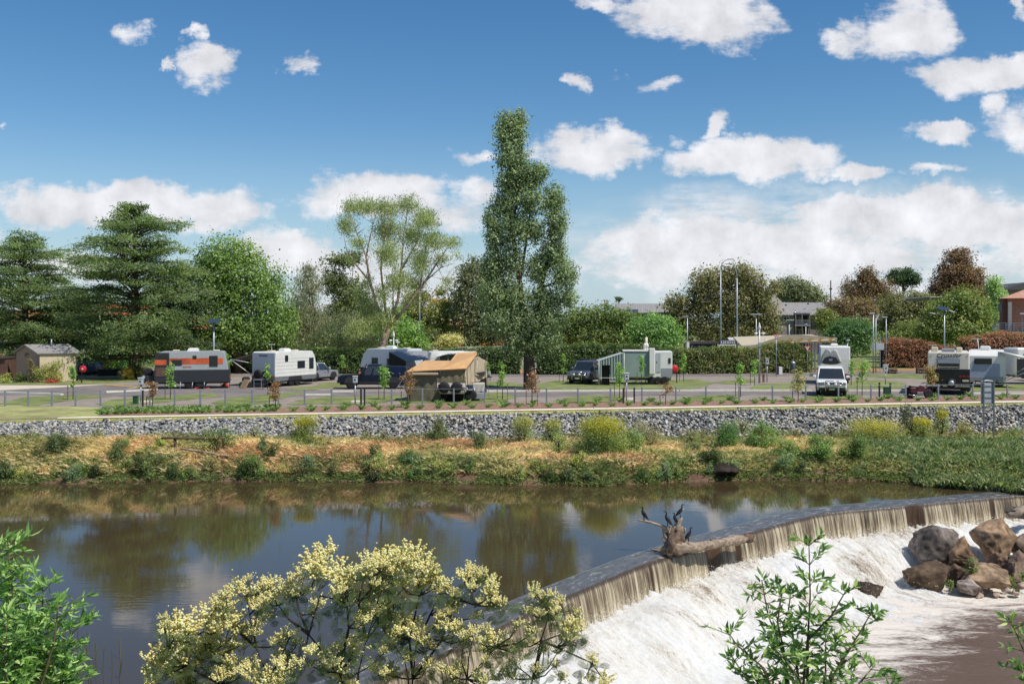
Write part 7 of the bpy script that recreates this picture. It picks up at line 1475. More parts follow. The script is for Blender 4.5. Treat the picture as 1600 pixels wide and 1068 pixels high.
# 6 tan canvas camper trailer
def camper():
    D = 66.5; ox = X_(700, D); t = thing('camper_trailer', 'tan canvas camper trailer tent with a trailer and two spare wheels in front', 'camper trailer', (ox, D, 2.6)); f = lambda p: X_(p, D) - ox; g = lambda y: Z_(y, D) - 2.6
    TANC = M('tan_canvas', '#c79c6c', .9, var=.08, scale=2, bump=.02); OLV = M('olive_canvas', '#6d6753', .95, var=.18, scale=1.4, bump=.06); CRC = M('cream_canvas', '#b3a389', .95, var=.1, scale=2, bump=.04)
    # fly: lower left slope, taller right hip
    v = [(f(637), -1.2, g(579)), (f(690), -1.4, g(576)), (f(730), -1.4, g(574)), (f(745), .2, g(553)), (f(742), 3.0, g(551)), (f(710), 2.6, g(553)), (f(703), .8, g(564)), (f(660), 1.8, g(564.5))]
    mb = MB(); mb.add(v, [(0, 1, 6, 7), (1, 2, 3, 6), (6, 3, 4, 5)]); mb.add([(a, b, c - .05) for a, b, c in v], [(7, 6, 1, 0), (6, 3, 2, 1), (5, 4, 3, 6)]); mb.build('roof_fly', TANC, t)
    # walls, slightly rippled
    def cloth(a, b, y0, y1, m, name, sag=.06, n=16):
        R = []
        for j in range(7):
            q = j / 6; row = []
            for i in range(n + 1):
                u = i / n; x = lerp(a[0], b[0], u); yy = lerp(a[1], b[1], u); z = lerp(lerp(y0[0], y0[1], u), lerp(y1[0], y1[1], u), q); row.append((x + .03 * math.sin(u * 9 + j), yy + sag * math.sin(u * 23 + 1.3 * j) * (.3 + q) + .05 * mnoise.noise(Vector((u * 6, q * 3, 2))), z))
            R.append(row)
        MB().loft(R, True, False, False).build(name, m, t)
    cloth((f(640), -1.0), (f(690), -1.2), (g(580), g(577)), (g(624), g(626)), OLV, 'front_wall')
    cloth((f(690), -1.2), (f(729), -1.25), (g(577), g(575)), (g(606), g(606)), M('olive_wall', '#7c7358', .95, var=.15, scale=1.4, bump=.05), 'front_wall')
    cloth((f(729), -1.2), (f(745), 1.2), (g(574), g(556)), (g(600), g(596)), CRC, 'side_wall', .04, 8); cloth((f(745), 1.2), (f(759), 2.6), (g(557), g(566)), (g(598), g(592)), CRC, 'side_wall', .03, 6)
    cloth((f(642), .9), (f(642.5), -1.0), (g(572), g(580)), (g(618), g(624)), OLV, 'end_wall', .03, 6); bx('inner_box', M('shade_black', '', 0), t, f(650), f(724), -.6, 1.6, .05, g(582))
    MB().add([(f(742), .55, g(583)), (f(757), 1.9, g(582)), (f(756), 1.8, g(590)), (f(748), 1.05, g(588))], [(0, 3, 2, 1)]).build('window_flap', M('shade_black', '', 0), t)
    bx('rolled_flap', CRC, t, f(645), f(687), -1.4, -1.28, g(584), g(580.4), ch=.03)
    for a, b in [((640, -1.15, 579), (643, -1.2, 628)), ((731, -1.45, 574), (733, -1.5, 612)), ((742.5, -.4, 556), (742.5, -.4, 600)), ((757.5, 2.2, 565), (757.5, 2.2, 600)), ((690, -1.4, 577), (690, -1.45, 600))]: MB().tube([(f(a[0]), a[1], g(a[2])), (f(b[0]), b[1], max(0, g(b[2])))], .022, 5).build('tent_pole', DGREY, t)
    for a, b in [((640, -1.15, 579), (612, -2.4, 0)), ((757, 2.2, 566), (764, 1, 0)), ((640, -1.1, 585), (627, -1.8, 0))]: MB().tube([(f(a[0]), a[1], g(a[2])), (f(b[0]), b[1], .02)], .01, 4).build('guy_rope', GALV, t)
    # trailer body
    tr = MB().box(f(688), f(730), -1.7, .6, .62, 1.02, ch=.04); tr.build('trailer_body', M('trailer_grey', '#8c8a80', .5, .3, var=.12), t)
    bar = bx('light_bar', WHITE_P, t, f(686), f(729), -1.86, -1.78, .98, 1.24, ch=.01); bx('red_light', REDL, bar, f(688), f(695), -1.885, -1.861, 1.08, 1.18); bx('red_light', REDL, bar, f(718), f(725), -1.885, -1.861, 1.08, 1.18)
    for x in (697, 716): MB().lathe([(.05, -.1), (.2, -.1), (.37, -.06), (.37, .06), (.2, .1), (.05, .1)], (f(x), -1.95, .98), 18, axis='y').build('spare_wheel', BLK, t)
    bx('rear_rail', M('trailer_grey', '', 0), t, f(690), f(727), -1.95, -1.75, .55, .75, ch=.03)
    for x, y in ((736, -.8), (692, -.9)): wheel(t, f(x), y, .40, .24)
    bx('mudguard', M('trailer_grey', '', 0), t, f(730), f(739), -1.05, -.5, .7, .78, ch=.02); bx('kitchen_box', M('kitchen_grey', '#b7b2a6', .6, var=.15), t, f(739), f(757), -.6, .8, .6, 1.15, ch=.03); bx('storage_box', GREY_P, t, f(745), f(756), -.9, -.3, .15, .55, ch=.03)
    for x in (731, 742, 755): MB().tube([(f(x), -.7, 0), (f(x), -.7, .9)], .03, 5).build('corner_leg', GALV, t)
    X, Y, Z = W(646, 626); t2 = thing('jerry_bag', 'dark bag on the grass at the left corner of the tan camper', 'bag', (X, Y, Z)); MB().box(-.2, .2, -.15, .15, 0, .45, ch=.08).build('body', DGREY, t2); MB().tube([(-.1, 0, .44), (0, 0, .54), (.1, 0, .44)], .02, 5).build('handle', BLK, t2)
    g3 = thing('privacy_screen', 'dark grey screen standing behind the right end of the tan camper', 'screen', (X_(757, 70), 70, 2.6)); bx('panel', DGREY, g3, -.35, .15, 0, .05, .3, Z_(557, 70) - 2.6); bx('leg', GALV, g3, -.3, -.26, -.02, 0, 0, .3); bx('leg', GALV, g3, .08, .12, -.02, 0, 0, .3)
camper()

# 7 grey-blue four wheel drive and square white caravan with grey green annexe
t = car('blue grey four wheel drive with silver bull bar beside the grey green annexe', (X_(918, 85), 86.5, 2.6), -112, L=4.9, H=1.92, body=M('slate_paint', '#5c6474', .3, .4, var=.06), bull=True, rack=True, name='four_wheel_drive')
def square_van():
    D = 84; ox = X_(1005, D); GG = M('annexe_green', '#8a9c96', .9, var=.06, scale=1); t = thing('square_caravan', 'white square slide on camper with a grey green side and roof vents', 'caravan', (ox, D, 2.6), -6); f = lambda p: X_(p, D) - ox; g = lambda y: Z_(y, D) - 2.6
    bx('body', WHITE_P, t, f(974), f(1050), 0, 2.3, g(590), g(548.5), ch=.05); bx('shade_cloth', GG, t, f(975), f(1014), -.14, -.03, g(588), g(550)); bx('roof_edge', WHITE_P, t, f(973), f(1024), -.2, 2.35, g(549), g(547), ch=.02)
    bx('pillar', WHITE_P, t, f(1014), f(1023), -.4, .1, g(584), g(543.5), ch=.05); d = bx('door', M('door_grey', '#a4aaac', .5, var=.05), t, f(1024.5), f(1032), -.05, -.002, g(581), g(551), ch=.02); bx('handle', DGREY, d, f(1025.5), f(1026.3), -.08, -.05, g(567), g(564))
    w = bx('window', DGREY, t, f(1044), f(1047.5), -.04, -.002, g(567), g(559)); bx('pane', GLASS, w, f(1044.5), f(1047), -.055, -.041, g(566), g(560)); bx('lower_skirt', GREY_P, t, f(1033), f(1050), -.03, -.002, g(588), g(575))
    for x in (1008, 1011): MB().lathe([(.12, 0), (.16, .15), (.1, .3), (.16, .35), (.12, .6), (.02, .66)], (f(x), .5, g(548)), 10).build('chimney_vent', WHITE_P, t)
    bx('roof_box', OFFW, t, f(1014), f(1022), .2, 1.0, g(546), g(544), ch=.03); MB().cyl((f(1010), .6, g(548)), (f(1010), .6, g(527)), .12, n=8).build('mast_bag', OFFW, t)
    for x in (1018, 1028, 1038): wheel(t, f(x), .1, .36, .22)
    bx('chassis', DGREY, t, f(978), f(1048), .3, 2, g(594), g(590.2))
    for k, x in enumerate((990, 1000)):
        pass
    t2 = thing('annexe', 'grey green lean to annexe tent on the left of the square white camper', 'tent', (X_(955, 83), 83, 2.6)); o2 = X_(955, 83); f2 = lambda p: X_(p, 83) - o2; g2 = lambda y: Z_(y, 83) - 2.6
    MB().add([(f2(935), -.2, g2(563.5)), (f2(974.5), -.2, g2(551)), (f2(974.5), 2.4, g2(551)), (f2(935), 2.4, g2(563.5))], [(0, 1, 2, 3)]).build('roof', M('annexe_roof', '#a9b0ac', .9, var=.05), t2)
    for k in range(9):
        a, b = lerp(936, 974, k / 9), lerp(936, 974, (k + 1) / 9) - .3; ya, yb = 564 - (a - 936) * .335, 564 - (b - 936) * .335
        if 937 < a < 951: bot = 570
        else: bot = 594
        MB().add([(f2(a), -.15, g2(bot)), (f2(b), -.15, g2(bot)), (f2(b), -.15, g2(yb)), (f2(a), -.15, g2(ya)), (f2((a + b) / 2), -.22, g2(bot)), (f2((a + b) / 2), -.22, g2((ya + yb) / 2))], [(0, 4, 5, 3), (4, 1, 2, 5)]).build('wall_panel', M('annexe_wall', '#7c8a86', .95, var=.08), t2)
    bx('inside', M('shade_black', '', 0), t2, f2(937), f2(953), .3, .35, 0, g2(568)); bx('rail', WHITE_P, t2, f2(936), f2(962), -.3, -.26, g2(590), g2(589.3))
    for x, y in ((935.5, 563), (974.6, 551)): MB().tube([(f2(x), -.25, 0), (f2(x), -.25, g2(y))], .03, 5).build('pole', WHITE_P, t2)
    X, Y, Z = W(994, 595); s = Y / F; t3 = thing('water_barrel', 'blue water barrel on a stand in front of the grey green camper side', 'barrel', (X, Y, Z)); MB().lathe([(.02, 0), (.24, .0), (.26, .2), (.24, .4), (.26, .6), (.24, .75), (.15, .8), (.02, .8)], (0, 0, .6), 14).build('barrel', BLUEP, t3)
    for a in (-.2, .2): bx('leg', GALV, t3, a - .02, a + .02, -.1, -.06, 0, .6)
    X, Y, Z = W(1008, 597); t3 = thing('folding_chair', 'folding chair and table frame tangled in front of the square camper', 'folding furniture', (X, Y, Z))
    for a, b in [((-.9, 0, 0), (-.4, 0, .7)), ((-.4, 0, 0), (-.9, 0, .7)), ((0, 0, 0), (.5, 0, .75)), ((.5, 0, 0), (0, 0, .75)), ((.7, 0, 0), (1.1, 0, .6)), ((1.1, 0, 0), (.7, 0, .6))]: MB().tube([a, b], .025, 5).build('leg', GALV, t3)
    bx('seat', DGREY, t3, -.9, -.4, -.2, .2, .42, .46); bx('table_top', DGREY, t3, -.05, 1.1, -.25, .25, .72, .76)
    X, Y, Z = W(1053.5, 598); s = Y / F; t3 = thing('red_reel', 'round red reel cover on a dark post at the right end of the square camper', 'hose reel', (X, Y, Z)); MB().lathe([(.02, -.12), (.3, -.12), (.36, -.05), (.36, .05), (.3, .12), (.02, .12)], (0, 0, 22*s), 14, axis='y').build('cover', REDP, t3); MB().cyl((.22, 0, 0), (.22, 0, 30*s), .05, n=6).build('post', DGREY, t3)
square_van()

# 8 white four wheel drive facing us, towing the caravan behind it
t = car('white four wheel drive facing the river with chrome bull bar', (X_(1298, 72.2), 72.2, 2.6), -106, L=5.0, Wd=2.0, H=1.98, body=M('pearl_white', '#e2e2e0', .25, var=.03), bull=True, name='four_wheel_drive', rack=False)
for sy in (-1, 1): MB().tube([(.55, sy * 1.0, 1.3), (.65, sy * 1.25, 1.42)], .02, 5).build('towing_mirror_arm', BLK, t); MB().box(.56, .62, sy * 1.2, sy * 1.48, 1.3, 1.52, ch=.03).build('towing_mirror', CHROME, t)
bx('roof_bar', WHITE_P, t, -.6, -.5, -.95, .95, 2.0, 2.06)
t = caravan('white caravan with covered bicycles on its end, hitched behind the white four wheel drive', (X_(1309, 86), 87.0, 2.6), 74, L=6.0, H=3.2, body=WHITE_P, rake=.3, rear_rake=.05, lower=M('plate_silver', '', 0), lower_h=.4, aircon=(-.1,), vents=1, draw=False, windows=[(-1, .3, 1.5, 2.2, -1)], tail=True)
def bike_cover():
    X, Y, Z = X_(1298, 83.2), 83.2, 3.25; t = thing('bicycle_cover', 'draped grey cover with a dark belly over bicycles on the caravan end', 'bicycle cover', (X, Y, Z), -18, s=1.15); R = []
    for a, b, c in [(0, 1.0, 2.0), (-.15, 1.02, 1.95), (-.35, .9, 1.8)]: pass
    pts = [(-.75, 1.05), (-.62, 1.6), (-.35, 2.05), (-.2, 2.12), (-.05, 1.98), (.02, 1.86), (.1, 1.95), (.28, 2.08), (.45, 2.0), (.65, 1.5), (.78, 1.1), (.5, .98), (0, .92), (-.5, .98)]
    MB().prism(pts, -.35, .1, ch=.12).build('cover', M('cover_grey', '#a8a8a4', .8, var=.12, bump=.03), t)
    p2 = [(-.62, 1.1), (-.4, 1.45), (0, 1.58), (.4, 1.48), (.64, 1.12), (.4, .99), (-.4, .98)]; MB().prism(p2, -.44, -.3, ch=.05).build('dark_belly', DGREY, t); bx('emblem', GREY_P, t, -.12, .12, -.46, -.44, 1.22, 1.36)
bike_cover()

# 9 dark fronted caravan with lettering
def lettered():
    D = 71.5; t = thing('caravan', 'black and cream caravan with lettering, spare wheel and roof boxes near the right edge', 'caravan', (X_(1482.5, D), D, 2.6), -23.5, 'caravans in the park'); ox = X_(1482.5, D); f = lambda p: X_(p, D) - ox; g = lambda y: Z_(y, D) - 2.6
    CR = M('caravan_cream', '#d6d0c2', .4, var=.04)
    bx('body', CR, t, f(1452), f(1512), 0, 6.2, g(607), g(550), ch=.06); bx('lower_panel', BLACKG, t, f(1451.5), f(1512.5), -.03, 6.22, g(608), g(576.2), ch=.02)
    w = MB().box(f(1466), f(1498), -.08, -.002, g(575), g(560.5), ch=.03).build('window', DGREY, t); bx('pane', GLASS, w, f(1467.5), f(1496.5), -.095, -.079, g(574), g(567.5)); bx('blind', LGREY, w, f(1466.5), f(1497.5), -.10, -.079, g(567.3), g(561)); bx('trim', WHITE_P, w, f(1467.5), f(1496.5), -.108, -.096, g(573.2), g(572.6))
    text_mesh('lettering', 'Crusader', .43, M('lettering_black', '#1a1a1c', .4, var=0), t, (f(1482), -.012, g(555)), (math.pi/2, 0, 0), 1.0, .35); MB().tube([(f(1466), -.02, g(557.8)), (f(1470), -.02, g(558.6)), (f(1480), -.02, g(557.3))], .018, 4).build('logo_swoosh', BLACKG, t)
    for x in (1456, 1508): bx('marker_light', ORL, t, f(x), f(x + 2), -.02, -.002, g(556), g(555.2))
    MB().lathe([(.17, -.1), (.3, -.1), (.34, -.04), (.34, .04), (.3, .1), (.17, .1)], (f(1486), -.2, g(598)), 20, axis='y').build('spare_wheel', BLK, t); MB().lathe([(.02, -.12), (.2, -.12), (.2, .05), (.02, .05)], (f(1486), -.2, g(598)), 14, axis='y').build('spare_rim', GALV, t)
    bx('bumper', CHROME, t, f(1474), f(1512), -.2, -.05, g(604), g(601.3), ch=.02); bx('bumper', GALV, t, f(1452), f(1470), -.15, -.04, g(604), g(602), ch=.02)
    for k in range(3): bx('tail_light', REDL, t, f(1497 + 5.6 * k), f(1500.8 + 5.6 * k), -.06, -.032, g(588.5), g(586))
    bx('number_plate', M('plate_yellow', '', 0), t, f(1502), f(1511), -.05, -.032, g(595.5), g(592.5)); bx('fold_step', DGREY, t, f(1500), f(1510), -.4, -.1, .3, .36)
    for x, a, b, m in ((1458, 1457, 1467, OFFW), (1480, 1472, 1491, GREY_P), (1497, 1493, 1502, OFFW)): bx('roof_box', m, t, f(a), f(b), .3 if m is GREY_P else .6, 1.2 if m is GREY_P else 1.3, g(549.9), g(542.5 if m is OFFW else 544.5), ch=.05)
    for x in (f(1457), f(1507)): 
        for y in (2.7, 3.5): wheel(t, x, y, .38, .24)
    MB().cyl((f(1459), .8, g(543)), (f(1459), .8, g(540)), .03, n=5).build('tv_antenna', WHITE_P, t); bx('antenna_bar', WHITE_P, t, f(1453), f(1465), .77, .83, g(540), g(539))
lettered()
# 10 grey-white caravan beside it, awning, and the last van at the edge
def right_vans():
    D = 80; ox = X_(1541, D); t = thing('caravan', 'white and blue grey caravan right of the lettered black one', 'caravan', (ox, D, 2.6), -24, 'caravans in the park'); f = lambda p: X_(p, D) - ox; g = lambda y: Z_(y, D) - 2.6
    MB().loft([[(f(1515), 0, g(597)), (f(1569), 0, g(597)), (f(1572), 5.5, g(597)), (f(1520), 5.5, g(597))], [(f(1515.5), .05, g(556)), (f(1568), .05, g(556)), (f(1571), 5.4, g(556)), (f(1521), 5.4, g(556))], [(f(1516.5), .6, g(547.5)), (f(1566), .6, g(547.5)), (f(1569), 5.0, g(547.5)), (f(1522), 5.0, g(547.5))]]).build('body', WHITE_P, t)
    MB().add([(f(1516), -.015, g(589)), (f(1560), -.015, g(589)), (f(1560), .0, g(568)), (f(1530), .0, g(567)), (f(1524), .0, g(566))], [(0, 1, 2, 3, 4)]).build('blue_grey_panel', M('front_blue_grey', '#98a2b4', .5, var=.05), t); bx('lower_panel', GREY_P, t, f(1515), f(1565), -.05, -.02, g(596), g(588.5), ch=.01)  # blue grey field on the front, slanting at its left edge
    w = MB().box(f(1524), f(1549), -.09, .02, g(568.5), g(559.5), ch=.03).build('window', DGREY, t); bx('pane', GLASS, w, f(1525.5), f(1547.5), -.105, -.09, g(567.5), g(560.5))
    bx('air_conditioner', WHITE_P, t, f(1533), f(1548), 1.5, 2.5, g(547.4), g(541), ch=.07); MB().tube([(f(1531), 1, g(547)), (f(1529), 1, g(530))], .04, 5).build('tv_antenna', WHITE_P, t); bx('antenna_bar', WHITE_P, t, f(1520), f(1535), .97, 1.03, g(530), g(529))
    for k in range(2): wheel(t, f(1517 + 46 * k), 2.8, .38, .24)
    for x in (-.8, .6): MB().tube([(f(1541) + x, -.1, 0), (f(1541) + x, .1, .6)], .04, 5).build('drawbar_leg', DGREY, t)
    mb = MB(); mb.tube([(f(1525), -.05, .5), (f(1541), -1.2, .5)], .05, 5); mb.tube([(f(1557), -.05, .5), (f(1541), -1.2, .5)], .05, 5); mb.build('drawbar', DGREY, t)
    o2 = X_(1590, 79); a = thing('awning', 'long white awning arm and roller reaching right from the white and blue grey caravan', 'awning', (o2, 79, 2.6)); f = lambda p: X_(p, 79) - o2; g = lambda y: Z_(y, 79) - 2.6
    MB().add([(f(1569), 0, g(550)), (f(1620), -.6, g(563)), (f(1620), 2.4, g(560)), (f(1571), 3.5, g(549))], [(0, 1, 2, 3)]).build('canopy', M('awning_white', '#d0d0cc', .9, var=.05), a); MB().tube([(f(1568), 0, g(551)), (f(1604), -.4, g(560))], .10, 8).build('roller', WHITE_P, a)
    MB().tube([(f(1572), .2, g(592)), (f(1620), -.4, g(562))], .035, 5).build('arm', GALV, a); MB().tube([(f(1575), .2, g(594)), (f(1624), -.4, g(570))], .035, 5).build('arm', GALV, a)
    o3 = X_(1640, 84); v = thing('caravan', 'white caravan with dark base and blue mark cut off by the right edge', 'caravan', (o3, 84, 2.6), 0, 'caravans in the park'); f = lambda p: X_(p, 84) - o3; g = lambda y: Z_(y, 84) - 2.6
    bx('body', WHITE_P, v, f(1589), f(1700), 0, 2.4, g(588), g(543.5), ch=.12); bx('lower_panel', BLACKG, v, f(1589.5), f(1700.5), -.02, 2.42, g(589), g(560), ch=.02); text_mesh('lettering', 'J', .7, M('logo_blue', '#2458a8', .4, var=0), v, (f(1598), -.015, g(553)), (math.pi/2, 0, 0), 1.0, .5)
    w = bx('window', DGREY, v, f(1606), f(1630), -.04, -.002, g(559), g(549)); bx('pane', GLASS, w, f(1607), f(1629), -.055, -.041, g(558), g(550))
    for x in (1630, 1646): wheel(v, f(x), .1, .38, .24)
right_vans()
# motorbike by the lettered caravan
def motorbike():
    X, Y, Z = W(1437, 622.5); t = thing('motorbike', 'maroon and black motorbike parked in front of the lettered caravan', 'motorbike', (X, Y, Z), 8); MR = M('maroon_paint', '#4a1420', .3, var=.1)
    for x in (-.62, .62): 
        o = MB().lathe([(.2, -.06), (.29, -.06), (.32, -.02), (.32, .02), (.29, .06), (.2, .06)], (x, 0, .32), 18, axis='y').build('wheel', BLK, t); MB().lathe([(.02, -.03), (.2, -.03), (.2, .03), (.02, .03)], (x, 0, .32), 12, axis='y').build('rim', GALV, o)
    MB().prism([(-.35, .55), (-.2, .4), (.25, .35), (.4, .6), (.3, .85), (.05, .9), (-.1, .78)], -.14, .14, ch=.05).build('fuel_tank', MR, t); MB().prism([(-.75, .72), (-.1, .72), (-.12, .82), (-.5, .86), (-.78, .9)], -.13, .13, ch=.04).build('seat', BLK, t); MB().box(-.28, .22, -.15, .15, .22, .5, ch=.05).build('engine', STEEL, t)
    MB().tube([(.62, 0, .32), (.42, 0, .85), (.36, 0, 1.02)], .035, 6).build('fork', CHROME, t); MB().tube([(.28, -.36, 1.0), (.36, -.12, 1.05), (.36, .12, 1.05), (.28, .36, 1.0)], .02, 5).build('handlebar', BLK, t); MB().lathe([(.02, -.06), (.1, 0), (.11, .07), (.02, .1)], (.5, 0, .88), 12, axis='x').build('headlight', CHROME, t)
    for sy in (-.24, .24): MB().box(-.85, -.4, sy - .1, sy + .1, .42, .78, ch=.05).build('pannier', MR, t)
    MB().tube([(-.1, -.18, .25), (-.5, -.22, .24), (-.9, -.24, .3)], .045, 6).build('exhaust', CHROME, t); MB().tube([(.62, .0, .62), (.45, 0, .66), (.8, 0, .6)], .05, 5).build('front_guard', MR, t)
motorbike()
# small blue car near the shed; an orange rag/dog near the hitch etc.
car('small dark blue car parked behind the red sign near the tan shed', (X_(124, 101), 101, 2.6), 178, L=4.2, H=1.5, body=M('blue_grey_paint', '#39435c', .3, .3, var=.05), name='parked_car', cz=.3)
for px, y, lab in [(352, 603, 'orange witches hat shaped bag on the asphalt between the two left caravans'), (309, 607, 'red chock beside the wheels of the orange caravan'), (323, 606.5, 'second red chock right of the first by the orange caravan')]:
    X, Y, Z = W(px, y); t = thing('wheel_chock', lab, 'wheel chock', (X, Y, Z)); MB().prism([(-.3, 0), (.3, 0), (.1, .28 if px == 352 else .14), (-.2, .2 if px == 352 else .1)], -.15, .15, ch=.02).build('wedge', M('chock_orange', '#c04a2c', .6, var=.05), t)
t = car('dark blue car half hidden behind the long awning at the right edge', (X_(1640, 90), 90, 2.6), 180, L=4.8, H=1.8, body=NAVYP, name='parked_car', cz=.35)
# ================================================================= DRIFTWOOD AND BIRDS ON THE WEIR
def noisy_tube(pts, rad, n=12, amp=.18, seed=1, step=.07, cap=True):
    P = [Vector(p) for p in pts]; R = []; C = []
    for i in range(len(P) - 1):
        k = max(2, int((P[i+1] - P[i]).length / step))
        for j in range(k): C.append((P[i].lerp(P[i+1], j / k), lerp(rad[i], rad[i+1], j / k)))
    C.append((P[-1], rad[-1]))
    for _ in range(3): C = [C[0]] + [((C[i-1][0] + C[i][0]*2 + C[i+1][0]) / 4, C[i][1]) for i in range(1, len(C)-1)] + [C[-1]]
    mb = MB(); up = None
    for i, (p, r) in enumerate(C):
        d = (C[min(i+1, len(C)-1)][0] - C[max(i-1, 0)][0]).normalized()
        if up is None: up = Vector((0, 0, 1)) if abs(d.z) < .85 else Vector((0, 1, 0))
        a = d.cross(up).normalized(); b = a.cross(d); up = b; ring = []
        for k in range(n):
            t = 6.2832 * k / n; q = a * math.cos(t) + b * math.sin(t); nz = mnoise.noise(Vector((math.cos(t) * 1.6, math.sin(t) * 1.6, i * .16 + seed * 7))) + .5 * mnoise.noise(Vector((math.cos(t) * 5, math.sin(t) * 5, i * .5 + seed)))
            ring.append(tuple(p + q * r * (1 + amp * 1.6 * nz)))
        R.append(ring)
    return mb.loft(R, True, cap)
def driftwood():
    WD = M('bleached_wood', '#948270', .85, var=.45, scale=3.5, bump=.02, stretch=(.6, 3, 3)); o = A(1050, 33.3, 850); t = thing('driftwood', 'bleached dead tree with a root ball lodged on the weir crest', 'driftwood', o); L = lambda px, py, D=33.3: tuple(Vector(A(px, D, py)) - Vector(o))
    noisy_tube([L(1040, 858), L(1060, 855, 33.3), L(1085, 855, 33.7), L(1110, 850, 34.3), L(1140, 845, 35.0), L(1160, 842, 35.5), L(1175, 841, 35.9)], [.22, .20, .17, .15, .15, .15, .12], 14, .22, 1).build('trunk', WD, t)
    noisy_tube([L(1178, 836, 35.9), L(1168, 841, 35.6), L(1166, 847, 35.6)], [.05, .17, .10], 9, .5, 8, .05).build('splintered_end', M('dark_wood', '#6d5746', .9, var=.3), t)
    noisy_tube([L(1046, 862), L(1050, 850), L(1056, 835), L(1060, 822)], [.22, .17, .19, .10], 16, .9, 2).build('root_ball', M('root_wood', '#7d6856', .9, var=.5, scale=4, bump=.04), t)
    for k, (pts, r) in enumerate([([(1052, 840), (1040, 824), (1020, 816), (997, 812)], [.07, .055, .045, .03]), ([(1042, 855), (1032, 860), (1018, 858)], [.12, .07, .02]), ([(1050, 845), (1040, 840), (1037, 830), (1036, 820)], [.08, .06, .05, .02]), ([(1058, 828), (1062, 815), (1066, 808)], [.12, .07, .03]), ([(1058, 828), (1066, 826), (1068, 832)], [.09, .05, .02]), ([(1046, 858), (1036, 866), (1030, 862)], [.1, .05, .02]), ([(1052, 845), (1046, 828), (1048, 820)], [.07, .05, .03]), ([(1040, 850), (1036, 842), (1034, 836)], [.05, .03, .015]), ([(1110, 850), (1112, 842), (1111, 839)], [.05, .03, .02]), ([(1046, 862), (1058, 840), (1066, 822)], [.12, .10, .05]), ([(1042, 850), (1050, 836), (1054, 821)], [.09, .07, .05]), ([(1050, 858), (1040, 853), (1030, 857), (1022, 862)], [.1, .07, .04, .02]), ([(1062, 840), (1071, 832), (1070, 824)], [.06, .04, .02]), ([(1048, 866), (1046, 872), (1042, 874)], [.07, .05, .03])]):
        noisy_tube([L(*p, 33.3 + (1.0 if p[0] > 1100 else 0)) for p in pts], r, 8, .3, 10 + k, .05).build('branch', WD, t)
driftwood()
def cormorant(label, px, py, D, h_px, facing=1, rz=0, lean=.15, neck=0.0, white=False):
    """py: row of the feet"""
    s = D / F; H = h_px * s; k = H / .60; o = A(px, D, py); t = thing('cormorant', label, 'bird', o, rz, 'cormorants on the driftwood'); BK = M('black_feathers', '#141416', .55, var=.3, scale=12)
    f = facing
    path = [(-.20, .04, .012, .03), (-.15, .10, .03, .045), (-.09, .17, .06, .06), (-.03, .25, .082, .075), (.02, .33, .08, .075), (.05, .40, .055, .055), (.05, .45, .034, .036), (.035 + neck, .50, .026, .028), (.04 + neck, .545, .027, .028), (.065 + neck, .575, .032, .03), (.10 + neck, .582, .022, .02), (.125 + neck, .58, .009, .009), (.185 + neck, .575, .005, .006)]
    R = []
    for i, (x, z, r, ry) in enumerate(path):
        a = path[max(0, i-1)]; b = path[min(len(path)-1, i+1)]; dx, dz = b[0] - a[0], b[1] - a[1]; l = math.hypot(dx, dz) or 1; nx, nz = -dz / l, dx / l; xl = x + lean * (z - .3) * .3
        R.append([((xl + nx * r * math.cos(q)) * f * k, ry * math.sin(q) * k, (z + nz * r * math.cos(q)) * k) for q in [6.2832 * j / 10 for j in range(10)]])
    MB().loft(R, True).build('body', BK, t)
    for sy in (-1, 1):
        W_ = [[((x + lean * (z - .3) * .3) * f * k, sy * (yy) * k, z * k) for x, z, yy in row] for row in [[(.02, .37, .066), (.045, .36, .06), (.03, .33, .075)], [(-.02, .30, .088), (.03, .27, .078), (-.05, .24, .086)], [(-.09, .19, .066), (-.05, .15, .06), (-.11, .14, .05)], [(-.16, .09, .035), (-.14, .07, .034), (-.17, .06, .03)]]]
        MB().loft(W_, True).build('wing', M('dark_wing', '#1f2022', .6, var=.3, scale=10), t); MB().tube([(-.01 * f * k, sy * .035 * k, .19 * k), (0, sy * .035 * k, 0)], .012 * k, 5).build('leg', M('webbed_foot', '#2a2826', .6), t)
        MB().loft([[(-.02 * f * k, sy * .035 * k, .008), (.0, sy * .055 * k, .008), (0, sy * .015 * k, .008)], [(.07 * f * k, sy * .05 * k, .0), (.075 * f * k, sy * .07 * k, .0), (.075 * f * k, sy * .02 * k, .0)]]).build('foot', M('webbed_foot', '', 0), t)
    if white: MB().lathe([(.005, -.03), (.03, -.01), (.03, .03), (.005, .06)], ((.075 + lean * .03) * f * k, 0, .36 * k), 8).build('white_breast', WHITE_P, t)
    return t
cormorant('cormorant alone at the tip of the left branch, head turned left', 1006, 813.5, 33.3, 23, -1, 15)
cormorant('second cormorant from the left, standing upright at the inner end of the branch', 1043, 822, 33.2, 24, -1, -20, .05)
cormorant('shorter cormorant immediately right of the second, on top of the root ball', 1055, 820, 33.3, 20, -1, 30)
cormorant('cormorant standing highest on the root ball with its beak raised', 1063, 808, 33.4, 21, 1, 0, .7, -.02, True)
cormorant('cormorant standing lower on the trunk right of the root ball', 1076, 846, 33.4, 23, 1, 10, .5)
o = noisy_tube([A(1575, 42.4, 806), A(1590, 42.4, 800), A(1625, 43, 790)], [.12, .2, .22], 10, .3, 30).build('drift_log', M('drift_grey', '#8e8070', .9, var=.4, scale=3)); tag(o, 'grey drift log against the dark rock at the right end of the weir', 'driftwood')

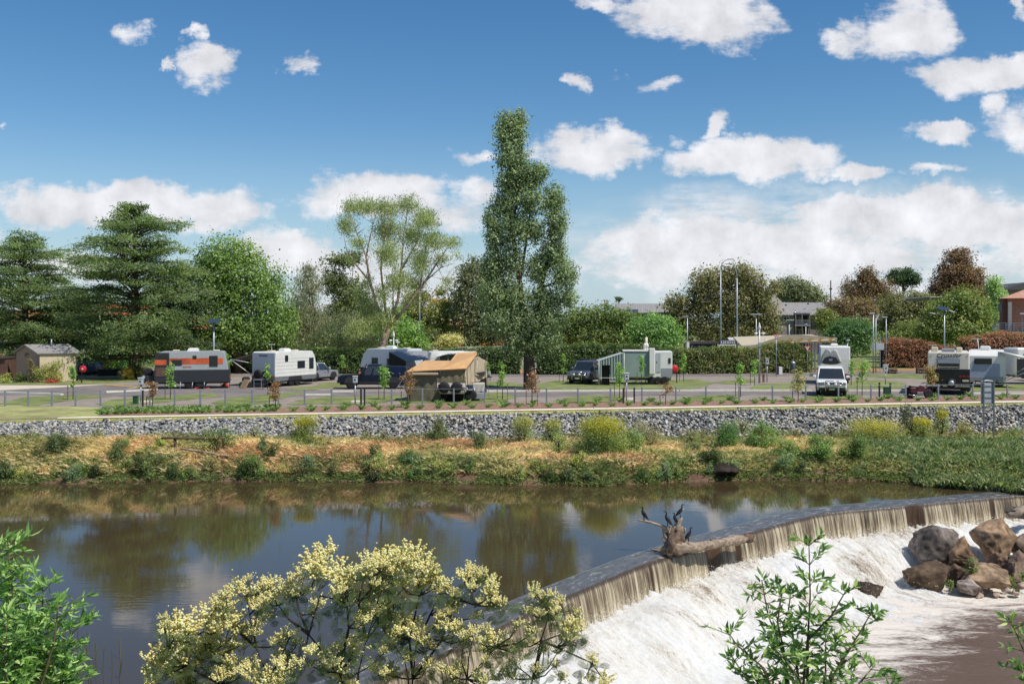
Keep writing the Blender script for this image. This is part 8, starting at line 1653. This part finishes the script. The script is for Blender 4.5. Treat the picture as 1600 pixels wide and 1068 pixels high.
# ================================================================= FOREGROUND PLANTS ON THE NEAR BANK
def inst(base, mats):
    """base (n,3) replicated by (m,3,3) rotations*scale and (m,3) offsets"""
    R, T = mats; return (np.einsum('mij,nj->mni', R, base) + T[:, None, :]).reshape(-1, 3)
def rots(n, rng, dirs=None, scale=(1, 1)):
    a = unit(rng.normal(size=(n, 3))) if dirs is None else unit(dirs); r = unit(rng.normal(size=(n, 3))); b = unit(np.cross(a, r)); c = np.cross(a, b)
    s = rng.uniform(scale[0], scale[1], n)[:, None, None]; return np.stack([a, b, c], 2) * s      # columns: local x -> a
def wattle():
    D0 = 7.0; rng = np.random.default_rng(11); base = np.array([X_(590, D0), 7.0, 3.3]); t = thing('wattle_tree', 'wattle covered in cream yellow blossom in the foreground in front of the river', 'tree', tuple(base))
    P = [(505, 868, 16), (490, 885, 18), (515, 900, 20), (470, 902, 12), (530, 925, 12), (478, 925, 12), (545, 945, 8), (500, 945, 10), (372, 925, 14), (392, 940, 18), (352, 945, 12), (410, 920, 12), (425, 915, 12), (445, 920, 12), (388, 905, 6), (430, 935, 12), (340, 945, 10), (450, 930, 9),
         (275, 975, 16), (300, 985, 18), (325, 970, 18), (345, 985, 20), (265, 990, 14), (365, 970, 14), (290, 1005, 14), (252, 965, 5), (395, 985, 12), (415, 965, 7), (382, 1005, 16), (320, 1000, 14), (350, 1010, 12), (245, 1035, 18), (262, 1025, 14), (290, 1030, 16), (240, 1055, 16), (305, 1035, 10), (325, 1020, 16), (275, 1055, 14), (290, 1065, 14), (345, 1045, 9), (370, 1042, 16), (355, 1058, 14), (335, 1064, 10), (395, 1040, 10),
         (530, 910, 16), (545, 900, 14), (525, 935, 8), (455, 990, 10), (440, 1000, 10), (430, 1003, 8), (465, 1005, 8), (485, 1020, 12), (500, 1025, 12), (440, 1035, 14), (455, 1050, 16), (400, 1060, 16), (420, 1065, 14), (515, 1040, 14), (535, 1030, 16), (530, 1050, 18), (555, 1010, 14), (545, 1005, 12),
         (580, 880, 14), (600, 888, 14), (570, 895, 14), (625, 868, 16), (650, 872, 18), (640, 890, 18), (662, 890, 16), (615, 900, 12), (590, 905, 12), (670, 905, 14), (655, 915, 14), (640, 910, 12), (610, 880, 16), (580, 955, 14), (600, 965, 16), (570, 970, 12), (595, 950, 10), (570, 940, 12), (615, 940, 10), (625, 975, 16), (640, 985, 18), (660, 990, 12), (665, 1005, 10), (620, 985, 12),
         (685, 915, 12), (700, 920, 12), (710, 930, 8), (735, 890, 10), (728, 903, 12), (742, 900, 10), (755, 897, 8), (770, 908, 9), (765, 925, 12), (775, 940, 10), (750, 942, 8), (690, 965, 10), (710, 955, 12), (700, 980, 12), (715, 985, 10), (745, 965, 8), (740, 990, 10), (760, 985, 8), (775, 1000, 12), (790, 1010, 10), (765, 1015, 12), (730, 1000, 8), (585, 1045, 12), (610, 1050, 12), (670, 1040, 10), (690, 1048, 10), (720, 1050, 12), (745, 1060, 12), (770, 1060, 10), (795, 1055, 10), (600, 1020, 8), (640, 1030, 9),
         (835, 925, 10), (845, 935, 10), (860, 930, 8), (875, 940, 8), (825, 958, 9), (840, 960, 9), (868, 955, 10), (810, 975, 7), (895, 975, 12), (905, 985, 10), (885, 985, 10), (830, 990, 10), (815, 1010, 8), (850, 1015, 8), (870, 1020, 8), (865, 1040, 8), (925, 1030, 8), (930, 1038, 7), (885, 1000, 8), (900, 955, 6), (840, 1045, 8), (945, 1062, 10), (805, 1038, 7), (880, 1060, 8), (920, 1062, 8)]
    # blossom: tiny balls grouped in upright racemes
    ph = (1 + 5 ** .5) / 2; ico = np.array([(-1, ph, 0), (1, ph, 0), (-1, -ph, 0), (1, -ph, 0), (0, -1, ph), (0, 1, ph), (0, -1, -ph), (0, 1, -ph), (ph, 0, -1), (ph, 0, 1), (-ph, 0, -1), (-ph, 0, 1)]); ico /= np.linalg.norm(ico[0])
    icf = np.array([(0,11,5),(0,5,1),(0,1,7),(0,7,10),(0,10,11),(1,5,9),(5,11,4),(11,10,2),(10,7,6),(7,1,8),(3,9,4),(3,4,2),(3,2,6),(3,6,8),(3,8,9),(4,9,5),(2,4,11),(6,2,10),(8,6,7),(9,8,1)])
    protos = []
    for k in range(6):
        C = []; 
        for r in range(26):
            d = unit(np.array([[rng.normal(), rng.normal(), abs(rng.normal()) * .8 + .1]]))[0]; c0 = d * rng.uniform(.1, .8); ax = unit(np.array([d * .7 + np.array([0, 0, .5])]))[0]
            for j in range(8): C.append(c0 + ax * (j - 2) * .06 + rng.normal(0, .04, 3))
        C = np.array(C); n = len(C); R = rots(n, rng, None, (.050, .072)); V = inst(ico, (R, C)); Fc = (icf[None] + (np.arange(n) * 12)[:, None, None]).reshape(-1, 3)
        tone = np.repeat(np.clip(rng.normal(.5, .22, n), 0, 1), 20); o = nmesh('flower_cluster', V, Fc, PETAL, None, pick_cols(['#c8b060', '#ecdc98', '#f6edbc', '#faf4d4'], tone, rng.uniform(size=len(tone))), smooth=False); protos.append(o.data); bpy.data.objects.remove(o)
    spots = []
    P += [(px + random.uniform(-1, 1) * r * 1.5, py + random.uniform(.2, 1.3) * r, r * random.uniform(.5, .8)) for px, py, r in P if r >= 10][:296 - len(P)]
    for i, (px, py, r) in enumerate(P):
        D = 6.9 + .55 * math.sin(px * .021 + py * .013) + random.uniform(-.2, .2); p = np.array(A(px, D, py)); spots.append((p, r * D / F))
        o = bpy.data.objects.new('flower_cluster', protos[i % 6]); COL.objects.link(o); o.parent = t; o.location = p - base; s = r * D / F * 1.85; o.scale = (s, s, s * .92); o.rotation_euler = (random.uniform(-.3, .3), random.uniform(-.3, .3), random.uniform(0, 6.28))
    # stems
    mb = MB(); hubs = [(590, 1120), (500, 1110), (400, 1130), (690, 1110), (820, 1120), (320, 1140)]
    def W3(px, py, D=7.0): return Vector(A(px, D, py)) - Vector(base)
    stems = [[(640, 1120), (645, 1060), (650, 1010), (715, 935), (728, 905)], [(645, 1060), (640, 1000), (655, 930), (650, 890)], [(640, 1120), (638, 1060), (632, 1030), (600, 985)], [(820, 1130), (832, 1060), (845, 1000), (858, 960), (850, 940)], [(832, 1060), (850, 1000), (890, 985)], [(560, 1130), (530, 1050), (482, 990), (500, 930), (503, 890)], [(482, 990), (450, 965), (435, 945)], [(482, 990), (470, 960), (462, 930)], [(440, 1140), (420, 1060), (400, 1010), (390, 960), (385, 930)], [(400, 1140), (350, 1070), (330, 1020), (320, 985)], [(350, 1070), (290, 1040), (262, 1020)], [(560, 1130), (560, 1050), (572, 1000), (585, 960)], [(645, 1060), (690, 1000), (705, 960)], [(700, 1140), (730, 1060), (775, 1010)], [(572, 1000), (560, 940), (570, 900)], [(530, 1050), (545, 980), (540, 920)], [(650, 1010), (672, 960), (690, 925)], [(845, 1000), (870, 1010), (925, 1035)], [(715, 935), (745, 945), (770, 930)], [(400, 1010), (365, 980), (350, 960)]]
    trunk = MB(); trunk.tube([(0, 0, -.2), (.05, 0, .6), (-.02, 0, 1.1)], [.09, .07, .06], 8).build('trunk', M('wattle_bark', '#3c322a', .9, var=.3), t)
    for st in stems:
        q = [W3(x, y, 6.9 + .55 * math.sin(x * .021 + y * .013)) for x, y in st]
        if st[0][1] >= 1100: q = [Vector((0, 0, 1.0)), Vector((q[0].x * .6, 0, 1.25))] + q
        mb.tube([tuple(p) for p in q], [max(.003, .0115 * (1 - k / len(q))) for k in range(len(q))], 6)
    SP = np.array([p for p, _ in spots]); SN = np.array([[*W3(x, y, 6.9 + .55 * math.sin(x * .021 + y * .013))] for st in stems for x, y in st]) + base
    for p, r in spots:
        d = np.linalg.norm(SN - p, axis=1) + np.maximum(0, SN[:, 2] - p[2] + .02) * 3; q = SN[np.argmin(d)]; m = (p + q) / 2 + np.array([random.uniform(-.03, .03), random.uniform(-.03, .03), -.02]); mb.tube([tuple(q - base), tuple(m - base), tuple(p - base)], [.006, .0045, .003], 5)
    mb.build('branches', M('wattle_bark', '', 0), t)
    # feathery fronds
    prs = 9; fv, ff = [], []
    def q4(a, b, c, d): n = len(fv); fv.extend([a, b, c, d]); ff.append((n, n+1, n+2, n+3))
    q4((0, -.008, 0), (1, -.004, -.12), (1, .004, -.12), (0, .008, 0))
    for k in range(prs):
        x = .1 + .85 * k / (prs - 1); l = .36 * math.sin(math.pi * (.15 + .8 * k / (prs - 1))) ** .7; z = -.12 * x * x
        for sy in (-1, 1): q4((x - .03, sy * .01, z), (x + .03, sy * .01, z), (x + .20, sy * l, z - .03), (x + .15, sy * l, z - .03))
    fv = np.array(fv); ff = np.array(ff); per = 4; cen = []; 
    for p, r in spots:
        for _ in range(per): cen.append(p + rng.normal(size=3) * r * .8 + np.array([0, 0, -r * 1.35]))
    extra = []
    for _ in range(480):      # leafy sprays between the blossoms, low in the crown
        k = rng.integers(0, len(spots)); p, r = spots[k]; extra.append(p + np.array([rng.normal(0, .06), rng.normal(0, .08), -abs(rng.normal(0, .10)) - .03]))
    cen = np.array(cen + extra); n = len(cen); dirs = rng.normal(size=(n, 3)); dirs[:, 2] = dirs[:, 2] * .5 - .15
    V = inst(fv, (rots(n, rng, dirs, (.055, .105)), cen)); Fc = (ff[None] + (np.arange(n) * len(fv))[:, None, None]).reshape(-1, 4); tone = np.repeat(rng.beta(2, 2, n), len(ff))
    nmesh('feathery_leaves', V, Fc, LEAF, t, pick_cols(['#2c3719', '#3e4c24', '#566433'], tone, rng.uniform(size=len(tone))), off=base)
    # stray buds
    nb = 1500; k = rng.integers(0, len(spots), nb); C = np.array([spots[i][0] for i in k]) + rng.normal(size=(nb, 3)) * np.array([spots[i][1] for i in k])[:, None] * .85; V = inst(ico, (rots(nb, rng, None, (.0035, .0065)), C)); Fc = (icf[None] + (np.arange(nb) * 12)[:, None, None]).reshape(-1, 3); tone = np.repeat(np.clip(rng.normal(.5, .25, nb), 0, 1), 20)
    o = nmesh('loose_blossom', V, Fc, PETAL, t, pick_cols(['#c8b060', '#ecdc98', '#f6edbc'], tone, rng.uniform(size=len(tone))), off=base); tag(o, kind='stuff')
wattle()

def leafy_shrub(name, label, stems, D0, base_px, cols, leaf_len, seed, nleaf_extra, width=.30, z0=3.6, ground=None, spread=.05, twig_every=.06):
    rng = np.random.default_rng(seed); base = np.array([X_(base_px, D0), D0, z0]); t = thing(name, label, 'shrub', tuple(base)); mb = MB(); LC, LD = [], []
    for st in stems:
        q = [Vector(A(x, D0 + dy, y)) - Vector(base) for x, y, dy in st]; q = [Vector((0, 0, -.1)), Vector((q[0].x * .7, 0, (q[0].z) * .5))] + q; mb.tube([tuple(p) for p in q], [max(.003, .014 * (1 - k / len(q))) for k in range(len(q))], 6)
        for i in range(2, len(q) - 1):
            seg = (q[i+1] - q[i]); m = max(1, int(seg.length / twig_every))
            for j in range(m):
                p = q[i].lerp(q[i+1], (j + rng.random()) / m)
                for sgn in (-1, 1):
                    d = Vector((sgn * rng.uniform(.4, 1), rng.uniform(-.7, .7), rng.uniform(.1, .9))).normalized(); L = rng.uniform(.6, 1.5) * spread * 2; e = p + d * L; mb.tube([tuple(p), tuple(e)], [.0028, .0015], 4)
                    for u in (.35, .6, .8, 1.0, 1.0):
                        c = p.lerp(e, u); 
                        for s2 in (-1, 1):
                            dd = (d * .7 + Vector((rng.normal(), rng.normal(), rng.normal() * .5)) * .65).normalized(); LC.append(c); LD.append(dd)
        tip = q[-1]
        for _ in range(9): LC.append(tip + Vector(tuple(rng.normal(0, .01, 3)))); LD.append(Vector((rng.normal() * .6, rng.normal() * .6, 1)).normalized())
    mb.build('stems', M('shrub_stem', '#5c5236', .8), t)
    lv = np.array([(0, 0, 0), (.28, .5, .06), (.28, -.5, .06), (.62, .42, .04), (.62, -.42, .04), (1, 0, -.12), (.28, 0, 0), (.62, 0, -.02)]) * np.array([1, width, 1]); lf = [(0, 2, 6), (0, 6, 1), (2, 4, 7), (2, 7, 6), (6, 7, 3), (6, 3, 1), (4, 5, 7), (7, 5, 3)]; lf = np.array(lf)
    LC = np.array([tuple(c) for c in LC]); LD = np.array([tuple(d) for d in LD]); n = len(LC); R = rots(n, rng, LD, (leaf_len * .6, leaf_len * 1.25))
    # largest 300 as single leaves
    sz = np.linalg.norm(R[:, :, 0], axis=1); P = LC + base; vis = (P[:, 2] > CZ - (1068 - HY) * P[:, 1] / F); order = np.argsort(-(sz * vis))[:300]; big = np.zeros(n, bool); big[order] = True
    protos = []
    for k in range(6):
        o = nmesh('leaf', lv, lf, LEAF, None, pick_cols(cols, np.full(8, (k + .5) / 6), np.full(8, .5))); protos.append(o.data); bpy.data.objects.remove(o)
    for i in order:
        o = bpy.data.objects.new('leaf', protos[i % 6]); COL.objects.link(o); o.parent = t; m = Matrix([list(R[i][0]) + [LC[i][0]], list(R[i][1]) + [LC[i][1]], list(R[i][2]) + [LC[i][2]], [0, 0, 0, 1]]); o.matrix_local = m
    r = ~big; V = inst(lv, (R[r], LC[r])); m = r.sum(); tone = np.repeat(rng.beta(2, 2, m), 8); o = nmesh('leaves', V, (lf[None] + (np.arange(m) * 8)[:, None, None]).reshape(-1, 3), LEAF, t, pick_cols(cols, tone, rng.uniform(size=len(tone)))); tag(o, kind='stuff')
    return t, n
SGR = ['#33502c', '#4c6c34', '#76924a', '#aab86a']
st = [[(1250, 1120, 0), (1262, 1000, 0), (1266, 930, 0), (1264, 850, 0)], [(1240, 1120, .1), (1225, 1020, .1), (1200, 960, .1), (1190, 905, .1)], [(1262, 1000, 0), (1300, 960, -.1), (1320, 925, -.1)], [(1270, 1120, 0), (1310, 1040, 0), (1345, 985, 0), (1362, 955, 0)], [(1230, 1120, 0), (1190, 1040, 0), (1150, 1005, 0), (1140, 990, 0)], [(1225, 1120, 0), (1180, 1060, .1), (1160, 1050, .1), (1142, 1022, .1)], [(1250, 1080, 0), (1240, 1000, .1), (1232, 950, .15), (1236, 925, .15)], [(1280, 1120, 0), (1290, 1050, 0), (1290, 990, .1)], [(1290, 1130, 0), (1340, 1070, -.1), (1365, 1040, -.1)], [(1300, 1140, 0), (1370, 1090, 0), (1398, 1062, 0)], [(1225, 1020, .1), (1215, 970, 0), (1222, 925, 0)], [(1260, 1120, -.2), (1250, 1060, -.2), (1210, 1010, -.2)], [(1240, 1130, .2), (1200, 1080, .2), (1165, 1062, .2)], [(1300, 1130, .2), (1330, 1080, .2), (1330, 1040, .2)]]
leafy_shrub('elder_shrub', 'leafy green shrub rising in front of the white water at lower right', st, 6.0, 1262, SGR, .060, 5, 0)
st = [[(40, 1120, 0), (30, 1000, 0), (20, 930, 0), (12, 845, 0)], [(60, 1120, 0), (62, 1010, 0), (66, 950, 0), (68, 915, 0)], [(80, 1120, 0), (100, 1030, 0), (115, 985, 0), (128, 972, 0)], [(10, 1120, .1), (0, 1000, .1), (-8, 900, .1)], [(50, 1120, -.1), (85, 1000, -.1), (92, 940, -.1)], [(60, 1130, 0), (100, 1060, 0), (122, 1035, 0)], [(30, 1120, .2), (42, 1000, .2), (45, 935, .2), (30, 900, .2)], [(20, 1120, -.2), (8, 1040, -.2), (12, 960, -.2)], [(50, 1120, .2), (55, 1060, .2), (75, 1020, .2)], [(-10, 1120, 0), (-20, 1000, 0), (-5, 860, 0)], [(35, 1130, -.1), (30, 1060, -.1), (55, 980, -.1)], [(90, 1130, 0), (92, 1090, 0), (110, 1060, 0)], [(0, 1130, -.1), (20, 1080, -.1), (40, 1020, -.1)], [(10, 1120, .1), (25, 1050, .1), (10, 1000, .1)]]
leafy_shrub('willow_shrub', 'dense long leaved green shrub at the lower left corner', st, 5.6, 40, ['#3c5c2e', '#567a38', '#7c9a4c', '#a4b86c'], .075, 6, 0, width=.22, z0=3.8, spread=.055, twig_every=.045)
st = [[(1640, 1120, 0), (1610, 1040, 0), (1580, 970, 0)], [(1650, 1120, 0), (1610, 1060, 0), (1592, 1045, 0)], [(1640, 1130, 0), (1625, 1020, 0), (1600, 990, 0)]]
leafy_shrub('elder_shrub', 'tips of a green shrub reaching in at the lower right edge', st, 6.0, 1640, SGR, .06, 9, 0, twig_every=.1)
# thin reeds in the near water
o = blades('near_reeds', 'sparse thin reed stems standing in the near water at lower left', 'reeds', 0, [W(random.gauss(125, 22), random.uniform(1010, 1090), 0) for _ in range(46)], .55, .012, ['#4a4a30', '#7c7850'], .06)
